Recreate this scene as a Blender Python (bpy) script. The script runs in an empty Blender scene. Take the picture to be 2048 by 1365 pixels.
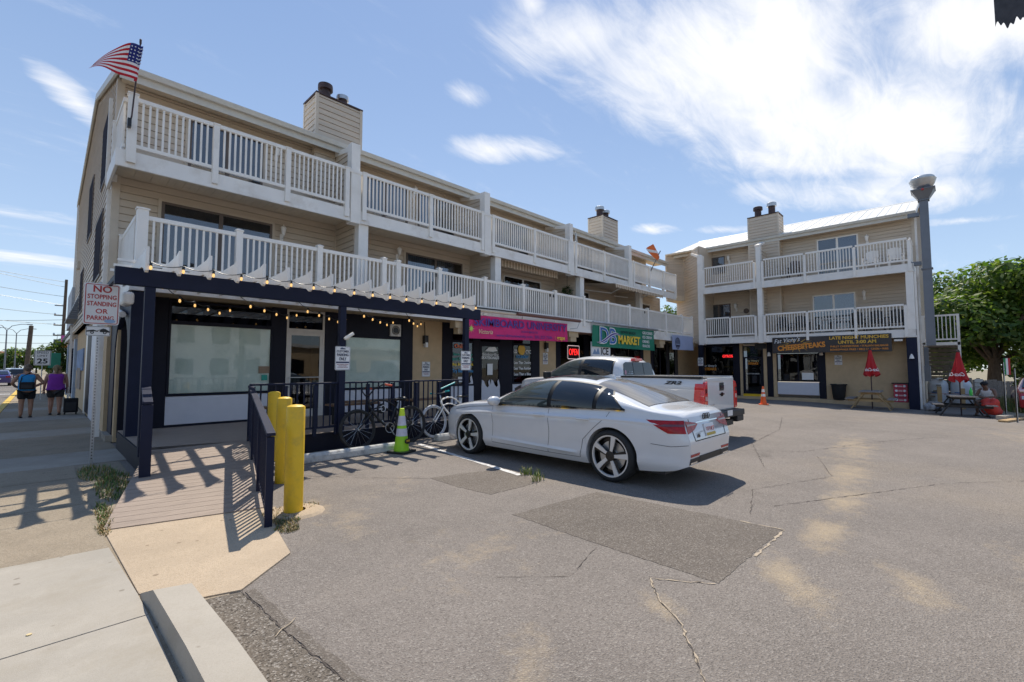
import bpy, bmesh, math, random
from mathutils import Vector, Matrix, noise
S = bpy.context.scene
C = S.collection
R = math.radians
random.seed(7)

# ---------------------------------------------------------------- camera, sky, sun, exposure
cam_data = bpy.data.cameras.new('camera')
cam_data.sensor_width = 36
cam_data.lens = 916 / 2048 * 36
cam_data.clip_end = 3000
cam_data.clip_start = .05
cam = bpy.data.objects.new('camera', cam_data)
C.objects.link(cam)
cam.location = (0, 0, 1.6)
cam.rotation_euler = (R(90 + 3.36), 0, R(44.2 - 90))
S.camera = cam
S.view_settings.view_transform = 'Standard'
S.view_settings.look = 'None'
S.view_settings.gamma = 1
S.view_settings.use_curve_mapping = False
S.view_settings.exposure = 0.8

SUN_EL, SUN_DIR = 57.5, Vector((.69, .72, 0)).normalized()      # horizontal direction towards the sun
world = bpy.data.worlds.new('World')
S.world = world
world.use_nodes = True
wn, wl = world.node_tree.nodes, world.node_tree.links
wn.clear()
def N(nodes, t, **k):
    n = nodes.new(t)
    for a, b in k.items(): setattr(n, a, b)
    return n
sky = N(wn, 'ShaderNodeTexSky', sky_type='NISHITA', sun_disc=False)
sky.sun_elevation = R(SUN_EL)
sky.sun_rotation = math.atan2(SUN_DIR.x, SUN_DIR.y)
sky.air_density = 1.0; sky.dust_density = .25; sky.ozone_density = 2.5
bg = N(wn, 'ShaderNodeBackground'); bg.inputs[1].default_value = .15
out = N(wn, 'ShaderNodeOutputWorld')
tc = N(wn, 'ShaderNodeTexCoord')
sepd = N(wn, 'ShaderNodeSeparateXYZ'); wl.new(tc.outputs['Generated'], sepd.inputs[0])
def wm(op, a, b=None, c=None, clamp=False):
    n = N(wn, 'ShaderNodeMath', operation=op); n.use_clamp = clamp
    for i, x in enumerate((a, b, c)):
        if x is None: continue
        if isinstance(x, (int, float)): n.inputs[i].default_value = x
        else: wl.new(x, n.inputs[i])
    return n.outputs[0]
# clouds live on a flat layer high above: direction -> point on that layer
zc = wm('MAXIMUM', sepd.outputs[2], .0)
zc = wm('ADD', zc, .09)
cx_ = wm('DIVIDE', sepd.outputs[0], zc); cy_ = wm('DIVIDE', sepd.outputs[1], zc)
comb = N(wn, 'ShaderNodeCombineXYZ'); wl.new(cx_, comb.inputs[0]); wl.new(cy_, comb.inputs[1])
def wnoise(scale, detail, rough, off, dist=0., stretch=(1, 1, 1), rot=0):
    mp = N(wn, 'ShaderNodeMapping'); mp.inputs['Location'].default_value = off
    mp.inputs['Scale'].default_value = stretch; mp.inputs['Rotation'].default_value = (0, 0, rot)
    wl.new(comb.outputs[0], mp.inputs[0])
    t = N(wn, 'ShaderNodeTexNoise'); t.inputs['Scale'].default_value = scale
    t.inputs['Detail'].default_value = detail; t.inputs['Roughness'].default_value = rough
    t.inputs['Distortion'].default_value = dist
    wl.new(mp.outputs[0], t.inputs['Vector']); return t.outputs[0]
def wblob(cx, cy, rx, ry, rot):
    dx = wm('SUBTRACT', cx_, cx); dy = wm('SUBTRACT', cy_, cy)
    c, s = math.cos(rot), math.sin(rot)
    a = wm('DIVIDE', wm('ADD', wm('MULTIPLY', dx, c), wm('MULTIPLY', dy, s)), rx)
    b = wm('DIVIDE', wm('SUBTRACT', wm('MULTIPLY', dy, c), wm('MULTIPLY', dx, s)), ry)
    d = wm('SQRT', wm('ADD', wm('MULTIPLY', a, a), wm('MULTIPLY', b, b)))
    return wm('SUBTRACT', 1, d, clamp=True)
CLOUDS = []
CLOUDS = [(1.35, .42, .62, .42, R(-25), 1.35), (1.9, .2, .85, .42, R(-30), 1.2), (1.55, -.05, .5, .25, R(-35), .9), (.95, .68, .35, .2, R(-45), .8), (2.55, .18, .7, .25, R(-50), .8),
          (1.18, 1.22, .26, .12, R(-40), .75), (.90, 1.07, .10, .07, 0, .8), (.79, .70, .10, .06, R(20), .85), (.04, 1.9, .20, .07, R(60), .7), (2.3, 1.18, .2, .1, R(-50), .75), (2.55, .88, .2, .08, R(-45), .75),
          (-.1, 3.9, .9, .18, R(5), .55), (-.1, 3.1, .5, .12, R(-5), .5), (3.1, -.05, .25, .08, R(-70), .6)]
wisp = wnoise(1.15, 10, .60, (3.1, 1.7, 0), .55, (.8, 2.6, 1), R(52))
fine = wnoise(3.4, 9, .68, (7.3, 2.2, 0), .9, (.7, 2.2, 1), R(40))
blob = None
for args in CLOUDS:
    b_ = wblob(*args[:5]); b_ = wm('MULTIPLY', b_, args[5])
    blob = b_ if blob is None else wm('MAXIMUM', blob, b_)
base = wm('ADD', wm('MULTIPLY', wisp, .62), wm('MULTIPLY', fine, .38))
if blob is not None: base = wm('ADD', base, wm('MULTIPLY', wm('POWER', blob, .65), .37))
ramp = N(wn, 'ShaderNodeMapRange'); ramp.interpolation_type = 'SMOOTHSTEP'
wl.new(base, ramp.inputs[0])
ramp.inputs[1].default_value = .535; ramp.inputs[2].default_value = .90
ramp.inputs[3].default_value = 0; ramp.inputs[4].default_value = .93
mixc = N(wn, 'ShaderNodeMixRGB'); wl.new(ramp.outputs[0], mixc.inputs[0])
hs = N(wn, 'ShaderNodeMixRGB'); hs.inputs[0].default_value = .0
# deepen the Nishita colour towards the blue of a dry summer sky
grad = N(wn, 'ShaderNodeMixRGB'); wl.new(wm('POWER', wm('MAXIMUM', sepd.outputs[2], 0.), .55), grad.inputs[0])
grad.inputs[1].default_value = (2.35, 2.85, 3.3, 1); grad.inputs[2].default_value = (.42, .86, 1.95, 1)
wl.new(grad.outputs[0], hs.inputs[2]); wl.new(sky.outputs[0], hs.inputs[1]); hs.inputs[0].default_value = .8
wl.new(hs.outputs[0], mixc.inputs[1])
mixc.inputs[2].default_value = (4.2, 4.2, 4.25, 1)
wl.new(mixc.outputs[0], bg.inputs[0]); wl.new(bg.outputs[0], out.inputs[0])

sun_data = bpy.data.lights.new('sun', 'SUN')
sun_data.energy = 3.1; sun_data.angle = R(.53); sun_data.color = (1, .93, .82)
sun = bpy.data.objects.new('sun', sun_data); C.objects.link(sun)
sv = Vector((SUN_DIR.x * math.cos(R(SUN_EL)), SUN_DIR.y * math.cos(R(SUN_EL)), math.sin(R(SUN_EL))))
sun.rotation_euler = sv.to_track_quat('Z', 'Y').to_euler()
sun.location = (0, 0, 30)

# ---------------------------------------------------------------- materials
def mat(name, col, rough=.6, metal=0., var=.12, scale=6., bump=0., bscale=60., spec=.5, coat=0., col2=None, v2=.35, s2=1.2, emit=None, es=0., stretch=None):
    m = bpy.data.materials.new(name); m.use_nodes = True
    n, l = m.node_tree.nodes, m.node_tree.links
    p = n['Principled BSDF']
    p.inputs['Roughness'].default_value = rough; p.inputs['Metallic'].default_value = metal
    p.inputs['Specular IOR Level'].default_value = spec
    if coat: p.inputs['Coat Weight'].default_value = coat; p.inputs['Coat Roughness'].default_value = .03
    g = n.new('ShaderNodeNewGeometry')
    src = g.outputs['Position']
    if stretch:
        mp = n.new('ShaderNodeMapping'); mp.inputs['Scale'].default_value = stretch
        l.new(src, mp.inputs[0]); src = mp.outputs[0]
    t = n.new('ShaderNodeTexNoise'); t.inputs['Scale'].default_value = scale; t.inputs['Detail'].default_value = 6
    l.new(src, t.inputs['Vector'])
    r = n.new('ShaderNodeValToRGB')
    c = Vector(col[:3]); a = c * (1 - var); b = c * (1 + var)
    r.color_ramp.elements[0].position = .3; r.color_ramp.elements[1].position = .7
    r.color_ramp.elements[0].color = (*a, 1); r.color_ramp.elements[1].color = (*[min(1, x) for x in b], 1)
    l.new(t.outputs[0], r.inputs[0])
    o = r.outputs[0]
    if col2:
        t2 = n.new('ShaderNodeTexNoise'); t2.inputs['Scale'].default_value = s2; t2.inputs['Detail'].default_value = 8
        t2.inputs['Roughness'].default_value = .65
        l.new(src, t2.inputs['Vector'])
        mr = n.new('ShaderNodeMapRange'); mr.inputs[1].default_value = .5; mr.inputs[2].default_value = .72
        mr.inputs[4].default_value = v2
        l.new(t2.outputs[0], mr.inputs[0])
        mx = n.new('ShaderNodeMixRGB'); l.new(mr.outputs[0], mx.inputs[0]); l.new(o, mx.inputs[1]); mx.inputs[2].default_value = (*col2, 1)
        o = mx.outputs[0]
    l.new(o, p.inputs['Base Color'])
    if bump:
        tb = n.new('ShaderNodeTexNoise'); tb.inputs['Scale'].default_value = bscale; tb.inputs['Detail'].default_value = 4
        l.new(src, tb.inputs['Vector'])
        bm = n.new('ShaderNodeBump'); bm.inputs['Strength'].default_value = bump; bm.inputs['Distance'].default_value = .01
        l.new(tb.outputs[0], bm.inputs['Height']); l.new(bm.outputs[0], p.inputs['Normal'])
    if emit:
        p.inputs['Emission Color'].default_value = (*emit, 1); p.inputs['Emission Strength'].default_value = es
    return m

def glass_mat(name, tint=(1, 1, 1), ior=1.5, extra=.0):
    m = bpy.data.materials.new(name); m.use_nodes = True
    n, l = m.node_tree.nodes, m.node_tree.links
    n.remove(n['Principled BSDF'])
    tr = n.new('ShaderNodeBsdfTransparent'); tr.inputs[0].default_value = (*tint, 1)
    gl = n.new('ShaderNodeBsdfGlossy'); gl.inputs['Roughness'].default_value = .015
    tw = n.new('ShaderNodeTexNoise'); tw.inputs['Scale'].default_value = .9
    g = n.new('ShaderNodeNewGeometry'); l.new(g.outputs['Position'], tw.inputs['Vector'])
    bp = n.new('ShaderNodeBump'); bp.inputs['Strength'].default_value = .05; bp.inputs['Distance'].default_value = .05
    l.new(tw.outputs[0], bp.inputs['Height']); l.new(bp.outputs[0], gl.inputs['Normal'])
    fr = n.new('ShaderNodeFresnel'); fr.inputs[0].default_value = ior
    ad = n.new('ShaderNodeMath'); ad.operation = 'ADD'; ad.inputs[1].default_value = extra; ad.use_clamp = True
    l.new(fr.outputs[0], ad.inputs[0])
    mx = n.new('ShaderNodeMixShader'); l.new(ad.outputs[0], mx.inputs[0]); l.new(tr.outputs[0], mx.inputs[1]); l.new(gl.outputs[0], mx.inputs[2])
    l.new(mx.outputs[0], n['Material Output'].inputs[0])
    return m

M = dict(
    siding=mat('vinyl_siding', (.59, .49, .375), .55, var=.06, scale=3, col2=(.46, .37, .27), v2=.3, s2=.9, stretch=(.3, .3, 2)),
    siding_trim=mat('siding_trim', (.60, .505, .39), .5, var=.04),
    soffit=mat('soffit_panel', (.68, .57, .42), .5, var=.06, col2=(.48, .37, .25), v2=.35),
    white=mat('white_vinyl', (.87, .825, .755), .42, var=.03, scale=2, col2=(.62, .56, .47), v2=.32, s2=2.2),
    fascia=mat('fascia_white', (.84, .80, .74), .45, var=.05, scale=1.5, col2=(.50, .42, .32), v2=.5, s2=1.7),
    gutter=mat('gutter_beige', (.60, .57, .50), .4, var=.05, col2=(.4, .36, .3), v2=.3),
    roof=mat('white_metal_roof', (.78, .76, .70), .4, var=.05, scale=1.2),
    navy=mat('navy_paint', (.008, .012, .034), .55, var=.12, scale=4, col2=(.02, .024, .045), v2=.25, spec=.25),
    navy_dark=mat('dark_navy_trim', (.007, .008, .018), .55, var=.12, spec=.25),
    tan=mat('tan_stucco', (.56, .405, .235), .85, var=.06, scale=5, bump=.5, bscale=90, col2=(.38, .26, .15), v2=.25),
    soff_tan=mat('tan_ceiling', (.52, .40, .25), .8, var=.05),
    white_panel=mat('white_kickplate', (.66, .65, .68), .5, var=.03),
    bronze=mat('bronze_frame', (.13, .095, .075), .45, var=.1),
    alu=mat('pale_frame', (.62, .58, .52), .4, var=.05),
    glass=glass_mat('window_glass'), glass_blue=glass_mat('balcony_door_glass', (.55, .60, .68), 1.55, .10), glass_dark=glass_mat('tinted_glass', (.40, .43, .48), 1.5, .02),
    glass_green=glass_mat('green_glass', (.94, .97, .95), 1.45, .0),
    dark_pane=mat('matte_dark_pane', (.02, .018, .03), .9, var=.1, spec=.1),  # matte near-black in place of gable glass, leaving out its sky reflection
    paper=mat('window_paper', (.90, .92, .88), .8, var=.05, scale=1.5, col2=(.50, .60, .56), v2=.6, s2=1.4),
    dark=mat('dark_interior', (.012, .012, .014), .8, var=.3),
    interior=mat('room_interior', (.05, .048, .045), .8, var=.5, scale=2.5),
    blinds=mat('grey_blinds', (.34, .42, .42), .7, var=.05),
    curtain=mat('pale_curtain', (.55, .55, .52), .8, var=.05),
    rust=mat('rusty_flue', (.055, .03, .028), .6, var=.4, scale=9),
    galv=mat('galvanized', (.50, .51, .52), .38, .85, var=.12, scale=5),
    duct=mat('grey_duct', (.17, .18, .20), .45, .25, var=.08, scale=2),
    black=mat('black_paint', (.012, .012, .013), .4, var=.15),
    rubber=mat('black_rubber', (.018, .018, .018), .75, var=.2, scale=20),
    deckwood=mat('taupe_decking', (.305, .232, .178), .6, var=.16, scale=4, stretch=(1, 12, 12), bump=.3, bscale=40),
    yellow=mat('yellow_bollard_paint', (.80, .49, .014), .5, var=.08, scale=3, col2=(.42, .27, .05), v2=.6, s2=4, bump=.25, bscale=30),
    signwhite=mat('sign_white', (.78, .77, .75), .4, var=.03),
    signred=mat('sign_red', (.45, .03, .03), .45, var=.1),
    ink=mat('sign_navy_ink', (.02, .025, .06), .5, var=.05),
    inkblack=mat('sign_black_ink', (.015, .015, .015), .5, var=.05),
    bulb=mat('lit_bulb', (1, .7, .3), .3, var=0, emit=(1, .55, .16), es=.55),
)

# ---------------------------------------------------------------- mesh helpers
class MB:
    def __init__(s, T=None): s.v = []; s.f = []; s.m = []; s.T = T
    def add(s, vs, fs, mi=0):
        o = len(s.v)
        for p in vs:
            p = Vector(p); s.v.append(s.T @ p if s.T else p)
        for f in fs: s.f.append(tuple(i + o for i in f)); s.m.append(mi)
        return s
    def box(s, x0, x1, y0, y1, z0, z1, mi=0):
        return s.add([(x, y, z) for z in (z0, z1) for y in (y0, y1) for x in (x0, x1)],
                     [(0, 2, 3, 1), (4, 5, 7, 6), (0, 1, 5, 4), (2, 6, 7, 3), (0, 4, 6, 2), (1, 3, 7, 5)], mi)
    def quad(s, a, b, c, d, mi=0): return s.add([a, b, c, d], [(0, 1, 2, 3)], mi)
    def bar(s, a, b, w, h, mi=0, up=(0, 0, 1)):      # box beam from a to b
        a, b = Vector(a), Vector(b); d = (b - a).normalized(); u = Vector(up)
        if abs(d.dot(u)) > .98: u = Vector((0, 1, 0))
        r = d.cross(u).normalized(); u = r.cross(d)
        vs = [p + r * (w / 2 * i) + u * (h / 2 * j) for p in (a, b) for i, j in ((-1, -1), (1, -1), (1, 1), (-1, 1))]
        return s.add(vs, [(0, 3, 2, 1), (4, 5, 6, 7), (0, 1, 5, 4), (1, 2, 6, 5), (2, 3, 7, 6), (3, 0, 4, 7)], mi)
    def tube(s, pts, r, n=8, mi=0, cap=True, closed=False):
        pts = [Vector(p) for p in pts]; k = len(pts); rings = []
        for i, p in enumerate(pts):
            if closed: d = pts[(i + 1) % k] - pts[i - 1]
            else: d = pts[min(i + 1, k - 1)] - pts[max(i - 1, 0)]
            d.normalize()
            if i == 0:
                u = Vector((0, 0, 1)) if abs(d.z) < .9 else Vector((1, 0, 0))
                u = (u - d * u.dot(d)).normalized()
            else:
                u = (u - d * u.dot(d))
                u = u.normalized() if u.length > 1e-6 else Vector((1, 0, 0))
            w = d.cross(u); rr = r[i] if isinstance(r, (list, tuple)) else r
            rings.append([p + (u * math.cos(2 * math.pi * j / n) + w * math.sin(2 * math.pi * j / n)) * rr for j in range(n)])
        vs = [q for rg in rings for q in rg]; fs = []
        for i in range(k if closed else k - 1):
            i2 = (i + 1) % k
            for j in range(n):
                j2 = (j + 1) % n
                fs.append((i * n + j, i * n + j2, i2 * n + j2, i2 * n + j))
        if cap and not closed:
            fs.append(tuple(range(n - 1, -1, -1))); fs.append(tuple((k - 1) * n + j for j in range(n)))
        return s.add(vs, fs, mi)
    def cyl(s, x, y, z0, z1, r, r1=None, n=20, mi=0): return s.tube([(x, y, z0), (x, y, z1)], [r, r if r1 is None else r1], n, mi)
    def lathe(s, prof, n=24, org=(0, 0, 0), axis='z', mi=0):
        vs = []; k = len(prof)
        for r, h in prof:
            for j in range(n):
                a = 2 * math.pi * j / n; c, d = r * math.cos(a), r * math.sin(a)
                p = (c, d, h) if axis == 'z' else ((h, c, d) if axis == 'x' else (c, h, d))
                vs.append((p[0] + org[0], p[1] + org[1], p[2] + org[2]))
        fs = []
        for i in range(k - 1):
            for j in range(n):
                j2 = (j + 1) % n
                fs.append((i * n + j, i * n + j2, (i + 1) * n + j2, (i + 1) * n + j))
        return s.add(vs, fs, mi)
    def prism(s, poly, h0, h1, plane='xy', mi=0):     # polygon extruded along the third axis
        def P(a, b, h): return (a, b, h) if plane == 'xy' else ((a, h, b) if plane == 'xz' else (h, a, b))
        n = len(poly)
        return s.add([P(a, b, h0) for a, b in poly] + [P(a, b, h1) for a, b in poly],
                     [tuple(range(n - 1, -1, -1)), tuple(range(n, 2 * n))] + [(i, (i + 1) % n, (i + 1) % n + n, i + n) for i in range(n)], mi)
    def grid(s, fn, nu, nv, mi=0):
        vs = [fn(i / nu, j / nv) for j in range(nv + 1) for i in range(nu + 1)]
        return s.add(vs, [(j * (nu + 1) + i, j * (nu + 1) + i + 1, (j + 1) * (nu + 1) + i + 1, (j + 1) * (nu + 1) + i) for j in range(nv) for i in range(nu)], mi)
    def mesh(s, name, mats, smooth=False, fix=True):
        me = bpy.data.meshes.new(name)
        me.from_pydata([tuple(p) for p in s.v], [], s.f)
        for m in (mats if isinstance(mats, (list, tuple)) else [mats]): me.materials.append(m)
        me.polygons.foreach_set('material_index', s.m)
        if fix and len(s.f) < 20000:
            b = bmesh.new(); b.from_mesh(me); bmesh.ops.recalc_face_normals(b, faces=b.faces); b.to_mesh(me); b.free()
        if smooth:
            me.polygons.foreach_set('use_smooth', [True] * len(me.polygons))
            if smooth != 'all': me.set_sharp_from_angle(angle=R(40 if smooth is True else smooth))
        me.update(); return me
    def build(s, name, mats, parent=None, smooth=False, bevel=0, **props):
        o = bpy.data.objects.new(name, s.mesh(name, mats, smooth)); C.objects.link(o)
        if parent: o.parent = parent
        if bevel:
            b = o.modifiers.new('bevel', 'BEVEL'); b.width = bevel; b.segments = 2; b.limit_method = 'ANGLE'; b.angle_limit = R(50)
        for k, v in props.items(): o[k] = v
        return o
def inst(name, me, parent, loc=(0, 0, 0), rot=(0, 0, 0), scale=(1, 1, 1)):
    o = bpy.data.objects.new(name, me); C.objects.link(o); o.parent = parent
    o.location = loc; o.rotation_euler = rot; o.scale = scale
    return o
def tag(o, label, cat, group=None):
    o['label'] = label; o['category'] = cat
    if group: o['group'] = group
    return o
def thing(name, label, cat, loc=(0, 0, 0), rz=0, group=None):
    o = bpy.data.objects.new(name, None); C.objects.link(o); o.empty_display_size = .1
    o.location = loc; o.rotation_euler = (0, 0, rz)
    return tag(o, label, cat, group)
def kids(o): return [c for c in bpy.data.objects if c.parent == o]
def copy_tree(o, parent=None):
    c = o.copy(); C.objects.link(c)
    if parent: c.parent = parent
    for ch in kids(o): copy_tree(ch, c)
    return c
def struct(o): o['kind'] = 'structure'; return o
def text_mesh(body, size, T, depth=.002, bold=0., align='CENTER', width=None, shear=0, spacing=1.):
    cu = bpy.data.curves.new('lettering', 'FONT'); cu.body = body; cu.size = size; cu.extrude = depth
    cu.align_x = align; cu.align_y = 'CENTER'; cu.offset = bold; cu.shear = shear; cu.space_character = spacing
    cu.resolution_u = 3
    o = bpy.data.objects.new('lettering', cu); C.objects.link(o)
    dg = bpy.context.evaluated_depsgraph_get(); dg.update()
    me = bpy.data.meshes.new_from_object(o.evaluated_get(dg))
    bpy.data.objects.remove(o); bpy.data.curves.remove(cu)
    if width:
        xs = [v.co.x for v in me.vertices]; w = max(xs) - min(xs)
        cxm = (max(xs) + min(xs)) / 2
        for v in me.vertices:
            v.co.x = (v.co.x - (cxm if align == 'CENTER' else min(xs))) * width / w
    me.transform(T)
    return me
def lettering(lines, T, parent, m, name='lettering'):
    """lines: (text, x, y, size, kwargs) laid out in the local plane (x right, y up, z towards the reader)"""
    for t, x, y, size, kw in lines:
        me = text_mesh(t, size, T @ Matrix.Translation((x, y, 0)), **kw); me.materials.append(m); o = inst(name, me, parent)
    return o
# plane on a wall facing local -y: x right, y up, towards the viewer = -y
def plate(x, y, z, rz=0, tilt=0): return Matrix.Translation((x, y, z)) @ Matrix.Rotation(rz, 4, 'Z') @ Matrix.Rotation(R(90) + tilt, 4, 'X')

# ---------------------------------------------------------------- ground, road, pavement
def clamp(a, lo=0., hi=1.): return max(lo, min(hi, a))
def g(x, y): return -clamp((x - 14) / 12.3, 0, 1.1) * (.05 + .15 * clamp((6.2 - y) / 5, 0, 1.15))

def asphalt_mat(name, base, dark, blobs=(), coarse=1., sandy=.25, grit=.3, oil=(), gum=0., light=(.46, .42, .37), sandc=(.42, .33, .22), stain=None, bump=.9):
    m = bpy.data.materials.new(name); m.use_nodes = True
    n, l = m.node_tree.nodes, m.node_tree.links
    p = n['Principled BSDF']; p.inputs['Roughness'].default_value = .93; p.inputs['Specular IOR Level'].default_value = .25
    geo = n.new('ShaderNodeNewGeometry'); pos = geo.outputs['Position']
    def nz(scale, det=5, rough=.6):
        t = n.new('ShaderNodeTexNoise'); t.inputs['Scale'].default_value = scale; t.inputs['Detail'].default_value = det; t.inputs['Roughness'].default_value = rough
        l.new(pos, t.inputs['Vector']); return t.outputs[0]
    def mr(x, a, b, c=0, d=1):
        q = n.new('ShaderNodeMapRange'); q.inputs[1].default_value = a; q.inputs[2].default_value = b; q.inputs[3].default_value = c; q.inputs[4].default_value = d
        l.new(x, q.inputs[0]); return q.outputs[0]
    def mix(f, a, b, mode='MIX'):
        q = n.new('ShaderNodeMixRGB'); q.blend_type = mode
        for i, x in enumerate((f, a, b)):
            if isinstance(x, (float, int)): q.inputs[i].default_value = x
            elif isinstance(x, tuple): q.inputs[i].default_value = (*x, 1)
            else: l.new(x, q.inputs[i])
        return q.outputs[0]
    def math_(op, a, b=None):
        q = n.new('ShaderNodeMath'); q.operation = op
        for i, x in enumerate((a, b)):
            if x is None: continue
            if isinstance(x, (float, int)): q.inputs[i].default_value = x
            else: l.new(x, q.inputs[i])
        return q.outputs[0]
    col = mix(mr(nz(.55, 6), .35, .65), base, tuple(x * .80 for x in base))
    col = mix(mr(nz(2.3, 7, .7), .5, .75, 0, .5), col, tuple(x * 1.18 for x in base))
    col = mix(mr(nz(.18, 4), .52, .75, 0, sandy), col, sandc)
    vo = n.new('ShaderNodeTexVoronoi'); vo.inputs['Scale'].default_value = 95 / coarse; l.new(pos, vo.inputs['Vector'])
    sp = n.new('ShaderNodeSeparateXYZ'); l.new(vo.outputs['Color'], sp.inputs[0])
    col = mix(mr(sp.outputs[0], .62, .95, 0, grit * 1.6), col, dark)
    col = mix(mr(sp.outputs[1], .72, 1., 0, grit * 1.2), col, light)
    col = mix(mr(nz(300, 2), .5, .7, 0, grit), col, dark)
    if stain: col = mix(mr(nz(1.7, 9, .75), .50, .72, 0, .85), col, stain)
    if gum:
        v2 = n.new('ShaderNodeTexVoronoi'); v2.inputs['Scale'].default_value = 4.5; l.new(pos, v2.inputs['Vector'])
        col = mix(mr(math_('ADD', v2.outputs['Distance'], math_('MULTIPLY', nz(30, 2), .06)), .13, .10, 0, gum), col, dark)
    if blobs:
        sx = n.new('ShaderNodeSeparateXYZ'); l.new(pos, sx.inputs[0])
        w = nz(2.6, 10, .78)
        for group, colr in ((blobs, (.47, .365, .235)), (oil, (.06, .052, .045))):
         if not group: continue
         acc = None
         for bx, by, ra, rb, rot, s in group:
            dx = math_('SUBTRACT', sx.outputs[0], bx); dy = math_('SUBTRACT', sx.outputs[1], by)
            c_, s_ = math.cos(rot), math.sin(rot)
            a = math_('DIVIDE', math_('ADD', math_('MULTIPLY', dx, c_), math_('MULTIPLY', dy, s_)), ra)
            b = math_('DIVIDE', math_('SUBTRACT', math_('MULTIPLY', dy, c_), math_('MULTIPLY', dx, s_)), rb)
            d = math_('SQRT', math_('ADD', math_('MULTIPLY', a, a), math_('MULTIPLY', b, b)))
            q = math_('MULTIPLY', math_('SUBTRACT', 1.15, d), s)
            acc = q if acc is None else math_('MAXIMUM', acc, q)
         f = mr(math_('ADD', acc, math_('MULTIPLY', math_('SUBTRACT', w, .5), 3.4)), .25, 1.25, 0, .8)
         grain = mr(sp.outputs[2], 0, 1, .55, 1)
         col = mix(math_('MULTIPLY', f, grain), col, colr)
    l.new(col, p.inputs['Base Color'])
    bm = n.new('ShaderNodeBump'); bm.inputs['Strength'].default_value = bump; bm.inputs['Distance'].default_value = .006
    hh = math_('ADD', math_('MULTIPLY', vo.outputs['Distance'], 1.2), nz(160, 3)); l.new(hh, bm.inputs['Height'])
    l.new(bm.outputs[0], p.inputs['Normal'])
    return m
sand = [(4.05, .98, .6, .26, .4, 1.15), (2.98, 1.5, .3, .16, 1.2, .9), (4.45, .28, .5, .22, .3, .85), (5.4, 1.0, .9, .26, .1, 1.), (6.9, 1.05, 1.1, .28, .05, 1.),
        (8.6, 1.25, 1.4, .35, .1, .95), (1.9, 1.75, .35, .22, .5, .7), (2.75, 3.1, .9, .5, .2, .45), (2.3, 4.6, .8, .3, 1.4, .5), (5.4, -.5, 1.0, .3, .3, .6),
        (11.5, 1.6, 2.6, .5, .1, .8), (3.4, 5.6, .9, .4, .4, .4), (16, -1, 4, .8, .1, .5), (4.3, 7.5, 1.4, .25, .05, .7), (2.25, 5.35, .45, .3, 1.2, .8)]
oil = [(9.3, 2.6, .5, .25, .2, .6), (3.3, 6.6, .35, .3, 0, .55), (8.0, 5.6, .5, .3, 1.2, .7), (10.8, 6.0, .8, .4, 1.4, .7), (2.6, 3.9, .3, .2, .5, .4), (7.2, 2.0, .3, .2, 0, .45), (12.8, 5.2, .7, .35, 1.3, .6)]
AS = asphalt_mat('asphalt', (.252, .219, .190), (.10, .085, .073), sand, .95, .36, .32, oil)
AS_P = asphalt_mat('patched_asphalt', (.185, .157, .130), (.08, .066, .055), (), .9, .15, .36)
AS_G = asphalt_mat('gravelly_asphalt', (.19, .16, .128), (.05, .042, .034), (), 1.05, .25, .55)
M['concrete'] = asphalt_mat('concrete', (.39, .345, .285), (.20, .165, .125), (), .6, .1, .14, gum=.5, bump=.3, light=(.5, .46, .4), stain=(.27, .225, .17))
M['concrete_old'] = asphalt_mat('old_concrete', (.345, .28, .20), (.14, .115, .085), (), .7, .25, .34, gum=.9, bump=.45, light=(.48, .42, .34), stain=(.22, .18, .13))
M['concrete_new'] = asphalt_mat('light_concrete', (.41, .37, .31), (.22, .19, .15), (), .45, .1, .12, gum=.8, bump=.22, light=(.48, .45, .4), stain=(.32, .28, .22))
M['apron'] = asphalt_mat('beige_apron_concrete', (.51, .40, .28), (.24, .18, .12), (), .7, .1, .26, gum=.8, bump=.45, light=(.55, .47, .37), stain=(.41, .32, .225))
AS_R = asphalt_mat('road_asphalt', (.20, .18, .16), (.12, .11, .10), (), 1., .2)
EARTH = mat('sandy_earth', (.25, .21, .14), .95, var=.2, scale=1.5, col2=(.12, .14, .06), v2=.7, s2=.4)

def sheet(name, pts, z, m, dz=None):
    rr = random.Random(len(pts)); q = []
    for (x0, y0), (x1, y1) in zip(pts, pts[1:] + pts[:1]):
        k = max(1, int(math.hypot(x1 - x0, y1 - y0) / .05))
        q += [(x0 + (x1 - x0) * i / k + rr.uniform(-.011, .011), y0 + (y1 - y0) * i / k + rr.uniform(-.011, .011)) for i in range(k)]
    o = MB().add([(x, y, z) for x, y in q] + [(x, y, -.02) for x, y in q], [tuple(range(len(q)))] + [(i, (i + 1) % len(q), len(q) + (i + 1) % len(q), len(q) + i) for i in range(len(q))]).build(name, m)
    return struct(o)
struct(MB().grid(lambda u, v: (-900 + 1800 * u, -900 + 1800 * v, -.6), 4, 4).build('ground', EARTH))
def lotfn(u, v):
    x = .5 + 64.5 * u ** 1.3; y = -50 + 63 * v
    return (x, y, g(x, y))
struct(MB().grid(lotfn, 80, 64).build('parking_lot', AS, smooth='all'))
struct(MB().box(-15, -1.12, -60, 420, -.9, -.10).build('road', AS_R))
struct(MB().box(-1.12, -.92, -60, 14, -.9, .022).build('kerb', M['concrete']))
struct(MB().box(-1.12, -.92, 14, 60, -.9, .024).build('kerb', mat('yellow_kerb_paint', (.62, .40, .04), .7, var=.15, col2=(.4, .33, .2), v2=.5)))
struct(MB().box(-15.3, -15, -60, 420, -.9, .02).build('kerb', M['concrete']))
RM = mat('road_paint', (.70, .69, .66), .8, var=.08, col2=(.4, .38, .36), v2=.5, s2=3)
mk = MB()
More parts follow.
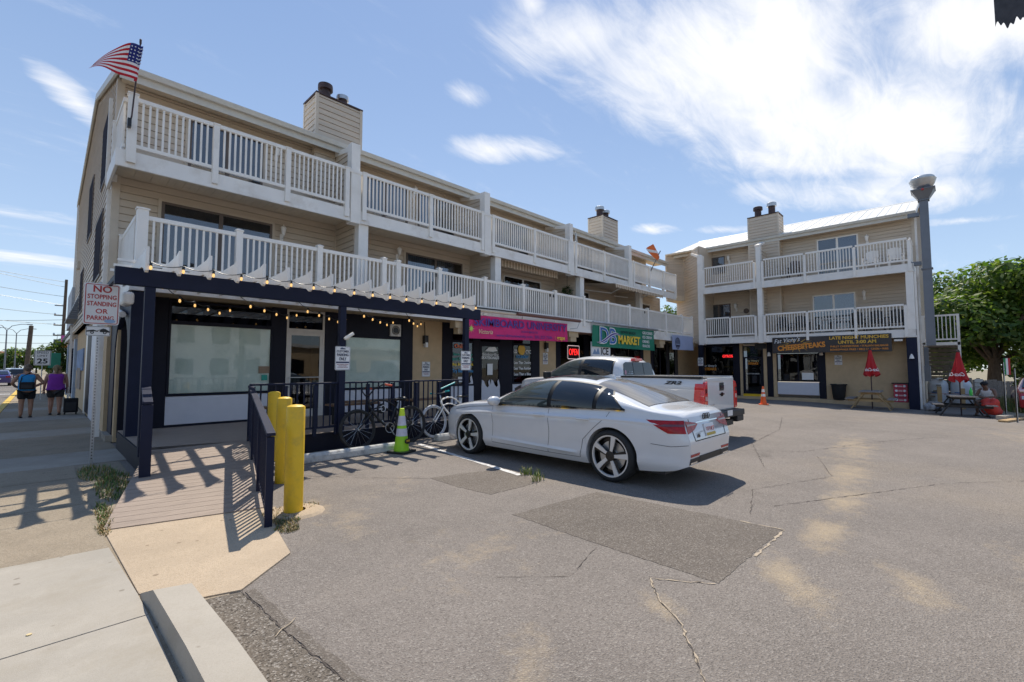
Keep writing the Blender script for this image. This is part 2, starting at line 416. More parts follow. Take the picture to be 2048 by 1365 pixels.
for y in range(26, 200, 9): mk.box(-4.6, -4.48, y, y + 3, -.1, -.094); mk.box(-8.1, -7.98, y, y + 3, -.1, -.094)
for k in range(4): mk.box(-2.6 - k * 1.1, -2.1 - k * 1.1, 33, 36, -.1, -.093)
mk.box(-11.4, -11.28, 10, 300, -.1, -.094); mk.box(-14, -1.3, 44, 44.5, -.1, -.092)
struct(mk.build('road_marking', RM))

# pavement slabs
sw = struct(MB().box(-.92, 1.0, -30, 140, -.6, .004).build('pavement', M['concrete_old']))
def slab(x0, x1, y0, y1, m, z=.016, poly=None):
    mb = MB()
    if poly: mb.prism(poly, -.03, z)
    else: mb.box(x0 + .002, x1 - .002, y0 + .001, y1 - .001, -.03, z)
    return mb.build('concrete_slab', m, sw, bevel=.003)
slab(0, 0, 0, 0, M['concrete_new'], poly=[(-.91, 3.81), (.18, 3.81), (.553, 3.81), (.545, 4.2), (.49, 5.45), (-.91, 5.565)])
slab(-.91, .555, 2.2, 3.8, M['concrete_new']); slab(-.91, .55, .6, 2.18, M['concrete_new']); slab(-.91, .55, -1.2, .58, M['concrete_new'])
slab(0, 0, 0, 0, M['concrete_old'], z=.013, poly=[(-.91, 5.575), (.49, 5.46), (.47, 7.4), (-.91, 7.4)])
slab(-.91, .45, 7.42, 9.2, M['concrete_old'], z=.013); slab(-.91, .45, 9.22, 10.4, M['concrete_old'], z=.014)
for k in range(12): slab(-.91, 1.12, 10.42 + 1.6 * k, 12.0 + 1.6 * k, M['concrete_old'] if k % 3 else M['concrete'], z=.013)
ap = struct(MB().prism([(.50, 6.04), (1.95, 5.68), (1.72, 5.02), (1.57, 4.19), (1.07, 3.75), (.82, 3.83), (.55, 4.20)], -.05, .014).build('concrete_apron', M['apron'], bevel=.004))
# kerb stone at the corner of the lot: rises southward out of the apron
kb = MB()
kp = [(.56, 4.18, .02), (.585, 3.9, .125), (.60, 3.0, .13), (.60, 1.0, .13), (.60, -6, .13)]
kq = [(.79, 4.1, .02), (.80, 3.9, .10), (.82, 3.0, .105), (.82, 1.0, .105), (.82, -6, .105)]
for i in range(4):
    a, b, c, d = kp[i], kp[i + 1], kq[i + 1], kq[i]
    kb.quad(a, b, c, d); kb.quad((a[0] - .025, a[1], -.05), (b[0] - .025, b[1], -.05), b, a); kb.quad(d, c, (c[0] + .02, c[1], -.05), (d[0] + .02, d[1], -.05))
struct(kb.build('kerb', M['concrete_new'], smooth=60))
sheet('asphalt_patch', [(4.02, 5.58), (4.6, 5.44), (5.22, 5.2), (5.1, 4.7), (4.95, 4.27), (4.05, 4.30), (3.98, 4.9)], .003, AS_P)
sheet('asphalt_patch', [(3.66, 3.55), (4.4, 3.47), (5.08, 3.40), (5.14, 2.3), (5.18, 1.31), (4.3, 1.33), (3.58, 1.34), (3.60, 2.4)], .003, AS_P)
sheet('asphalt_patch', [(.82, 3.80), (1.07, 3.74), (1.10, 3.0), (1.15, 2.3), (1.22, 1.2), (1.2, -4), (.82, -4)], .0052, AS_G)
def ribbon(pts, w, z, m, name, jit=.35, step=.06, seed=1, wob=1.2):
    rr = random.Random(seed); P = []
    for (x0, y0), (x1, y1) in zip(pts, pts[1:]):
        k = max(1, int(math.hypot(x1 - x0, y1 - y0) / step))
        for i in range(k): P.append((x0 + (x1 - x0) * i / k, y0 + (y1 - y0) * i / k))
    P.append(pts[-1]); q = []
    for i, (x, y) in enumerate(P):
        a = P[max(i - 1, 0)]; b = P[min(i + 1, len(P) - 1)]; d = Vector((b[0] - a[0], b[1] - a[1], 0)).normalized(); nrm = Vector((-d.y, d.x, 0))
        o = rr.uniform(-1, 1) * w * wob; ww = w * rr.uniform(1 - jit * 2, 1 + jit) * .5
        for s in (-1, 1):
            p = Vector((x, y, 0)) + nrm * (o + s * ww); q.append((p.x, p.y, g(p.x, p.y) + z))
    return struct(MB().add(q, [(2 * i, 2 * i + 2, 2 * i + 3, 2 * i + 1) for i in range(len(P) - 1)]).build(name, m))
CRK = mat('crack_dirt', (.075, .06, .05), .95, var=.3, scale=30)
CRS = mat('sand_in_crack', (.40, .325, .235), .95, var=.15, scale=40)
ribbon([(3.55, 1.35), (3.3, 1.75), (3.05, 1.55), (2.85, 1.3), (2.42, .98), (1.9, .55)], .012, .0055, CRS, 'pavement_crack', .45, .035, seed=3, wob=.9)
ribbon([(3.56, 1.36), (3.31, 1.76), (3.06, 1.56), (2.86, 1.31), (2.43, .99), (1.9, .56)], .005, .0075, CRK, 'pavement_crack', .5, .035, seed=4, wob=1.5)
ribbon([(4.3, 1.30), (5.19, 1.295), (5.17, 1.7)], .02, .0045, CRS, 'pavement_crack', .5, .04, seed=5, wob=.4)
ribbon([(1.07, 3.74), (1.10, 3.0), (1.15, 2.3), (1.22, 1.2), (1.24, -.2)], .008, .0085, CRK, 'pavement_crack', .5, .03, seed=6, wob=.7)
ribbon([(1.12, 3.72), (1.14, 3.0), (1.19, 2.3), (1.27, 1.2), (1.29, -.2)], .07, .0062, AS_P, 'pavement_crack', .12, .05, seed=16, wob=.08)
ribbon([(3.6, 2.4), (2.9, 2.2), (2.5, 2.6)], .006, .0045, CRK, 'pavement_crack', .5, seed=7)
ribbon([(6.0, 1.6), (7.4, .9), (8.8, .2), (10.5, -1.2)], .009, .0045, CRK, 'pavement_crack', .5, seed=8)
ribbon([(8.9, 4.0), (10.2, 2.2), (12.5, 1.4), (15, .2)], .012, .0045, CRK, 'pavement_crack', .5, seed=9)
ribbon([(8.2, 2.3), (10.6, 3.2), (13.5, 3.4), (17, 4.2)], .012, .0045, CRK, 'pavement_crack', .5, seed=10)
ribbon([(5.5, 1.7), (6.6, 2.0), (8.2, 1.4), (9.9, 1.9)], .008, .0045, CRK, 'pavement_crack', .5, seed=11)
ribbon([(2.6, 7.3), (3.4, 6.2), (4.0, 5.57)], .009, .0045, CRK, 'pavement_crack', .5, seed=12)
# worn parking lines
PL = mat('worn_line_paint', (.62, .60, .57), .85, var=.1, col2=(.24, .21, .19), v2=.85, s2=7)
for x0, y0, x1, y1 in ((5.62, 8.2, 5.06, 4.75), (8.75, 8.4, 8.45, 4.3), (12.2, 8.4, 12.0, 4.3)):
    ribbon([(x0, y0), (x1, y1)], .10, .006, PL, 'parking_line', .12, .12, seed=int(x0 * 7), wob=.02)
# grass, weeds and dry litter
def blades(name, spots, hmin, hmax, cols, seed):
    rr = random.Random(seed); mb = MB()
    for (x, y, rx, ry, n_, z) in spots:
        for _ in range(n_):
            a = rr.uniform(0, 6.283); q = math.sqrt(rr.random()); px, py = x + rx * q * math.cos(a), y + ry * q * math.sin(a)
            h = rr.uniform(hmin, hmax); t = rr.uniform(0, 6.283); lean = rr.uniform(.1, 1.1) * h; w = rr.uniform(.0025, .006)
            dx, dy = math.cos(t), math.sin(t); mi = rr.randrange(len(cols))
            b0, b1 = (px - dy * w, py + dx * w, z), (px + dy * w, py - dx * w, z)
            m0, m1 = (px + dx * lean * .4 - dy * w * .7, py + dy * lean * .4 + dx * w * .7, z + h * .65), (px + dx * lean * .4 + dy * w * .7, py + dy * lean * .4 - dx * w * .7, z + h * .65)
            mb.add([b0, b1, m1, m0, (px + dx * lean, py + dy * lean, z + h)], [(0, 1, 2, 3), (3, 2, 4)], mi)
    o = mb.build(name, cols); o['kind'] = 'stuff'; return o
GR = [mat('grass_green', (.11, .20, .03), .6, var=.3, scale=20), mat('grass_dark', (.06, .115, .02), .6, var=.3, scale=20), mat('grass_dry', (.36, .25, .10), .8, var=.25, scale=20)]
tag(blades('grass_strip', [(.74, 8.0, .2, .8, 800, .0), (.66, 9.4, .22, .7, 700, .0), (.55, 6.7, .07, .6, 300, .0), (.84, 8.9, .14, .4, 260, 0), (.88, 7.5, .08, .25, 160, 0)], .02, .085, [GR[0], GR[1], GR[2], GR[0], GR[2]], 3), 'ragged green grass strip beside the ramp and sign post', 'grass')
tag(blades('dry_grass', [(1.86, 5.25, .16, .32, 900, .005), (2.1, 5.45, .25, .16, 420, .005), (1.78, 4.85, .12, .14, 300, .005), (.50, 6.1, .06, .25, 260, .005)], .008, .04, [GR[2], GR[2], GR[1]], 5), 'dry straw coloured grass litter around the yellow bollard bases', 'dry grass')
tag(blades('weed_tuft', [(5.16, 4.72, .09, .09, 60, .0), (5.0, 4.35, .12, .06, 40, 0), (5.22, 4.55, .05, .05, 30, 0)], .05, .14, [GR[0], mat('grass_yellow', (.32, .30, .06), .6)], 6), 'yellow green weeds growing in the asphalt beside the white sedan', 'weeds')
struct(MB().prism([(.46, 6.1), (.52, 6.1), (1.0, 8.3), (1.02, 10.9), (.46, 10.4)], -.04, .002).build('soil_strip', EARTH))

# ---------------------------------------------------------------- pieces shared by both apartment buildings
BH = .165
BD = BH - .015
board_me = MB().add([(0, -.038, 0), (1, -.038, 0), (1, -.024, BD), (0, -.024, BD), (0, .004, 0), (1, .004, 0), (1, .004, BD), (0, .004, BD)],
                    [(0, 1, 2, 3), (0, 4, 5, 1), (3, 2, 6, 7), (0, 3, 7, 4), (1, 5, 6, 2)]).mesh('siding_board', M['siding'])
def siding(parent, x, y, z0, z1, L, rz=0, clip=None, joined=None):
    """clapboards from (x, y) running L along local +x (rotated rz); clip(z)->(start, end) along the run"""
    z = z0
    while z < z1 - .03:
        s, e = (0, L) if clip is None else clip(z + BH * .6)
        if e - s > .05:
            c, d = math.cos(rz), math.sin(rz)
            zs = min(1, (z1 - z) / BD)
            if joined is None:
                inst('siding_board', board_me, parent, (x + c * s, y + d * s, z), (0, 0, rz), (e - s, 1, zs))
            else:
                T = Matrix.Translation((x + c * s, y + d * s, z)) @ Matrix.Rotation(rz, 4, 'Z') @ Matrix.Diagonal((e - s, 1, zs, 1))
                joined.add([T @ v.co for v in board_me.vertices], [tuple(p.vertices) for p in board_me.polygons])
        z += BH
def box_me(w, d, h, m, name, bev=0):
    return MB().box(-w / 2, w / 2, -d / 2, d / 2, 0, h).mesh(name, m)
_bal = {}
def railing(parent, x0, x1, y, zb, zt, rz=0, joined=None, org=(0, 0), step=.114, bw=.036):
    """top and bottom rail with balusters between x0 and x1 (local run rotated rz about org)"""
    T = Matrix.Translation((org[0], org[1], 0)) @ Matrix.Rotation(rz, 4, 'Z')
    r = MB(T).box(x0, x1, y - .032, y + .032, zt - .085, zt).build('railing', M['white'], parent, bevel=.006)
    MB(T).box(x0, x1, y - .024, y + .024, zb, zb + .075).build('bottom_rail', M['white'], r, bevel=.006)
    n_ = max(2, round((x1 - x0) / step)); h = zt - .085 - zb - .075
    key = (round(h, 3), bw)
    if key not in _bal: _bal[key] = box_me(bw, bw, h, M['white'], 'baluster')
    for i in range(1, n_):
        p = T @ Vector((x0 + (x1 - x0) * i / n_, y, zb + .075))
        if joined is None: inst('baluster', _bal[key], r, p, (0, 0, rz))
        else: joined.box(p.x - bw / 2, p.x + bw / 2, p.y - bw / 2, p.y + bw / 2, p.z, p.z + h)
    return r
def post_mesh(w, h, cap=True):
    mb = MB().box(-w / 2, w / 2, -w / 2, w / 2, 0, h)
    if cap:
        mb.box(-w * .60, w * .60, -w * .60, w * .60, h - .015, h + .012)
        a = w * .55; mb.add([(-a, -a, h + .012), (a, -a, h + .012), (a, a, h + .012), (-a, a, h + .012), (0, 0, h + .045)], [(0, 1, 4), (1, 2, 4), (2, 3, 4), (3, 0, 4)])
    return mb.mesh('railing_post', M['white'])
def sliding_door(parent, x0, x1, z0, z1, y, frame='bronze', back='dark', name='sliding_door', blind=None, split=.5):
    f = MB(); t = .055; d0, d1 = y - .075, y + .005
    f.box(x0, x0 + t, d0, d1, z0, z1); f.box(x1 - t, x1, d0, d1, z0, z1); f.box(x0 + t, x1 - t, d0, d1, z1 - t, z1); f.box(x0 + t, x1 - t, d0, d1, z0, z0 + .08)
    xm = x0 + (x1 - x0) * split; f.box(xm - .045, xm + .045, d0 + .008, d1, z0 + .08, z1 - t)
    f.box(x0 - .07, x0 - .002, y - .045, y, z0, z1 + .07, 1); f.box(x1 + .002, x1 + .07, y - .045, y, z0, z1 + .07, 1); f.box(x0 - .002, x1 + .002, y - .045, y, z1 + .002, z1 + .07, 1)
    fr = f.build(name, [M[frame], M['siding_trim']], parent)
    for a, b in ((x0 + t, xm - .045), (xm + .045, x1 - t)):
        MB().box(a, b, y - .05, y - .044, z0 + .08, z1 - t).build('pane', M['glass_blue'], fr)
    MB().box(x0 + t, x1 - t, y - .028, y - .026, z0 + .08, z1 - t).build('room_behind', M[back], fr)
    if blind:
        b = MB()
        for s, e in blind:
            n_ = int((e - s) * (x1 - x0) / .09)
            for i in range(n_):
                xx = x0 + (x1 - x0) * s + .09 * i + .045
                b.add([(xx - .04, y - .036, z0 + .1), (xx + .036, y - .030, z0 + .1), (xx + .036, y - .030, z1 - t - .02), (xx - .04, y - .036, z1 - t - .02)], [(0, 1, 2, 3)])
        b.build('vertical_blinds', M['blinds'], fr)
    return fr
def wall_lamp(parent, x, y, z, s=1.):
    mb = MB(Matrix.Translation((x, y, z)) @ Matrix.Scale(s, 4))
    mb.prism([(-.05, -.13), (.05, -.13), (.06, 0), (.05, .09), (-.05, .09), (-.06, 0)], -.03, 0, 'xz')
    mb.tube([(0, -.02, -.03), (0, -.12, -.10), (0, -.19, -.02), (0, -.19, .04)], .012, 6)
    mb.lathe([(.03, -.02), (.05, .02), (.055, .03), (.085, .22), (.10, .225), (.06, .28), (.02, .31), (.012, .35), (0, .355)], 8, (0, -.19, .03))
    return mb.build('wall_lamp', M['white'], parent, smooth=35)
def downspout(parent, x, y, z0, z1, m='fascia', w=.075):
    mb = MB().box(x - w / 2, x + w / 2, y - w, y, z0, z1)
    k = z1
    while k > z0 + .4: mb.box(x - w / 2 - .008, x + w / 2 + .008, y - w - .008, y, k - .5, k - .47); k -= 1.5
    return mb.build('downspout', M[m], parent)
def flue(parent, x, y, z, h, r, cap=.15, shiny=False):
    mb = MB(); mb.lathe([(r, z - .1), (r, z + h * .62), (r * 1.05, z + h * .62), (r * 1.05, z + h * .64), (r, z + h * .65), (r, z + h * .7)], 18, (x, y, 0))
    mb.lathe([(r * .8, z + h * .66), (r * 1.42, z + h * .68), (r * 1.42, z + h * .9), (r * 1.38, z + h * .91), (r * 1.38, z + h * .96), (r * 1.1, z + h), (0, z + h)], 18, (x, y, 0), mi=1)
    return mb.build('chimney_flue', [M['rust'], M['galv'] if shiny else M['rust']], parent, smooth=30)
def chimney(parent, x0, x1, y0, y1, z0, z1, joined=None):
    MB().box(x0, x1, y0, y1, z0, z1).build('chimney', M['siding'], parent)
    siding(parent, x0, y0, z0, z1 - .04, x1 - x0, joined=joined)
    siding(parent, x0, y1, z0, z1 - .04, y1 - y0, R(-90), joined=joined)
    siding(parent, x1, y0, z0, z1 - .04, y1 - y0, R(90), joined=joined)
    for a, b in ((x0, y0), (x1, y0), (x0, y1), (x1, y1)): MB().box(a - .042, a + .042, b - .042, b + .042, z0, z1 - .02).build('corner_trim', M['siding_trim'], parent)
    MB().box(x0 - .05, x1 + .05, y0 - .05, y1 + .05, z1 - .02, z1 + .025).build('chimney_cap', M['rust'], parent)
soff_me = MB().box(.003, .297, 0, 1, -.012, 0).box(.135, .165, 0, 1, -.017, -.012).mesh('soffit_panel', M['soffit'])
def soffit(parent, x0, x1, y0, y1, z, joined=None):
    x = x0
    while x < x1 - .02:
        w = min(1, (x1 - x) / .3)
        if joined is None: inst('soffit_panel', soff_me, parent, (x, y0, z), (0, 0, 0), (w, y1 - y0, 1))
        else: joined.box(x + .004, x + .296 * w, y0, y1, z - .012, z); joined.box(x + .135 * w, x + .165 * w, y0, y1, z - .017, z - .012)
        x += .3
def stuff(mb, name, m, parent):
    if mb.v: return mb.build(name, m, parent, kind='stuff')
rib_me = None
def roof(parent, x0, x1, ye, ze, yr, zr, yb, zb_, pw=.76):
    """two slopes of ribbed metal sheets: eave (ye, ze), ridge (yr, zr), back eave (yb, zb_)"""
    n_ = max(1, round((x1 - x0) / pw)); w = (x1 - x0) / n_
    def sheetmesh(ya, za, yb2, zb2):
        mb = MB(); L = [0, .02, .03, .055, .065, w / 2 - .02, w / 2 - .012, w / 2 + .012, w / 2 + .02, w]
        H = [0, 0, .022, .022, 0, 0, .016, .016, 0, 0]
        vs = [(a, y, z + h + .012) for y, z in ((ya, za), (yb2, zb2)) for a, h in zip(L, H)]; k = len(L)
        mb.add(vs, [(i, i + 1, k + i + 1, k + i) for i in range(k - 1)])
        mb.box(0, w, ya - .002, ya + .002, za - .02, za + .012)
        return mb.mesh('roof_panel', M['roof'])
    A, B = sheetmesh(ye, ze, yr, zr), sheetmesh(yb, zb_, yr, zr)
    for i in range(n_):
        inst('roof_panel', A, parent, (x0 + w * i, 0, 0)); inst('roof_panel', B, parent, (x0 + w * i, 0, 0))
    MB().prism([(ye + .02, ze - .06), (ye + .02, ze), (yr, zr - .005), (yb, zb_), (yb, zb_ - .06), (yr, zr - .1)], x0 + .02, x1 - .02, 'yz').build('roof_deck', M['siding_trim'], parent)
    MB().prism([(yr - .12, zr - .02), (yr, zr + .05), (yr + .12, zr - .02)], x0 - .02, x1 + .02, 'yz').build('ridge_cap', M['roof'], parent)
    for a, b in ((x0 - .03, x0 + .02), (x1 - .02, x1 + .03)):
        MB().prism([(ye, ze - .17), (ye, ze + .02), (yr, zr + .03), (yb, zb_ + .02), (yb, zb_ - .17), (yr, zr - .16)], a, b, 'yz').build('rake_board', M['gutter'], parent)
def gutter(parent, x0, x1, y, z):
    mb = MB().prism([(y, z - .12), (y - .09, z - .12), (y - .12, z - .02), (y - .12, z), (y - .105, z), (y - .105, z - .015), (y - .08, z - .1), (y, z - .1)], x0, x1, 'yz')
    mb.prism([(y + .001, z - .28), (y + .02, z - .28), (y + .02, z), (y + .001, z)], x0, x1, 'yz')
    return mb.build('gutter', M['gutter'], parent, bevel=.004)
def storefront(parent, x0, x1, z0, z1, y, zt=None, panel=None, frame='navy_dark', glass='glass_dark', back='interior', mull=(), name='shop_window', depth=.05):
    f = MB(); t = .05
    f.box(x0, x0 + t, y - depth, y + .02, z0, z1); f.box(x1 - t, x1, y - depth, y + .02, z0, z1); f.box(x0 + t, x1 - t, y - depth, y + .02, z1 - t, z1); f.box(x0 + t, x1 - t, y - depth, y + .02, z0, z0 + t)
    if zt: f.box(x0 + t, x1 - t, y - depth - .01, y + .02, zt - .04, zt + .04)
    for q in mull: f.box(q - .03, q + .03, y - depth + .003, y + .02, z0 + t, (zt - .04) if zt else z1 - t)
    fr = f.build(name, M[frame], parent, bevel=.004)
    xs = [x0 + t] + [q for q in mull] + [x1 - t]
    for a, b in zip(xs, xs[1:]): MB().box(a + (.03 if a in mull else 0), b - (.03 if b in mull else 0), y - .02, y - .014, z0 + t, (zt - .04) if zt else z1 - t).build('pane', M[glass], fr)
    if zt: MB().box(x0 + t, x1 - t, y - .02, y - .014, zt + .04, z1 - t).build('transom_pane', M['glass_dark'], fr)
    if back == 'paper':
        MB().box(x0 + t, x1 - t, y + .0, y + .004, z0 + t, (zt - .04) if zt else z1 - t).build('window_paper', M['paper'], fr)
        if zt: MB().box(x0 + t, x1 - t, y + .3, y + .304, zt, z1).build('room_behind', M['dark'], fr)
    else:
        MB().box(x0 + .01, x1 - .01, y + .8, y + .82, z0, z1).build('room_behind', M[back], fr)
    return fr

# ---------------------------------------------------------------- long apartment building over the shops
B1 = thing('apartment_building', 'long three storey beige sided apartment building with white balconies above the row of shops', 'building', (1.0, 11, 0))
B1.location = (0, 0, 0)
XL, XR, YW, YD, YL, YS = .98, 27.0, 13.3, 11.8, 10.97, 12.09
# core walls
XT = 25.25
MB().box(XL, XR, YW, 28.9, 3.12, 5.93).build('wall', M['siding'], B1)
MB().box(XL, XT, YW, 28.9, 5.932, 8.05).build('wall', M['siding'], B1)
MB().box(1.15, XR, YS + 1.0, 28.9, .0, 3.12).build('wall', M['tan'], B1)
RY, RZ, EB, EZ, EY, EZ0 = 19.3, 10.25, 29.0, 9.2, 12.7, 8.12
MB().prism([(YW, 8.0), (YW, 8.25), (RY, RZ - .08), (28.9, EZ - .04), (28.9, 8.0)], XL, XT - .02, 'yz').build('gable_wall', M['siding'], B1)
far, far_bal, far_soff = MB(), MB(), MB()
siding(B1, XL, YW, 3.4, 5.96, 16.9 - XL); siding(B1, XL, YW, 5.98, 8.02, 16.9 - XL)
siding(B1, 16.9, YW, 3.4, 5.96, XR - 16.9, joined=far); siding(B1, 16.9, YW, 5.98, 8.02, XT - 16.9, joined=far)
def gclip(z):           # gable: run goes from y = 28.9 back to YW
    if z < 8.1: return (0, 28.9 - YW)
    ylo = EY + (z + .22 - EZ0) / (RZ - EZ0) * (RY - EY); yhi = EB - (z + .12 - EZ) / (RZ - EZ) * (EB - RY) if z > EZ else 28.9
    return (28.9 - min(yhi, 28.9), 28.9 - max(ylo, YW))
siding(B1, XL, 28.9, 3.15, 10.1, 15.6, R(-90), clip=gclip)
for q in ((XL - .042, XL + .10, YW - .042, YW + .10, 3.3, 8.1), (XL - .042, XL + .09, 28.82, 28.93, 3.1, 9.1)): MB().box(*q).build('corner_trim', M['siding_trim'], B1)
# gable windows (dark, seen very obliquely) and vents
for y0, y1, z0, z1 in ((14.9, 16.3, 6.3, 8.0), (19.3, 21.0, 5.8, 7.7), (15.2, 17.2, 3.9, 5.6), (22.4, 23.8, 3.6, 5.2)):
    w = MB().box(XL - .06, XL, y0, y1, z0, z1).build('gable_window', M['bronze'], B1)
    MB().box(XL - .066, XL - .061, y0 + .06, y1 - .06, z0 + .06, z1 - .06).build('pane', M['dark_pane'], w)
MB().box(XL - .12, XL, 25.2, 25.6, 5.6, 5.9).build('wall_vent', M['siding_trim'], B1)
for yy, z0, z1 in ((13.55, .1, 5.6), (14.2, 5.9, 8.0), (28.7, .2, 9.0)):
    MB().box(XL - .10, XL - .025, yy - .04, yy + .05, z0, z1).build('downspout', M['fascia'], B1)
MB().tube([(XL - .06, 13.6, 3.3), (XL - .06, 13.2, 3.05), (1.05, 12.2, 2.75), (1.05, 11.4, 2.62)], .06, 8).build('downspout', M['fascia'], B1)
MB().box(.96, 1.12, 10.45, 10.95, 2.72, 2.95).build('downspout', M['fascia'], B1, bevel=.05)

# roof, eaves, chimneys
roof(B1, .9, XT + .2, EY, EZ0, RY, RZ, EB, EZ)
MB().box(XT + .2, XR, EY + .02, YW + .3, 8.06, 8.14).build('eave_canopy', M['siding_trim'], B1)
gutter(B1, .93, XR - .1, EY, EZ0 + .02)
soffit(B1, 1.0, 11.5, EY + .02, YW, 8.05); soffit(B1, 11.5, XR - .1, EY + .02, YW, 8.05, far_soff)
chimney(B1, 5.27, 6.62, 13.0, 13.85, 8.16, 9.58)
flue(B1, 5.68, 13.42, 9.6, .58, .15); flue(B1, 6.22, 13.42, 9.6, .45, .13, shiny=True)
chimney(B1, 20.15, 21.55, 13.0, 13.85, 8.16, 9.58, far)
flue(B1, 20.5, 13.4, 9.6, .6, .17, shiny=True); flue(B1, 21.05, 13.4, 9.6, .52, .17, shiny=True)
MB().box(5.27, 5.84, 13.02, YW, 5.95, 8.05).box(6.02, 6.6, 13.02, YW, 5.95, 8.05).build('chimney_chase', M['siding'], B1)
siding(B1, 5.27, 13.02, 5.98, 8.02, .56); siding(B1, 5.27, YW, 5.98, 8.02, .28, R(-90))

# upper deck: floor, soffit, fascia, posts, railings, columns
MB().box(.92, 26.02, YD + .03, YW, 5.905, 5.975).build('deck_floor', M['fascia'], B1)
soffit(B1, .98, 11.5, YD + .05, YW, 5.90); soffit(B1, 11.5, 26, YD + .05, YW, 5.90, far_soff)
fx = [(.90, 5.74), (6.06, 10.72), (11.05, 15.70), (16.0, 20.66), (21.0, 26.05)]
pm = post_mesh(.115, 1.36)
pm0 = post_mesh(.15, 1.42)
ups = [(1.09, 2.55, 4.10, 5.64), (6.15, 8.42, 10.62), (11.14, 13.38, 15.60), (16.09, 18.34, 20.58), (21.1, 22.79, 24.4, 25.98)]
for i, (a, b) in enumerate(fx):
    MB().box(a, b, YD - .01, YD + .03, 5.70, 5.97).box(a, b, YD - .03, YD + .03, 5.62, 5.698).build('fascia', M['fascia'], B1)
    xs = ups[i]
    for j, x in enumerate(xs):
        inst('railing_post', pm0 if (i == 0 and j == 0) else pm, B1, (x, YD - .012, 5.72))
    jn = far_bal if i > 2 else None
    for x0, x1 in zip(xs, xs[1:]): railing(B1, x0 + .055, x1 - .055, YD - .01, 6.05, 7.10, joined=jn)
for a, b in ((5.70, 6.10), (10.68, 11.09), (15.66, 16.04), (20.64, 21.05)):      # short links across the columns
    MB().box(a, b, YD - .03, YD + .03, 7.0, 7.09).build('railing', M['white'], B1)
    MB().box(a + .06, b - .04, YD - .02, YD + .26, 5.60, 7.0).box(a + .08, b - .06, YD + .02, YD + .28, 7.09, 7.87).build('column', M['white'], B1, bevel=.008)
for xp in (5.86, 10.86, 15.84, 20.82):            # privacy walls of the top floor with sloping white caps
    MB().prism([(YD + .2, 5.98), (YD + .2, 7.70), (YW, 8.02), (YW, 5.98)], xp, xp + .13, 'yz').build('privacy_wall', M['siding'], B1)
    siding(B1, xp, YW, 5.98, 7.72, YW - YD - .2, R(-90), joined=None if xp < 12 else far)
    MB().add([(xp + sx, y, z) for y, z in ((YD + .285, 7.86), (YW, 8.03)) for sx, in ((-.03,), (.16,))] + [(xp + sx, y, z) for y, z in ((YD + .285, 7.70), (YW, 7.90)) for sx, in ((-.03,), (.16,))],
             [(0, 1, 3, 2), (4, 6, 7, 5), (0, 2, 6, 4), (1, 5, 7, 3), (0, 4, 5, 1), (2, 3, 7, 6)]).build('wall_cap', M['white'], B1)
for xp in (6.06, 11.33, 16.53, 21.83):            # second floor: columns and privacy walls
    MB().box(xp - .02, xp + .27, YD + .04, YD + .30, 3.42, 5.64).build('column', M['white'], B1, bevel=.008)
    MB().box(xp, xp + .14, YD + .32, YW, 3.42, 5.9).build('privacy_wall', M['siding'], B1)
    siding(B1, xp, YW, 3.42, 5.9, YW - YD - .32, R(-90), joined=None if xp < 12 else far)
    MB().box(xp - .05, xp, YW - .05, YW, 3.42, 5.88).build('corner_trim', M['siding_trim'], B1)
# side of the upper deck on the street gable
MB().box(.86, .90, YD - .01, YW + .25, 5.62, 5.97).build('fascia', M['fascia'], B1)
railing(B1, .07, 1.45, 0, 6.05, 7.08, R(90), org=(.98, YD))
inst('railing_post', pm, B1, (.96, YW - .02, 5.72))
# doors and lamps
for x0, x1, zt, bl, fr in ((1.83, 4.24, 5.50, None, 'bronze'), (8.47, 10.91, 5.50, ((.03, .46), (.54, .9)), 'bronze'), (13.1, 15.45, 5.42, ((.03, .4),), 'alu'), (17.2, 19.2, 5.40, None, 'alu'), (23.3, 25.6, 5.42, None, 'alu')):
    sliding_door(B1, x0, x1, 3.46, zt, YW - .02, fr, blind=bl)
for x0, x1, bl in ((2.30, 3.96, None), (6.75, 8.50, ((.3, .98),)), (8.92, 10.5, ((.05, .5),)), (12.4, 14.6, None), (17.3, 19.5, None), (22.6, 24.6, None)):
    sliding_door(B1, x0, x1, 6.0, 7.74, YW - .02, 'bronze', blind=bl)
for x, z in ((4.5, 5.22), (8.14, 5.32), (4.30, 7.40), (8.74, 7.55)): wall_lamp(B1, x, YW - .02, z, .82)
MB().tube([(13.0, YW - .06, 5.2), (13.0, YW - .06, 5.0)], .03, 6).build('wall_lamp', M['white'], B1)

# first balcony (walkway along the whole front)
MB().box(1.13, 26.3, YL + .03, YW, 3.28, 3.42).build('deck_floor', M['fascia'], B1)
MB().box(1.15, 26.3, YL + .04, YS + 1.0, 3.10, 3.26).build('ceiling', M['soff_tan'], B1)
MB().box(1.10, 26.3, YL - .01, YL + .03, 3.18, 3.49).box(1.10, 26.3, YL - .035, YL + .03, 3.05, 3.178).build('fascia', M['fascia'], B1)
MB().box(1.09, 1.13, YL, YW, 3.05, 3.49).build('fascia', M['fascia'], B1)
pl = post_mesh(.125, 1.24); pl0 = post_mesh(.17, 1.30)
lx = [1.23, 2.86, 4.59, 6.32, 8.16, 9.99, 11.82, 13.62, 15.48, 17.28, 19.12, 20.91, 22.86, 24.81, 26.2]
for j, x in enumerate(lx): inst('railing_post', pl0 if j == 0 else pl, B1, (x, YL - .01, 3.30))
for x in (6.55, 13.4, 20.7): inst('railing_post', pl, B1, (x + (.0 if x > 7 else .2), YL - .01, 3.30)) if x < 7 else None
for x0, x1 in zip(lx, lx[1:]): railing(B1, x0 + .06, x1 - .06, YL - .01, 3.52, 4.49, joined=far_bal if x0 > 15 else None)
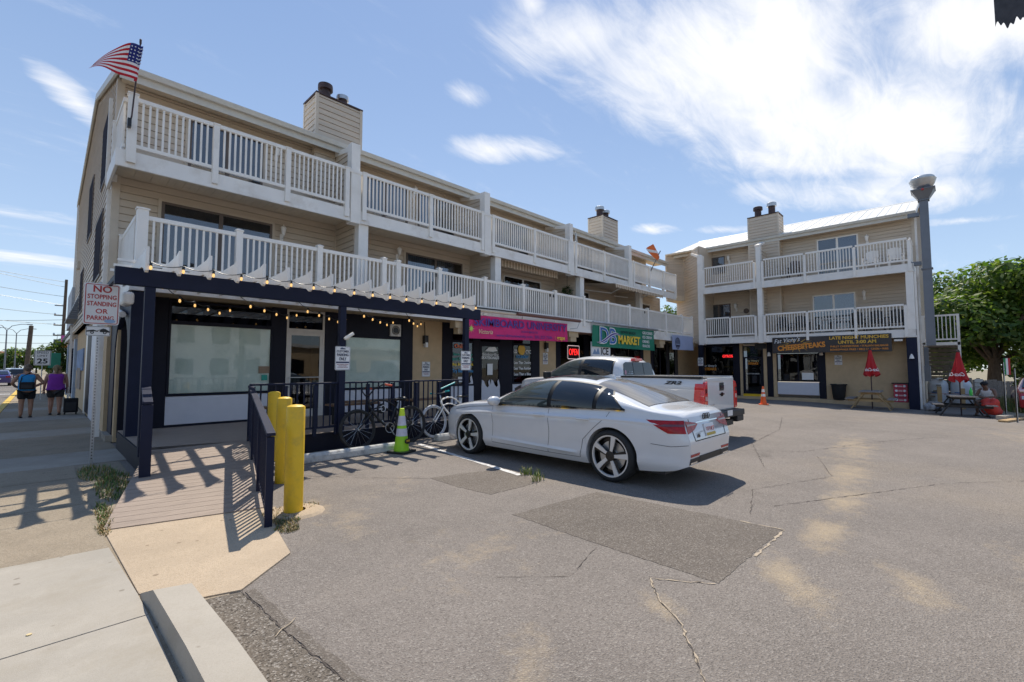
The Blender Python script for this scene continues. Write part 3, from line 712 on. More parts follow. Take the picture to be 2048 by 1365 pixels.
railing(B1, .08, 2.25, 0, 3.52, 4.49, R(90), org=(1.16, YL), bw=.05, step=.085)
inst('railing_post', pl, B1, (1.16, YW - .05, 3.30))
# gate hinges on the walkway gates
for x in (6.72, 8.02, 13.3, 13.5, 20.6): MB().box(x - .02, x + .02, YL - .06, YL - .03, 4.28, 4.38).build('gate_hinge', M['black'], B1)
stuff(far, 'siding_board', M['siding'], B1); stuff(far_bal, 'baluster', M['white'], B1); stuff(far_soff, 'soffit_panel', M['soffit'], B1)

# ---- ground floor, street side: pillar, arch, return wall
MB().box(1.13, 1.44, YL, YL + .3, 0, 3.04).build('pillar', M['navy'], B1, bevel=.01)
ar = MB(); arc = [(11.28, 2.2)] + [(12.3 + 1.0 * math.cos(math.pi - math.pi * k / 14), 2.05 + .62 * math.sin(math.pi * k / 14)) for k in range(15)] + [(13.35, 2.2), (14.2, 2.2), (14.2, 3.04), (11.28, 3.04)]
ar.prism(arc, 1.13, 1.22, 'yz'); ar.box(1.13, 1.22, 13.35, 14.2, .14, 2.2)
ar.build('arch', M['navy'], B1)
MB().box(1.06, 1.22, 14.22, 17.2, 0.1, 3.1).build('side_wall', M['tan'], B1)
MB().box(1.02, 1.24, 14.22, 17.25, -.05, .12).box(1.03, 1.3, 13.2, 14.2, 0, .14).build('wall_base', M['concrete'], B1)
MB().box(1.62, 1.66, YS, YS + 1.0, .34, 3.1).build('side_wall', M['tan'], B1)
MB().box(1.2, 1.64, YS + .9, YS + 1.0, .1, 3.1).build('side_wall', M['navy_dark'], B1)

# ---- shop fronts on y = YS
def pier(x0, x1, m, z0=.34, z1=3.1, d=.04): MB().box(x0, x1, YS - d, YS + .10, z0, z1).build('pier', M[m], B1, bevel=.006)
pier(1.62, 1.868, 'navy_dark'); pier(3.962, 4.278, 'navy_dark'); pier(5.242, 5.558, 'navy_dark'); pier(7.622, 8.0, 'navy_dark')
pier(8.002, 9.13, 'tan', d=.02); pier(9.132, 9.5, 'navy_dark'); pier(10.5, 10.75, 'navy_dark'); pier(11.82, 12.42, 'navy_dark'); pier(13.52, 13.99, 'navy_dark')
pier(13.992, 15.05, 'tan', d=.02); pier(15.052, 15.3, 'navy_dark'); pier(17.1, 17.4, 'navy_dark'); pier(19.3, 19.6, 'navy_dark'); pier(22.2, 22.5, 'navy_dark'); pier(22.502, 23.3, 'tan', d=.02)
pier(23.302, 23.6, 'navy_dark'); pier(25.2, 25.5, 'navy_dark'); pier(26.3, 26.7, 'navy_dark'); pier(26.702, 31.5, 'tan', d=.02, z0=0)
storefront(B1, 1.87, 3.96, 1.0, 3.06, YS, zt=2.58, glass='glass_green', back='paper')
storefront(B1, 5.56, 7.62, 1.0, 2.50, YS, glass='glass_green', back='paper')
pier(5.562, 7.618, 'navy_dark', 2.502, 3.1, .03); pier(9.502, 10.498, 'navy_dark', 2.84, 3.1, .03); pier(12.422, 13.518, 'navy_dark', 2.84, 3.1, .03)
for a, b in ((1.87, 3.96), (5.56, 7.62), (9.5, 10.5), (12.43, 13.52), (15.3, 17.1)):
    MB().box(a + .002, b - .002, YS - .03, YS + .05, .39, .985).build('kick_panel', M['white_panel'], B1); MB().box(a + .002, b - .002, YS - .035, YS + .05, .33, .388).build('kick_base', M['navy_dark'], B1)
def shop_door(x0, x1, z0, z1, zt, frame, back='interior', bar=True):
    d = storefront(B1, x0, x1, z0, z1, YS, zt=zt, frame=frame, back=back, name='shop_door', depth=.04)
    t = MB(); t.box(x0 + .05, x0 + .12, YS - .035, YS - .022, z0 + .05, zt - .04); t.box(x1 - .12, x1 - .05, YS - .035, YS - .022, z0 + .05, zt - .04); t.box(x0 + .12, x1 - .12, YS - .035, YS - .022, z0 + .05, z0 + .2); t.box(x0 + .12, x1 - .12, YS - .035, YS - .022, zt - .13, zt - .04)
    t.build('door_stile', M[frame], d)
    if bar: MB().tube([(x0 + .08, YS - .04, 1.35), (x0 + .08, YS - .10, 1.35), (x0 + .08, YS - .10, 1.12), (x0 + .08, YS - .04, 1.12)], .014, 6).tube([(x0 + .08, YS - .06, 1.36), (x1 - .1, YS - .06, 1.36)], .014, 6).build('door_handle', M['galv'], d)
    return d
shop_door(4.28, 5.24, .35, 3.08, 2.56, 'alu')
skd = shop_door(10.752, 11.818, .06, 3.08, 2.5, 'navy_dark', bar=False)
skw1 = storefront(B1, 9.5, 10.5, 1.0, 2.84, YS, zt=2.5); skw2 = storefront(B1, 12.43, 13.52, 1.0, 2.84, YS, zt=2.5)
mk1 = storefront(B1, 15.3, 17.1, 1.0, 3.05, YS); storefront(B1, 17.4, 19.3, .1, 3.05, YS, mull=(18.35,)); storefront(B1, 19.6, 22.2, .6, 3.05, YS, mull=(20.9,)); storefront(B1, 23.6, 25.2, .1, 3.05, YS, mull=(24.4,)); storefront(B1, 25.5, 26.3, .1, 3.05, YS)
for a, b in ((9.5, 10.5), (12.43, 13.52)): pass
for x in (8.85, 14.6, 22.3, 26.2):       # stepped bracket ends under the balcony
    MB().box(x, x + .62, YL + .06, YL + .34, 2.84, 3.09).box(x + .12, x + .5, YL + .08, YL + .30, 2.66, 2.838).build('beam_end', M['soff_tan'], B1)
v = MB().box(7.18, 7.54, YS - .09, YS - .032, 2.54, 2.90).build('wall_vent', M['alu'], B1, bevel=.006)
MB().lathe([(.13, -.10), (.13, -.09), (.10, -.09), (.10, -.075), (0, -.07)], 20, (7.36, YS, 2.72), 'y').build('vent_ring', M['galv'], v)
MB().lathe([(.09, -.094), (0, -.094)], 16, (7.36, YS, 2.72), 'y').build('vent_core', M['black'], v)
for x in (8.43, 14.35):
    s_ = MB().box(x - .07, x + .07, YS - .16, YS - .02, 2.36, 2.62).build('wall_lantern', M['black'], B1, bevel=.01)
    MB().box(x - .045, x + .045, YS - .165, YS - .05, 2.25, 2.40).build('lantern_glass', M['signwhite'], s_)
    MB().tube([(x, YS - .06, 2.62), (x, YS - .03, 3.05)], .012, 6).build('conduit', M['black'], s_)
# raised floor under the shops east of the deck
struct(MB().box(9.2, 27, 10.6, YS + .3, -.3, .05).build('shop_walkway', M['concrete']))

# ---------------------------------------------------------------- ramp, deck, railings
E1, A1 = Vector((.971, -.238, 0)), Vector((.238, .971, 0))
O1 = Vector((.49, 6.06, 0))
RAMP = thing('wooden_ramp', 'taupe boarded ramp rising from the beige concrete apron to the shop deck', 'ramp')
def rz_(a): return .018 + (.34 - .018) * clamp(a / 2.85)
bw = .142
for k in range(23):
    a = k * bw; z0, z1 = rz_(a), rz_(a + bw)
    L = 1.44 if a < 2.75 else 1.5
    p = [O1 + A1 * (a + .005), O1 + A1 * (a + bw - .005)]
    vs = []
    for q, z in ((p[0], z0), (p[1], z1)):
        for e in (0 if a > .3 else .0, L):
            w = q + E1 * e
            vs += [(w.x, w.y, z - .03), (w.x, w.y, z)]
    MB().add(vs, [(1, 3, 7, 5), (0, 4, 6, 2), (0, 2, 3, 1), (4, 5, 7, 6), (0, 1, 5, 4), (2, 6, 7, 3)]).build('deck_board', M['deckwood'], RAMP)
def P3(a, e, z): q = O1 + A1 * a + E1 * e; return (q.x, q.y, z)
for e in (-.02, 1.44):
    MB().add([P3(.05, e, -.05), P3(3.2, e, -.05), P3(3.2, e, .30), P3(.05, e, -.01), P3(.05, e + .02, -.05), P3(3.2, e + .02, -.05), P3(3.2, e + .02, .30), P3(.05, e + .02, -.01)],
             [(0, 1, 2, 3), (4, 7, 6, 5), (3, 2, 6, 7), (0, 4, 5, 1), (1, 5, 6, 2)]).build('side_skirt', M['navy_dark'], RAMP)
MB().add([P3(.0, 0, -.04), P3(3.2, 0, -.04), P3(3.2, 1.44, -.04), P3(0, 1.44, -.04)], [(0, 1, 2, 3)]).build('underside', M['dark'], RAMP)

DECK = thing('shop_deck', 'raised taupe boarded deck with black skirt in front of the first shop', 'deck', (0, 0, 0))
k = 0; y = 8.92
dmesh = MB().box(1.14, 9.2, .005, bw - .005, .31, .34).mesh('deck_board', M['deckwood'])
while y < 12.06: inst('deck_board', dmesh, DECK, (0, y, 0)); y += bw
MB().box(2.6, 7.6, 8.885, 8.917, -.02, .335).build('skirt', M['navy_dark'], DECK)
MB().box(1.11, 1.138, 8.95, 12.0, -.02, .335).build('skirt', M['navy_dark'], DECK)
MB().box(7.57, 7.6, 8.92, 10.6, -.02, .305).build('skirt', M['navy_dark'], DECK)
MB().box(1.14, 9.2, 8.95, 12.06, -.02, .0).build('underside', M['dark'], DECK)

def picket_fence(name, label, pts, h, base, tw=.10, pick=.022, step=.118, posts=None, grp=None, pw=.06):
    """metal railing following pts (x, y, z of the walking surface)"""
    t = thing(name, label, 'railing', pts[0], group=grp); o = Vector(pts[0])
    pts = [Vector(p) - o for p in pts]
    for a, b in zip(pts, pts[1:]):
        up = Vector((0, 0, 1)); d = (b - a); L = math.hypot(d.x, d.y); dn = d.normalized()
        MB().bar(a + up * h - dn * .05, b + up * h + dn * .02, tw, .035).build('top_rail', M['navy'], t, bevel=.006)
        MB().bar(a + up * base, b + up * base, .03, .04).build('bottom_rail', M['navy'], t)
        n_ = int(L / step); hh = h - base - .02
        me = MB().box(-pick / 2, pick / 2, -pick / 2, pick / 2, 0, hh).mesh('picket', M['navy'])
        rz = math.atan2(d.y, d.x)
        for i in range(1, n_):
            q = a + d * (i / n_); inst('picket', me, t, q + up * (base + .005), (0, 0, rz))
        for f in (posts or (0, 1)):
            q = a + d * f; inst('fence_post', _post(pw, h - .015), t, q - up * .02, (0, 0, rz))
    return t
_pc = {}
def _post(w, h):
    if (w, round(h, 3)) not in _pc: _pc[(w, round(h, 3))] = MB().box(-w / 2, w / 2, -w / 2, w / 2, -.02, h).mesh('fence_post', M['navy'])
    return _pc[(w, round(h, 3))]
picket_fence('ramp_railing', 'long navy metal railing with close pickets along the lot side of the ramp', [(1.66, 5.03, .0), (2.57, 8.84, .34)], .935, .09, .085, posts=(0, .33, .68, 1), step=.112, pw=.07)
picket_fence('ramp_railing', 'short navy railing on the sidewalk side of the ramp', [(1.00, 7.62, .18), (1.12, 8.72, .33)], .97, .10, .11, step=.10, pw=.12)
picket_fence('deck_railing', 'navy deck railing between the ramp and the middle pergola post', [(2.60, 8.82, .34), (4.10, 8.82, .34)], .965, .12, .09, posts=(0, .36, .72, 1), step=.125)
picket_fence('deck_railing', 'navy deck railing behind the bicycles, east of the middle pergola post', [(4.25, 8.82, .34), (7.30, 8.82, .34)], .965, .12, .09, posts=(.17, .36, .56, .77), step=.125)

# ---------------------------------------------------------------- pergola and string lights
PG = thing('pergola', 'navy beam pergola on square posts with white rafters over the shop deck', 'pergola')
MB().box(.70, 7.84, 8.74, 8.86, 2.83, 3.09).build('beam', M['navy'], PG, bevel=.006)
for x, z in ((1.12, .30), (4.175, .34), (7.39, .34)): MB().box(x - .065, x + .065, 8.745, 8.855, z - .02, 2.828).build('post', M['navy'], PG, bevel=.008)
raf = MB().prism([(8.22, 2.99), (8.27, 2.965), (8.34, 3.0), (8.44, 3.05), (8.58, 3.085), (8.74, 3.092), (10.93, 3.092), (10.93, 3.25), (8.80, 3.28), (8.40, 3.29), (8.22, 3.335)], -.02, .02, 'yz').mesh('rafter', M['white'])
RX = [1.0 + .385 * k for k in range(17)]
for x in RX: inst('rafter', raf, PG, (x, 0, 0))
for y in (9.45, 10.0, 10.55): MB().box(.78, 7.5, y - .02, y + .02, 3.293, 3.335).build('purlin', M['white'], PG)
MB().box(.76, .80, 8.9, 10.93, 3.0, 3.09).build('side_beam', M['navy'], PG)

socket_me = MB().lathe([(.0, .0), (.016, -.002), (.02, -.05), (.014, -.055)], 8).mesh('socket', M['black'], smooth=True)
bulb_me = MB().lathe([(.010, -.05), (.016, -.066), (.020, -.084), (.016, -.103), (.007, -.112), (0, -.114)], 10).mesh('bulb', M['bulb'], smooth=True)
def string_light(label, pts, drop=.04, sag=.05, sub=1):
    t = thing('string_lights', label, 'string lights', pts[0], group='string lights of the pergola'); o = Vector(pts[0]); P = [Vector(p) - o for p in pts]; w = []
    for a, b in zip(P, P[1:]):
        for k in range(6):
            f = k / 6; q = a.lerp(b, f); q.z -= sag * 4 * f * (1 - f); w.append(q)
    w.append(P[-1]); MB().tube(w, .006, 5).build('wire', M['black'], t)
    for q in P:
        s = inst('socket', socket_me, t, q); inst('bulb', bulb_me, s, (0, 0, 0))
    return t
string_light('row of lit bulbs hung along the white rafter tips', [(x + .04, 8.205, 3.11) for x in RX], sag=.045)
zig = []
def run(x0, y0, x1, y1, n_): return [(x0 + (x1 - x0) * i / (n_ - 1), y0 + (y1 - y0) * i / (n_ - 1), 2.83 + (.13 if i in (0, n_ - 1) else 0) - .0) for i in range(n_)]
string_light('lit bulb string under the pergola nearest the sidewalk', run(1.3, 9.0, 2.9, 11.6, 6))
string_light('lit bulb string under the pergola before the glass door', run(2.3, 8.95, 4.3, 11.5, 6))
string_light('lit bulb string under the pergola left of the middle post', run(3.3, 8.95, 5.6, 11.6, 6))
string_light('lit bulb string under the pergola right of the middle post', run(4.5, 8.95, 6.9, 11.4, 6))
string_light('lit bulb string under the pergola at its east end', run(5.7, 8.95, 7.7, 11.2, 5))
# benches on the deck
def bench(x, y, L, label):
    t = thing('wooden_bench', label, 'bench', (x, y, .34), group='benches on the shop deck')
    for k in range(3): MB().box(0, L, k * .13 + .004, k * .13 + .126, .42, .46).build('plank', BW, t)
    for q in (.15, L - .2): MB().box(q, q + .05, .02, .06, 0, .42).box(q, q + .05, .32, .36, 0, .42).box(q, q + .05, .02, .36, .38, .415).build('leg', M['black'], t)
BW = mat('brown_bench_wood', (.17, .09, .045), .55, var=.25, scale=4, stretch=(2, 14, 14))
bench(4.45, 9.75, 1.15, 'brown plank bench behind the middle pergola post')
bench(5.0, 10.4, 1.6, 'brown plank bench behind the black bicycle frame')
bench(6.55, 9.9, 1.3, 'brown plank bench behind the white bicycle')
bench(3.2, 10.1, .9, 'brown plank bench in front of the glass shop door')
# security camera on the middle post
t = thing('security_camera', 'white bullet security camera on the middle pergola post', 'camera', (4.25, 8.73, 2.16))
MB().tube([(.0, 0, 0), (.02, -.03, .02), (.06, -.05, .10)], .014, 6).build('bracket', M['white'], t)
MB().tube([(-.02, -.05, .05), (.10, -.06, .13)], .034, 10).build('housing', M['white'], t, smooth=True)
MB().tube([(-.075, -.045, .012), (-.02, -.05, .05)], [.028, .034], 10).build('lens', M['white'], t, smooth=True)
# bollards
BOLL = None
for i, (x, y, lab) in enumerate(((2.01, 5.32, 'yellow steel bollard nearest the camera at the ramp foot'), (2.43, 6.85, 'middle yellow bollard of three beside the ramp railing'), (2.86, 8.55, 'farthest yellow bollard, next to the deck edge'))):
    if i == 0:
        BOLL = thing('bollard', lab, 'bollard', (x, y, 0), group='yellow bollards beside the ramp')
        MB().lathe([(.098, -.05), (.098, 1.16), (.092, 1.172)], 28).build('tube', M['yellow'], BOLL, smooth=True)
        MB().lathe([(.092, 1.172), (.06, 1.188), (0, 1.195)], 28).build('cap', M['yellow'], BOLL, smooth=True)
    else:
        c = copy_tree(BOLL); c.location = (x, y, 0); c['label'] = lab
MB().lathe([(.30, 0), (.26, .022), (.1, .03)], 14, (2.05, 5.34, 0)).build('concrete_footing', M['apron'])['kind'] = 'structure'
# wheel stop kerb
WS = mat('flaking_painted_concrete', (.50, .49, .45), .85, var=.12, scale=8, bump=.5, bscale=60, col2=(.20, .185, .17), v2=.85, s2=9)
def wheel_stop(x0, x1, y, label):
    t = MB()
    t.prism([(-.10, 0), (.10, 0), (.085, .10), (.05, .15), (-.05, .15), (-.085, .10)], 0, x1 - x0, 'yz')
    o = t.build('wheel_stop', WS, bevel=.02); o.location = (x0, y, 0); tag(o, label, 'wheel stop'); return o
wheel_stop(3.02, 5.05, 7.95, 'flaking white concrete wheel stop in front of the black bicycle')
wheel_stop(6.1, 7.6, 8.25, 'concrete wheel stop under the nose of the white sedan')

# ---------------------------------------------------------------- second apartment building at the back of the lot
B2 = thing('apartment_building', 'shorter beige apartment building across the back of the lot above the cheesesteak shop', 'building', (26.3, 10.6, 0), R(-90))
Y2 = 1.75
MB().prism([(.05, .15), (-2.4, 2.62), (-2.4, 13), (9.35, 13), (9.35, Y2), (.22, Y2)], 2.95, 6.1, 'xy').build('wall', M['siding'], B2)
MB().prism([(.05, .15), (-1.46, 1.64), (-2.26, .86), (-2.45, 1.1), (-2.4, 13), (9.35, 13), (9.35, Y2), (.22, Y2)], 6.102, 8.7, 'xy').build('wall', M['siding'], B2)
MB().prism([(-1.46, 1.60), (-2.26, .86), (-2.40, 1.0), (-2.38, 2.5)], 5.78, 6.10, 'xy').build('overhang', M['soffit'], B2)
siding(B2, .24, Y2, 3.3, 6.0, 9.11); siding(B2, .24, Y2, 6.2, 8.66, 9.11)
far2, bal2 = MB(), MB()
a45 = math.atan2(.697, -.717)
siding(B2, -2.4, 2.54, 3.0, 6.1, 3.4, math.atan2(-.697, .70))            # angled end walls
siding(B2, -1.47, 1.62, 6.1, 8.62, 2.1, math.atan2(-.697, .70))
siding(B2, -2.27, .86, 6.1, 8.6, 1.1, math.atan2(.697, .717))
for q in ((-.03, .03, .10, .16, 3, 8.6), (-1.52, -1.44, 1.57, 1.66, 5.9, 8.6), (-2.32, -2.24, .79, .88, 5.9, 8.6)): MB().box(*q).build('corner_trim', M['siding_trim'], B2)
def clip2(z):
    if z < 8.75: return (0, 13 - Y2)
    lo = 1.2 + (z + .2 - 8.75) / (10.58 - 8.75) * 5; hi = 13 if z < 9.6 else 13 - (z + .1 - 9.6) / (10.58 - 9.6) * 6.8
    return (max(lo, Y2) - Y2, min(hi, 13) - Y2)
MB().prism([(Y2, 8.6), (Y2, 8.9), (6.2, 10.5), (12.9, 9.55), (12.9, 8.6)], .1, 9.34, 'yz').build('gable_wall', M['siding'], B2)
siding(B2, 9.36, Y2, 0.0, 10.4, 13 - Y2, R(90), clip=clip2)
MB().box(9.30, 9.41, Y2 - .05, Y2 + .06, 2.9, 8.7).build('corner_trim', M['siding_trim'], B2)
roof(B2, -2.3, 9.48, 1.15, 8.72, 6.2, 10.58, 13.1, 9.6)
gutter(B2, -2.25, 9.5, 1.15, 8.74); soffit(B2, -1.4, 9.4, 1.17, Y2, 8.66)
MB().box(-2.3, 0, .75, 1.9, 8.62, 8.70).build('eave_canopy', M['soffit'], B2)
chimney(B2, 2.45, 3.93, 1.2, 2.1, 3.2, 10.02)
flue(B2, 2.85, 1.6, 10.05, .62, .17); flue(B2, 3.55, 1.6, 10.05, .70, .17, shiny=True)
# decks
for z0, fl, cx1 in ((2.93, 3.28, 0), (5.80, 6.16, 0)):
    MB().box(.30, 9.36, .03, Y2, fl - .1, fl).build('deck_floor', M['fascia'], B2)
    MB().box(.31, 9.38, -.01, .03, z0 + .08, fl).box(.31, 9.38, -.03, .03, z0, z0 + .078).build('fascia', M['fascia'], B2)
    MB().box(9.36, 9.40, -.01, Y2, z0, fl).build('fascia', M['fascia'], B2)
soffit(B2, .32, 9.36, .06, Y2, 6.04)
MB().box(.3, 9.36, .05, 1.0, 3.10, 3.16).build('ceiling', M['soff_tan'], B2)
p2 = post_mesh(.11, 1.36)
for xs, zb in (((.36, 3.02), 5.82), ((3.42, 5.33, 7.32, 9.26), 5.82), ((.38, 1.74, 3.02), 2.96), ((3.45, 5.36, 7.28, 9.05), 2.96)):
    zr = 7.32 if zb > 5 else 4.41
    for x in xs: inst('railing_post', p2, B2, (x, -.012, zb))
    for a, b in zip(xs, xs[1:]): railing(B2, a + .05, b - .05, -.01, zr - 1.04, zr, step=.118)
railing(B2, .05, 1.6, 0, 6.28, 7.32, R(90), org=(9.30, 0)); railing(B2, .05, 1.6, 0, 3.37, 4.41, R(90), org=(9.30, 0))
for x0, x1, z0, z1 in ((0, .30, 2.9, 8.06), (3.11, 3.33, 5.80, 8.08), (3.13, 3.37, 2.9, 5.80), (9.10, 9.37, 3.28, 5.80)):
    MB().box(x0, x1, -.02, .26, z0, z1).build('column', M['white'], B2, bevel=.008)
for x, za, zb in ((.05, 3.3, 5.8), (3.16, 3.3, 6.0), (3.16, 6.18, 7.9)):
    MB().box(x, x + .13, .27, Y2, za, zb).build('privacy_wall', M['siding'], B2)
    siding(B2, x + .13, .27, za, zb, Y2 - .27, R(90))
MB().bar((3.2, -.05, 8.06), (3.2, .95, 8.42), .24, .10).build('wall_cap', M['white'], B2); MB().bar((.14, .0, 8.03), (-.55, .75, 8.42), .26, .14).build('wall_cap', M['white'], B2)
sliding_door(B2, -.15, .96, 7.2, 8.22, Y2 - .02, 'bronze', split=.35)
sliding_door(B2, -.15, 1.22, 3.35, 5.36, Y2 - .02, 'bronze', blind=((.6, .95),))
d = sliding_door(B2, 5.58, 7.30, 6.2, 8.25, Y2 - .02, 'white'); MB().box(6.5, 7.22, Y2 - .06, Y2 - .05, 6.3, 8.18).build('curtain', M['curtain'], d)
d = sliding_door(B2, 5.30, 7.10, 3.35, 5.36, Y2 - .02, 'white'); MB().box(6.25, 7.03, Y2 - .06, Y2 - .05, 3.45, 5.29).build('curtain', M['curtain'], d)
for x, z in ((1.2, 7.85), (1.52, 5.0), (7.66, 7.75), (7.45, 5.05)): wall_lamp(B2, x, Y2 - .02, z, .95)
MB().lathe([(.10, 0), (.15, -.02), (.10, -.04), (.05, -.02), (0, -.03)], 14, (2.05, Y2 - .03, 4.85), 'y').build('wall_ornament', M['bronze'], B2)
downspout(B2, 9.45, Y2 + .02, -.1, 8.6); downspout(B2, 9.42, .12, -.15, 5.8)
# ground floor
Y0 = .7
def pier2(x0, x1, m, z0=.08, z1=3.1, d=.04): MB().box(x0, x1, Y0 - d, Y0 + .12, z0, z1).build('pier', M[m], B2, bevel=.006)
pier2(1.66, 1.95, 'navy_dark'); pier2(1.952, 2.11, 'tan', d=.02); pier2(3.132, 3.31, 'tan', d=.02); pier2(3.312, 3.59, 'navy_dark'); pier2(3.592, 3.77, 'tan', d=.02)
pier2(5.632, 5.92, 'navy_dark'); pier2(5.922, 9.32, 'tan', d=.02); pier2(3.772, 5.63, 'navy_dark', 2.35, 3.1, .03); pier2(-.2, 1.658, 'navy_dark', 2.86, 3.1, .03); pier2(-.2, 1.658, 'tan', .08, .85, .03)
MB().box(-.06, .19, -.02, .25, -.1, 2.925).build('pillar', M['navy_dark'], B2, bevel=.008); MB().box(9.02, 9.37, .0, .32, -.3, 2.925).build('pillar', M['navy'], B2, bevel=.008)
MB().box(9.30, 9.36, .32, 13, -.3, 3.0).build('side_wall', M['tan'], B2)
def shop2(x0, x1, z0, z1, mull=(), zt=None):
    f = MB(); t = .05
    f.box(x0, x0 + t, Y0 - .05, Y0 + .02, z0, z1); f.box(x1 - t, x1, Y0 - .05, Y0 + .02, z0, z1); f.box(x0 + t, x1 - t, Y0 - .05, Y0 + .02, z1 - t, z1); f.box(x0 + t, x1 - t, Y0 - .05, Y0 + .02, z0, z0 + t)
    for q in mull: f.box(q - .03, q + .03, Y0 - .047, Y0 + .02, z0 + t, z1 - t)
    fr = f.build('shop_window', M['navy_dark'], B2)
    e = [x0 + t] + list(mull) + [x1 - t]
    for a, b in zip(e, e[1:]): MB().box(a + .002, b - .002, Y0 - .02, Y0 - .015, z0 + t, z1 - t).build('pane', M['glass_dark'], fr)
    MB().box(x0, x1, Y0 + .7, Y0 + .72, z0, z1).build('room_behind', M['interior'], fr)
    return fr
w1 = shop2(-.18, 1.655, .86, 2.86); w2 = shop2(3.775, 5.628, .9, 2.34, mull=(4.75,)); dr = shop2(2.112, 3.13, .1, 2.8)
dr.name = 'shop_door'
MB().box(2.2, 3.04, Y0 - .03, Y0 - .021, .2, .36).box(2.17, 2.24, Y0 - .03, Y0 - .021, .36, 2.2).box(3.0, 3.07, Y0 - .03, Y0 - .021, .36, 2.2).box(2.24, 3.0, Y0 - .03, Y0 - .021, 2.12, 2.2).build('door_stile', M['navy_dark'], dr)
MB().box(2.12, 3.12, Y0 - .12, Y0 - .04, .06, .2).build('yellow_threshold', M['yellow'], B2)
MB().box(3.79, 5.62, Y0 - .04, Y0 + .03, .24, .86).build('kick_panel', M['white_panel'], B2)
MB().box(-.2, 9.02, .27, Y0 + .5, -.4, .07).build('step', M['tan'], B2, bevel=.02)
for x in (3.45, 5.77):
    s_ = MB().lathe([(.02, .22), (.06, .18), (.085, .04), (.085, 0), (0, .0)], 10, (x, Y0 - .14, 2.22)).build('wall_lantern', M['white'], B2, smooth=35)
s_ = MB().lathe([(.02, .2), (.06, .12), (.09, .0), (0, .0)], 10, (9.18, -.09, 2.0)).build('wall_lantern', M['white'], B2, smooth=35)
MB().box(8.62, 8.9, .0, .12, 2.78, 2.86).build('flood_light', M['white'], B2); MB().box(8.6, 8.95, -.02, .1, 2.87, 2.92).build('flood_light', M['black'], B2)
MB().box(2.75, 3.3, Y0 - .06, Y0 - .035, 2.62, 2.9).build('transom_box', M['black'], B2)

# exhaust duct on the gable
EX = thing('exhaust_duct', 'tall square grey kitchen exhaust duct with round fan cap beside the far building', 'duct', (26.45, .78, 2.55))
MB().box(-.15, .15, -.15, .15, 0, 3.3).build('duct', M['duct'], EX); MB().box(-.145, .145, -.145, .145, 3.304, 6.3).build('duct', M['duct'], EX)
MB().box(-.19, .19, -.19, .19, 3.28, 3.33).build('seam', M['duct'], EX); MB().box(-.19, .19, -.19, .19, 6.28, 6.33).build('seam', M['duct'], EX)
MB().add([(-.17, -.17, 6.33), (.17, -.17, 6.33), (.17, .17, 6.33), (-.17, .17, 6.33), (-.38, -.38, 6.72), (.38, -.38, 6.72), (.38, .38, 6.72), (-.38, .38, 6.72)], [(0, 1, 5, 4), (1, 2, 6, 5), (2, 3, 7, 6), (3, 0, 4, 7), (4, 5, 6, 7)]).build('flare', M['duct'], EX)
MB().box(-.40, .40, -.40, .40, 6.721, 6.76).build('flange', M['duct'], EX)
MB().lathe([(.2, 6.76), (.25, 6.82), (.31, 6.86), (.39, 6.98), (.44, 7.14), (.46, 7.2), (.43, 7.2), (.40, 7.16), (.40, 7.3), (.36, 7.34), (.0, 7.36)], 24).build('fan_housing', M['galv'], EX, smooth=35)
MB().box(-.55, -.44, -.04, .04, 6.64, 6.70).build('junction_box', M['signred'], EX)
for z in (3.5, 5.65): MB().box(-.1, .1, .17, .55, z, z + .16).build('bracket', M['duct'], EX)

# ---------------------------------------------------------------- signs, banners, lettering
def flat(name, col, **k): return mat(name, col, k.pop('rough', .5), var=.03, **k)
def rounded(w, h, r, n=5):
    P = []
    for cx, cy, a0 in ((w / 2 - r, h / 2 - r, 0), (-w / 2 + r, h / 2 - r, 90), (-w / 2 + r, -h / 2 + r, 180), (w / 2 - r, -h / 2 + r, 270)):
        for k in range(n + 1):
            a = R(a0 + 90 * k / n); P.append((cx + r * math.cos(a), cy + r * math.sin(a)))
    return P
def panel(name, w, h, m, parent, x=0, z=0, y0=-.004, y1=0, r=.02, T=None): return MB(T).prism([(a + x, b + z) for a, b in rounded(w, h, r)], y0, y1, 'xz').build(name, m, parent)
def frame_ring(name, w, h, t, m, parent, x=0, z=0, y=-.0055, r=.02):
    a, b = rounded(w, h, r), rounded(w - 2 * t, h - 2 * t, max(.004, r - t)); n_ = len(a)
    return MB().add([(p + x, y, q + z) for p, q in a] + [(p + x, y, q + z) for p, q in b], [(i, (i + 1) % n_, n_ + (i + 1) % n_, n_ + i) for i in range(n_)]).build(name, m, parent)
PT = plate(0, -.006, 0)
def plate_at(y): return plate(0, y, 0)

# no stopping sign
t = thing('no_stopping_sign', 'white and red NO STOPPING sign on a perforated post at the sidewalk', 'sign', (.655, 10.38, -.02))
MB().box(-.022, .022, .0, .045, 0, 3.08).build('post', M['galv'], t)
hol = MB()
for k in range(58): hol.lathe([(.009, -.0015), (0, -.0015)], 8, (0, 0, .12 + k * .05), 'y')
hol.build('post_hole', M['black'], t)['kind'] = 'stuff'
panel('sign_plate', .46, .70, M['signwhite'], t, .03, 2.70, r=.04); frame_ring('sign_border', .43, .67, .012, M['signred'], t, .03, 2.70, r=.03)
lettering([('NO', .03, 2.95, .155, dict(bold=.004)), ('STOPPING', .03, 2.82, .105, dict(width=.37, bold=.002)), ('STANDING', .03, 2.70, .105, dict(width=.37, bold=.002)), ('OR', .03, 2.575, .11, dict(bold=.002)), ('PARKING', .02, 2.46, .105, dict(width=.34, bold=.002))], PT, t, M['signred'])
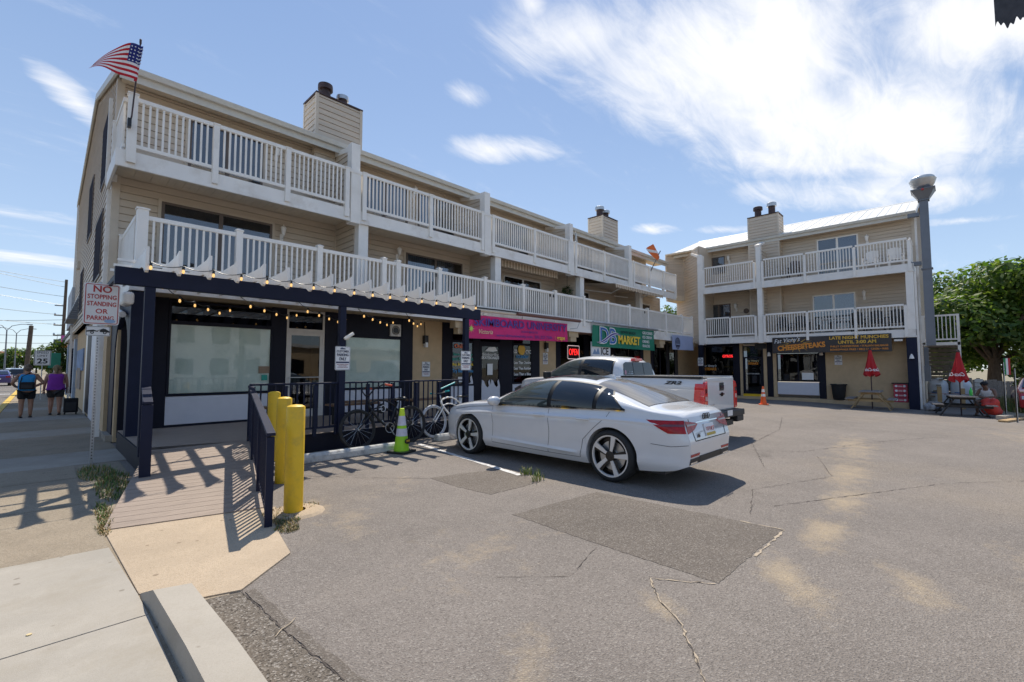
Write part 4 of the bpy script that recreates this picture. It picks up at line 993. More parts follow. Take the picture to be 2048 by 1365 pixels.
MB().prism([(.09 + .075 * math.cos(a * .5236) + .05, 2.415 + .032 * math.sin(a * .5236)) for a in range(12)], -.010, -.008, 'xz').build('sticker', flat('blue_sticker', (.28, .42, .62)), t)
panel('tow_plate', .31, .165, M['signwhite'], t, .0, 2.24, r=.02); frame_ring('tow_border', .30, .155, .006, M['inkblack'], t, .0, 2.24, r=.017)
tow = MB()
def disc(mb, x, z, r, y): mb.prism([(x + r * math.cos(k * .45), z + r * math.sin(k * .45)) for k in range(14)], y - .001, y, 'xz')
for x in (-.075, .085): disc(tow, x, 2.215, .024, -.0065)
tow.prism([(-.145, 2.245), (-.06, 2.262), (.0, 2.238), (.0, 2.228), (-.06, 2.235), (-.145, 2.222)], -.0065, -.0055, 'xz')
tow.prism([(.02, 2.25), (.06, 2.285), (.09, 2.28), (.145, 2.24), (.145, 2.22), (.02, 2.225)], -.0065, -.0055, 'xz'); tow.bar((-.03, -.006, 2.235), (.07, -.006, 2.285), .002, .008)
tow.build('tow_symbol', M['inkblack'], t)
tw = MB()
for x in (-.075, .085): disc(tw, x, 2.215, .010, -.008)
tw.build('tow_wheel_hub', M['signwhite'], t)

CP = None
BAND = flat('sign_navy_band', (.03, .04, .10)); FINE = flat('sign_fine_print', (.35, .12, .16)); FINE2 = flat('sign_fine_grey', (.25, .26, .32))
def customer_sign(x, y, z, label, rz=0, tilt=0):
    global CP
    if CP is None:
        CP = thing('parking_sign', label, 'sign', (0, 0, 0), group='customer parking signs')
        panel('sign_plate', .31, .47, M['signwhite'], CP, r=.025); frame_ring('sign_border', .295, .455, .005, BAND, CP, r=.02)
        lg = MB().prism([(-.06, .19), (-.02, .205), (.03, .20), (.065, .19), (.05, .178), (-.05, .178)], -.0065, -.005, 'xz').bar((-.04, -.006, .205), (.0, -.006, .215), .001, .006); lg.build('sign_logo', BAND, CP)
        lettering([('CUSTOMER', 0, .135, .062, dict(width=.25, bold=.001)), ('PARKING', 0, .065, .075, dict(width=.235, bold=.002)), ('ONLY', 0, -.015, .085, dict(width=.15, bold=.002))], PT, CP, M['ink'])
        MB().box(-.135, .135, -.0065, -.005, -.095, -.065).build('sign_band', BAND, CP)
        lettering([('UNAUTHORIZED VEHICLES', 0, -.122, .022, dict(width=.24)), ('WILL BE TOWED', 0, -.15, .022, {}), ('AT OWNER EXPENSE', 0, -.178, .022, {})], PT, CP, FINE, 'small_lettering')
        c = CP
    else: c = copy_tree(CP)
    c.location = (x, y, z); c.rotation_euler = (0, 0, rz); c['label'] = label
    return c
customer_sign(4.17, 8.735, 1.79, 'CUSTOMER PARKING ONLY sign fixed to the middle pergola post')
customer_sign(7.34, 8.735, 1.78, 'CUSTOMER PARKING ONLY sign fixed to the eastern pergola post')
customer_sign(8.50, 12.055, 1.56, 'CUSTOMER PARKING ONLY sign on the tan wall left of the skimboard shop')
customer_sign(14.35, 12.055, 1.98, 'CUSTOMER PARKING ONLY sign under a black lantern right of the skimboard shop')
customer_sign(26.27, 10.53, 1.95, 'CUSTOMER PARKING ONLY sign on the dark pillar below the blue banner', R(-90))
customer_sign(26.96, 4.15, 1.98, 'CUSTOMER PARKING ONLY sign on the blank tan wall above the trash can', R(-90))

def banner(name, label, cat, x0, x1, zt0, zt1, zb0, zb1, y, m, wave=.02, seed=0, rz=None):
    t = thing(name, label, cat, (x0, y, zb0)); L = x1 - x0
    def fn(u, v): return (u * L, wave * math.sin(u * 9 + seed) * (1 - .6 * v) + .012 * math.sin(u * 23 + v * 5), (zb0 + (zb1 - zb0) * u) * (1 - v) + (zt0 + (zt1 - zt0) * u) * v - zb0)
    MB().grid(fn, 40, 6).build('cloth', m, t, smooth='all')
    return t
MAG = mat('magenta_banner', (.62, .015, .16), .6, var=.06); PUR = flat('purple_print', (.075, .035, .26)); LIME = flat('lime_print', (.45, .75, .10)); YEL = flat('yellow_print', (.90, .62, .06)); CREAM = flat('cream_print', (.75, .65, .35))
b = banner('shop_banner', 'magenta SKIMBOARD UNIVERSITY cloth banner hung under the first balcony', 'banner', 9.1, 14.3, 3.27, 3.32, 2.52, 2.62, 10.88, MAG, .02)
TB = plate(0, -.05, 0) @ Matrix.Rotation(R(.9), 4, 'Z')
lettering([('SKIMBOARD UNIVERSITY', 2.72, .515, .36, dict(width=4.75, bold=.006))], TB, b, PUR)
lettering([('DEWEY BEACH, DE', 2.95, .29, .10, {}), ('www.skimuniversity.com  302-227-7186', 2.75, .13, .15, dict(width=2.9))], TB, b, PUR, 'small_lettering')
lettering([('Victoria', .82, .22, .20, dict(shear=.3))], TB, b, CREAM, 'sponsor_lettering'); lettering([('grape', 4.72, .14, .22, dict(bold=.004)), (':', 4.38, .15, .2, {})], TB, b, YEL, 'sponsor_lettering')
fl = MB(TB)
for k in range(9): a = k * .698; fl.add([(.22 + .04 * math.cos(a - .3), .30 + .04 * math.sin(a - .3), 0), (.22 + .14 * math.cos(a), .30 + .14 * math.sin(a), 0), (.22 + .04 * math.cos(a + .3), .30 + .04 * math.sin(a + .3), 0)], [(0, 1, 2)])
fl.add([(.22 + .06 * math.cos(k * .6), .30 + .06 * math.sin(k * .6), .001) for k in range(10)], [tuple(range(10))]); fl.build('flower_emblem', LIME, b)
GRN = mat('green_banner', (.01, .20, .12), .5, var=.06); BLU = flat('blue_print', (.03, .14, .42)); WHT = flat('white_print', (.85, .85, .83)); DGR = flat('dark_green_print', (.005, .05, .035))
b = banner('shop_banner', 'green DB MARKET banner with yellow letters hung under the balcony', 'banner', 16.0, 21.4, 3.40, 3.46, 2.50, 2.46, 10.88, GRN, .012, 2)
TB = plate(0, -.04, 0) @ Matrix.Rotation(R(-.2), 4, 'Z')
lettering([('DB', 1.15, .46, .98, dict(width=1.35, bold=.035, depth=.001))], TB, b, WHT, 'logo_outline'); lettering([('DB', 1.15, .46, .95, dict(width=1.25, bold=.008, depth=.004))], TB, b, BLU, 'logo_lettering')
sw_ = MB(TB)
P_ = [(.25 + 1.95 * k / 16, .40 + .22 * math.sin((k / 16 - .42) * 4.4)) for k in range(17)]
for dz, hw, mi in ((.007, .075, 0), (.010, .04, 1)): sw_.add([(x, y + s * hw * math.sin(math.pi * (k + .6) / 17.2), dz) for k, (x, y) in enumerate(P_) for s in (-1, 1)], [(2 * k, 2 * k + 2, 2 * k + 3, 2 * k + 1) for k in range(16)], mi)
sw_.build('logo_swoosh', [WHT, PUR], b)
lettering([('MARKET', 2.95, .36, .52, dict(width=1.95, bold=.018))], TB, b, YEL, 'market_lettering'); lettering([('DEWEY BEACH', 2.85, .72, .16, dict(width=1.3, bold=.004))], TB, b, DGR, 'small_lettering')
lettering([('\u00b7GROCERIES', 4.12, .80, .19, dict(align='LEFT', bold=.003)), ('\u00b7ICE CREAM', 4.12, .59, .19, dict(align='LEFT', bold=.003)), ('\u00b7DRINKS', 4.12, .38, .19, dict(align='LEFT', bold=.003)), ('\u00b7SNACKS', 4.12, .17, .19, dict(align='LEFT', bold=.003))], TB, b, WHT, 'list_lettering')
b = thing('ice_sign', 'white ICE sign hanging just below the green market banner', 'sign', (16.0, 10.96, 2.10)); MB().box(0, 1.45, -.02, .02, 0, .60).build('sign_board', M['signwhite'], b)
lettering([('ICE', 1.0, .2, .42, dict(bold=.01))], plate_at(-.022), b, M['inkblack'])
MB().prism([(.08, .08), (.25, .3), (.36, .16), (.5, .36), (.62, .08)], -.026, -.021, 'xz').build('ice_emblem', flat('ice_blue', (.2, .3, .45)), b)
PBL = mat('pale_blue_banner', (.36, .42, .60), .55, var=.08, scale=1.2)
b = banner('shop_banner', 'pale blue banner with a round dark logo in the inner corner', 'banner', 23.4, 26.1, 3.36, 3.38, 2.58, 2.60, 10.86, PBL, .012, 4)
lg = MB(plate(.62, -.03, .36)); ring = [(math.cos(k * .314) * r, math.sin(k * .314) * r, 0) for r in (.30, .26) for k in range(20)]
lg.add(ring, [(k, (k + 1) % 20, 20 + (k + 1) % 20, 20 + k) for k in range(20)])
for k in range(6): x = -.2 + .08 * k; h = math.sqrt(max(0, .25 ** 2 - x * x)); lg.add([(x - .02, -h * .2, 0), (x + .02, -h * .2, 0), (x + .03, h, 0), (x - .01, h * .8, 0)], [(0, 1, 2, 3)])
lg.add([(-.22, -.10, .001), (.22, -.10, .001), (.18, -.2, .001), (-.18, -.2, .001)], [(0, 1, 2, 3)]); lg.build('round_logo', M['ink'], b)
SIGNBR = mat('dark_brown_sign', (.035, .028, .028), .35, var=.25, scale=2); ORG = flat('orange_print', (.72, .26, .03)); AMB = flat('amber_print', (.75, .44, .05))
b = thing('shop_sign', "long dark Fat Vinny's CHEESESTEAKS sign board over the shop window", 'sign', (26.24, 6.81, 2.34), R(-90)); MB().box(0, 4.75, 0, .05, 0, .80).build('sign_board', SIGNBR, b, bevel=.006)
bu = MB()
for k in range(14): a = k * .449; bu.add([(1.05 + .35 * math.cos(a - .07), -.003, .42 + .15 * math.sin(a - .07)), (1.05 + .8 * math.cos(a), -.003, .42 + .40 * math.sin(a)), (1.05 + .35 * math.cos(a + .07), -.003, .42 + .15 * math.sin(a + .07))], [(0, 1, 2)])
bu.build('sunburst', AMB, b)
lettering([("Fat Vinny's", .72, .58, .30, dict(shear=.35, width=1.15))], plate_at(-.014) @ Matrix.Rotation(R(5), 4, 'Z'), b, WHT, 'script_lettering')
lettering([('CHEESESTEAKS', 1.28, .21, .34, dict(width=2.05, bold=.015))], plate_at(-.010) @ Matrix.Rotation(R(4.5), 4, 'Z'), b, ORG, 'orange_lettering')
lettering([('LATE NIGHT MUNCHIES', 3.55, .67, .20, dict(width=2.2, bold=.006)), ('UNTIL 3:00 AM', 3.5, .46, .20, dict(width=1.42, bold=.006))], plate_at(-.006), b, AMB, 'amber_lettering')
lettering([('PHILLY CHEESESTEAK \u2022 ITALIAN SAUSAGE', 3.55, .27, .115, dict(width=2.15, bold=.003)), ('BOARDWALK FRIES \u2022 BBQ CHICKEN \u2022 RIBS', 3.55, .12, .115, dict(width=2.15, bold=.003))], plate_at(-.006), b, ORG, 'small_lettering')

# neon and window lettering
NEON = mat('red_neon', (.9, .02, .02), .4, var=0, emit=(1, .03, .03), es=.75); NEONW = mat('white_neon', (.9, .8, .8), .4, var=0, emit=(1, .75, .75), es=.35)
t = thing('neon_sign', 'red OPEN neon sign in the market window', 'neon sign', (16.25, YS - .06, 2.28)); lettering([('OPEN', 0, 0, .40, dict(width=.68, depth=.008))], plate_at(0), t, NEON); frame_ring('neon_border', .86, .60, .025, NEONW, t, y=.01, r=.06)
MB().box(-.44, .44, .03, .04, -.3, .3).build('backing', M['dark'], t)
t = thing('neon_sign', 'red GYROS neon sign in the dark corner shop window', 'neon sign', (26.96, 9.28, 2.25), R(-90)); lettering([('GYROS', 0, 0, .21, dict(width=.55, depth=.008, bold=.004))], plate_at(0), t, NEON); MB().box(-.3, .3, .01, .02, -.1, .12).build('backing', M['dark'], t)
TEAL = flat('teal_print', (.02, .32, .24)); LBL = flat('light_blue_print', (.05, .28, .55)); REDO = flat('red_orange_print', (.8, .16, .05))
PB1 = lambda z: plate(0, YS - .045, z)
lettering([('Online', 9.9, 2.33, .20, dict(bold=.006))], PB1(0), skw1, REDO, 'window_lettering'); lettering([('Save The Day', 10.0, 2.06, .13, dict(width=.85, bold=.004)), ('and Equipment', 10.0, 1.90, .15, dict(width=.9, bold=.004))], PB1(0), skw1, TEAL, 'window_lettering')
lettering([('Buy, Borrow, Rent', 10.0, 1.72, .12, dict(width=.9, bold=.004))], PB1(0), skw1, YEL, 'window_lettering'); lettering([('Try Before You', 10.0, 1.50, .16, dict(width=.92, bold=.004))], PB1(0), skw1, LBL, 'window_lettering')
MB().box(9.8, 10.25, YS - .03, YS - .024, 1.12, 1.3).build('window_paper', M['signwhite'], skw1)
lettering([('ECO', 12.55, 2.22, .2, dict(width=.22, bold=.006)), ('CYC', 13.3, 2.22, .2, dict(width=.3, bold=.006)), ('Less Than Owning', 12.97, 1.80, .15, dict(width=.95, bold=.003)), ('Less Than Renting', 12.97, 1.58, .15, dict(width=.95, bold=.003)), ('Less Than a Bike', 12.97, 1.36, .15, dict(width=.95, bold=.003))], PB1(0), skw2, WHT, 'window_lettering')
lettering([('FOUNDRY', 12.97, 2.02, .15, dict(width=.7, bold=.004))], PB1(0), skw2, LBL, 'window_lettering')
MB().prism([(12.92 + .2 * math.cos(k * .35), 2.30 + .2 * math.sin(k * .35)) for k in range(18)], YS - .052, YS - .046, 'xz').build('round_decal', AMB, skw2)
lettering([('Skimboarding', 11.28, 2.06, .14, dict(width=.8, bold=.002)), ('SKATEBOARDS', 11.28, 1.94, .13, dict(width=.85, bold=.004))], PB1(.02), skd, WHT, 'door_lettering')
MB().prism([(11.0, 2.2), (11.2, 2.34), (11.5, 2.36), (11.62, 2.22), (11.4, 2.18)], YS - .05, YS - .045, 'xz').build('door_decal', WHT, skd)
MB().box(11.12, 11.38, YS - .05, YS - .044, 1.35, 1.75).build('door_notice', M['signwhite'], skd)
def wave_panel(x0, x1, z0, z1, parent, n_):
    P = [(x0, z0), (x1, z0)]; w = (x1 - x0) / n_
    for k in range(n_ - 1, -1, -1):
        a = x0 + k * w
        P += [(a + w, z1 - .06), (a + w * .86, z1 + .16), (a + w * .72, z1 + .10), (a + w * .74, z1 + .02), (a + w * .80, z1 - .06), (a + w * .62, z1 - .12), (a + w * .42, z1 - .04), (a + w * .24, z1 + .12), (a + .02, z1 + .16), (a, z1 - .04)]
    MB().prism(P, YS - .058, YS - .046, 'xz').build('wave_panel', M['white_panel'], parent)
wave_panel(10.84, 11.74, .14, 1.02, skd, 2); wave_panel(9.98, 10.44, 1.05, 1.18, skw1, 1)
t = lettering([("Fat Vinny's", .3, 1.72, .18, dict(shear=.3))], plate(0, Y0 - .055, 0), w1, WHT, 'window_lettering'); lettering([('STEAKS', .35, 1.53, .2, dict(bold=.008))], plate(0, Y0 - .055, 0), w1, ORG, 'window_lettering')
lettering([("Fat Vinny's", 2.62, 1.98, .14, dict(shear=.3))], plate(0, Y0 - .055, 0), dr, CREAM, 'window_lettering'); lettering([('STEAKS', 2.64, 1.83, .15, dict(bold=.006))], plate(0, Y0 - .055, 0), dr, ORG, 'window_lettering')
lettering([('COTTON BROS', 2.62, 1.28, .09, dict(width=.62))], plate(0, Y0 - .055, 0), dr, WHT, 'door_lettering')
MB().box(4.9, 5.4, Y0 - .03, Y0 - .024, 1.0, 1.35).build('window_notice', M['signwhite'], w2)
MB().box(1.0, 1.6, Y0 + .3, Y0 + .32, 1.62, 1.70).build('shelf_light', AMB, w1)
# stickers in the papered window and goods behind the market glass
t = thing('window_sticker', 'small teal sticker in the lower right of the big papered shop window', 'sticker', (3.73, YS - .026, 1.30)); MB().box(0, .13, -.004, 0, 0, .13).build('sticker', TEAL, t)
t = thing('window_sticker', 'brown picture sticker above the teal one in the papered shop window', 'sticker', (3.66, YS - .026, 1.47)); MB().box(0, .26, -.004, 0, 0, .17).build('sticker', flat('brown_print', (.28, .19, .12)), t)
goods = MB(); rr = random.Random(5); gm = [flat('goods_%d' % i, c) for i, c in enumerate(((.5, .1, .08), (.1, .3, .15), (.6, .5, .1), (.1, .15, .4), (.5, .48, .45)))]
gt = thing('market_goods', 'colourful goods on shelves behind the market windows', 'shop goods', (17.4, YS + .45, .2))
for i in range(150):
    x = rr.uniform(0, 4.6); z = rr.choice((.2, .6, 1.0, 1.4, 1.8)); goods.box(x, x + rr.uniform(.06, .22), -.05 + rr.uniform(-.08, .08), .1, z, z + rr.uniform(.1, .3), rr.randrange(5))
goods.build('goods', gm, gt)['kind'] = 'stuff'
for z in (.18, .58, .98, 1.38, 1.78): MB().box(0, 4.8, -.15, .12, z - .02, z).build('shelf', M['black'], gt)

# flags
RED = mat('flag_red', (.50, .004, .014), .7, var=.05); FWH = mat('flag_white', (.82, .80, .78), .7, var=.03); FBL = mat('flag_blue', (.010, .018, .17), .7, var=.08)
t = thing('national_flag', 'stars and stripes flag flying from the top left balcony corner', 'flag', (1.03, 11.60, 6.5)); o = Vector((1.03, 11.6, 6.5))
MB().tube([(.0, 0, -.05), (.03, 0, .1), (.11, 0, 1.68)], .014, 8).build('flag_pole', M['rust'], t); MB().box(-.03, .03, -.03, .08, -.12, .05).build('pole_bracket', M['black'], t); MB().lathe([(0, .1), (.02, .08), (.02, 0), (.014, -.02)], 8, (.11, 0, 1.66)).build('finial', M['rust'], t)
def flagfn(u, v):       # u hoist -> fly, v bottom -> top; the near fold hangs straight down beside the pole
    hx, hz = .105 - .075 * (1 - v), 1.58 - .76 * (1 - v)
    if u < .16: q = u / .16; return (hx + .05 * q, -.10 * q - .02, hz - .02 * q)
    q = (u - .16) / .84; s = 1 - .45 * q ** 1.2
    x = hx + .05 - .72 * q; z = 1.58 - .76 * (1 - v) * s - .10 * q - .62 * q ** 1.9 * (.55 + .45 * v) + .03 * math.sin(q * 9)
    return (x, -.12 + .09 * math.sin(q * 7 + v * 1.5), z)
fm = MB(); nu, nv = 30, 26
fm.grid(flagfn, nu, nv); fm.m = [(2 if (i < 12 and j >= 12) else (0 if (j // 2) % 2 == 0 else 1)) for j in range(nv) for i in range(nu)]
f_ = fm.build('flag_cloth', [RED, FWH, FBL], t, smooth='all')
st = MB()
for i in range(6):
    for j in range(5):
        p = Vector(flagfn((i * 2 + 1) / 30, (13.3 + j * 2.6) / 26)); 
        for sy in (-.006, .006): st.add([(p.x + .015 * math.cos(k * 1.2566 + 1.57), p.y + sy, p.z + .015 * math.sin(k * 1.2566 + 1.57)) for k in range(5)], [tuple(range(5))])
st.build('star', FWH, f_)['kind'] = 'stuff'
t = thing('diver_flag', 'orange flag with a white diagonal stripe on a leaning pole above the inner corner', 'flag', (22.8, 11.76, 6.75))
MB().tube([(0, 0, 0), (1.25, -.02, 1.42)], .025, 8).build('flag_pole', M['black'], t)
OR_ = mat('flag_orange', (.80, .16, .03), .6, var=.06)
_A, _B, _C, _D = (Vector(p) - Vector((22.8, 11.76, 6.75)) for p in ((22.3, 11.7, 7.95), (23.05, 11.72, 8.36), (23.98, 11.74, 8.02), (23.62, 11.7, 7.55)))
def dfn(u, v):
    p = (_A * (1 - u) + _B * u) * (1 - v) + (_D * (1 - u) + _C * u) * v
    return (p.x, p.y + .06 * math.sin(u * 5 + v * 3), p.z)
dm = MB(); dm.grid(dfn, 16, 16); dm.m = [1 if abs(i - j) < 2.6 else 0 for j in range(16) for i in range(16)]
dm.build('flag_cloth', [OR_, FWH], t, smooth='all')
GRF = mat('dark_grey_cloth', (.06, .06, .068), .9, var=.2, scale=14)
t = thing('feather_flag', 'frayed dark grey flag corner hanging into the top right of the view', 'flag', (7.0, -1.6, 0))
MB().tube([(0, 0, 0), (0, 0, 6.4)], .03, 10).build('flag_pole', M['galv'], t)
def gfn(u, v):
    x = -.05 - 1.32 * u + .10 * (1 - v) * u; z = 6.25 - 1.05 * (1 - v) * (1 - .55 * u * u) - .25 * u
    if v < .01: z += .025 * math.sin(u * 161) + .03 * math.sin(u * 53)
    return (.05 * math.sin(u * 7), 1.32 * u * .88, z - .25 * u * u)
MB().grid(gfn, 160, 10).build('flag_cloth', GRF, t, smooth='all')

# awnings, hanging things and furniture on the balconies
STR = bpy.data.materials.new('striped_awning'); STR.use_nodes = True
_n, _l = STR.node_tree.nodes, STR.node_tree.links; _p = _n['Principled BSDF']; _p.inputs['Roughness'].default_value = .8
_w = _n.new('ShaderNodeTexWave'); _w.inputs['Scale'].default_value = 1.9; _w.bands_direction = 'X'; _g = _n.new('ShaderNodeNewGeometry'); _l.new(_g.outputs['Position'], _w.inputs['Vector'])
_r = _n.new('ShaderNodeValToRGB'); _r.color_ramp.interpolation = 'CONSTANT'; _r.color_ramp.elements[0].color = (.62, .50, .37, 1); _r.color_ramp.elements[1].color = (.36, .27, .18, 1); _r.color_ramp.elements[1].position = .5
_l.new(_w.outputs[0], _r.inputs[0]); _l.new(_r.outputs[0], _p.inputs['Base Color'])
t = thing('awning', 'rolled up beige striped awning with scalloped edge on the second floor', 'awning', (11.75, 12.25, 5.30))
MB().tube([(0, .05, .42), (3.65, .05, .42)], .06, 10).build('roller', M['siding_trim'], t)
va = [(0, .40)] + [(3.65 * k / 60, .12 + .05 * abs(math.sin(k * math.pi / 4))) for k in range(61)] + [(3.65, .40)]
MB().prism(va, -.012, -.004, 'xz').build('valance', STR, t)
t = thing('awning', 'extended beige striped awning over the second floor balcony near the inner corner', 'awning', (18.0, 13.2, 5.5))
def afn(u, v): return (4.6 * u, -2.25 * v, .22 - .30 * v + .02 * math.sin(u * 3.14))
MB().grid(afn, 30, 6).build('canopy', STR, t, smooth='all')
va = [(0, 0)] + [(4.6 * k / 60, -.20 + .05 * abs(math.sin(k * math.pi / 4))) for k in range(61)] + [(4.6, 0)]
MB().prism([(a, b - .08) for a, b in va], -2.262, -2.254, 'xz').build('valance', STR, t)
for x in (.7, 3.4): MB().tube([(x, -.05, -.02), (x + .75, -1.1, -.22), (x + .1, -2.2, -.10)], .03, 6).build('folding_arm', M['white'], t)
MB().tube([(0, -2.24, -.085), (4.6, -2.24, -.085)], .035, 8).build('front_bar', M['white'], t)
t = thing('awning_roller', 'rolled up brown shop awning on a bar above the magenta banner', 'awning', (7.95, 10.8, 3.42))
MB().tube([(0, 0, .0), (3.6, 0, .02)], .05, 8).build('roller', M['siding_trim'], t); MB().tube([(3.3, -.12, .02), (6.9, -.12, .03)], .06, 8).build('roller', flat('brown_awning', (.16, .07, .05)), t); MB().tube([(0, -.02, .07), (3.6, -.02, .09)], .02, 6).build('bar', M['black'], t)
MB().tube([(6.9, -.12, .02), (6.75, -.1, -.25), (6.4, -.02, -.3)], .014, 6).build('crank', M['galv'], t)
t = thing('awning_roller', 'grey rolled awning bar above the green market banner', 'awning', (15.9, 10.78, 3.50)); MB().tube([(0, 0, 0), (5.7, 0, .0)], .05, 8).build('roller', M['galv'], t); MB().tube([(5.6, 0, 0), (5.45, .1, -.3)], .02, 6).build('crank', M['galv'], t)
def leafball(mb, c, r, n_, s, rr, squash=1.):
    for _ in range(n_):
        d = Vector((rr.gauss(0, 1), rr.gauss(0, 1), rr.gauss(0, 1))).normalized() * r * rr.uniform(.55, 1.05); d.z *= squash
        u = Vector((rr.gauss(0, 1), rr.gauss(0, 1), rr.gauss(0, 1))).normalized(); w = u.orthogonal().normalized(); q = Vector(c) + d; k = s * rr.uniform(.6, 1.3)
        mb.add([q - u * k, q + w * k * .45, q + u * k, q - w * k * .45], [(0, 1, 2, 3)], rr.randrange(3))
LEAF = [mat('leaf_a', (.045, .085, .02), .5, var=.3, scale=8), mat('leaf_b', (.075, .125, .028), .5, var=.3, scale=8), mat('leaf_c', (.025, .05, .014), .5, var=.3, scale=8)]
t = thing('hanging_plant', 'dark leafy hanging wreath on the second floor privacy wall', 'plant', (16.42, 12.5, 4.75)); mb = MB(); leafball(mb, (0, 0, .3), .27, 260, .07, random.Random(2)); mb.build('leaves', LEAF, t); MB().tube([(0, 0, .3), (0, 0, 1.0)], .008, 5).build('hanger', M['black'], t)
t = thing('patio_umbrella', 'closed beige patio umbrella on the top floor balcony', 'umbrella', (17.25, 12.6, 5.98)); MB().tube([(0, 0, 0), (0, 0, 2.0)], .02, 8).build('pole', M['white'], t)
MB().lathe([(.02, 1.95), (.05, 1.8), (.10, 1.35), (.15, .95), (.13, .9), (.02, .92)], 10, (0, 0, 0)).build('canopy', M['curtain'], t)
CH = None
def patio_chair(label, x, y, z, rz, m):
    t = thing('patio_chair', label, 'chair', (x, y, z), rz, group='chairs on the balconies')
    for k in range(5): MB().box(-.25 + k * .1, -.16 + k * .1, .2, .225, .36 + .0, .95 + .05 * math.sin(k * .785)).build('back_slat', m, t)
    MB().box(-.26, .26, -.28, .22, .36, .40).build('seat', m, t)
    for a in (-.27, .22): MB().box(a, a + .05, -.28, -.23, 0, .58).build('leg', m, t); MB().box(a, a + .05, .17, .22, 0, .58).build('leg', m, t); MB().box(a - .03, a + .08, -.30, .24, .58, .61).build('armrest', m, t)
patio_chair('white slatted chair on the top deck nearest the exhaust duct', 27.15, 1.85, 6.17, R(-80), M['white'])
patio_chair('second white slatted chair on the top deck, beside the sliding door', 27.2, 2.75, 6.17, R(-100), M['white'])
patio_chair('dark chair on the top deck beside the chimney chase', 27.0, 5.9, 6.17, R(-90), M['bronze'])
for i, (y, lab) in enumerate(((1.9, 'dark chair at the right end of the lower deck'), (2.6, 'dark chair second from the right end of the lower deck'), (3.3, 'dark chair right of the lower sliding door'), (5.6, 'dark chair left of the lower sliding door'), (6.4, 'dark chair by the middle column of the lower deck'))): patio_chair(lab, 27.0, y, 3.30, R(-90 + i * 9), M['black'])
t = thing('deck_table', 'pale deck table on the lower deck below the white sliding door', 'table', (26.9, 4.3, 3.29)); MB().box(-.3, .3, -.5, .5, .68, .72).build('table_top', M['curtain'], t)
for a in (-.25, .25):
    for b_ in (-.42, .42): MB().box(a - .02, a + .02, b_ - .02, b_ + .02, 0, .68).build('leg', M['curtain'], t)
patio_chair('dark chair behind the railing of the second floor balcony over the deck', 8.9, 12.5, 3.43, R(160), M['black'])

# ---------------------------------------------------------------- vehicles
def interp(P, x):
    if x <= P[0][0]: return P[0][1]
    for (a, b), (c, d), in zip(P, P[1:]):
        if x <= c:
            return b + (d - b) * (x - a) / (c - a)
    return P[-1][1]
def smooth_interp(P):
    """monotone-ish cubic through the key points"""
    n_ = len(P); m = []
    for i in range(n_):
        a, b = P[max(i - 1, 0)], P[min(i + 1, n_ - 1)]; m.append((b[1] - a[1]) / (b[0] - a[0]))
    def f(x):
        if x <= P[0][0]: return P[0][1]
        if x >= P[-1][0]: return P[-1][1]
        for i in range(n_ - 1):
            if x <= P[i + 1][0]:
                h = P[i + 1][0] - P[i][0]; t = (x - P[i][0]) / h
                return (2 * t ** 3 - 3 * t * t + 1) * P[i][1] + (t ** 3 - 2 * t * t + t) * h * m[i] + (-2 * t ** 3 + 3 * t * t) * P[i + 1][1] + (t ** 3 - t * t) * h * m[i + 1]
    return f
def paint(name, col, flake=.0):
    m = mat(name, col, .22, .0, var=.015, coat=1., spec=.5); return m
PEARL = paint('pearl_white_paint', (.68, .685, .69)); TRUCKW = paint('white_truck_paint', (.72, .715, .70)); GLOSSB = mat('gloss_black', (.008, .008, .009), .12, var=0, spec=.6)
TAIL = mat('red_tail_lens', (.36, .006, .012), .18, var=.25, scale=14, spec=.4); TAILD = mat('dark_red_lens', (.12, .004, .01), .12, var=.1, spec=.6, coat=1); TAILB = mat('bright_red_lens', (.75, .02, .02), .15, var=.1, coat=1)
CARGL = mat('tinted_car_glass', (.010, .014, .018), .03, var=.0, spec=.7, coat=.0); CARGL2 = mat('clear_car_glass', (.05, .065, .062), .03, var=.0, spec=.8)
RIMS = mat('machined_rim', (.70, .69, .67), .35, .35, var=.05); RIMB = mat('black_rim', (.01, .01, .011), .3, var=.1); PLASTIC = mat('black_plastic', (.02, .02, .021), .55, var=.15); CHR = mat('chrome', (.75, .76, .78), .08, 1., var=.03); SEAM = mat('panel_gap', (.01, .01, .011), .9, var=0)

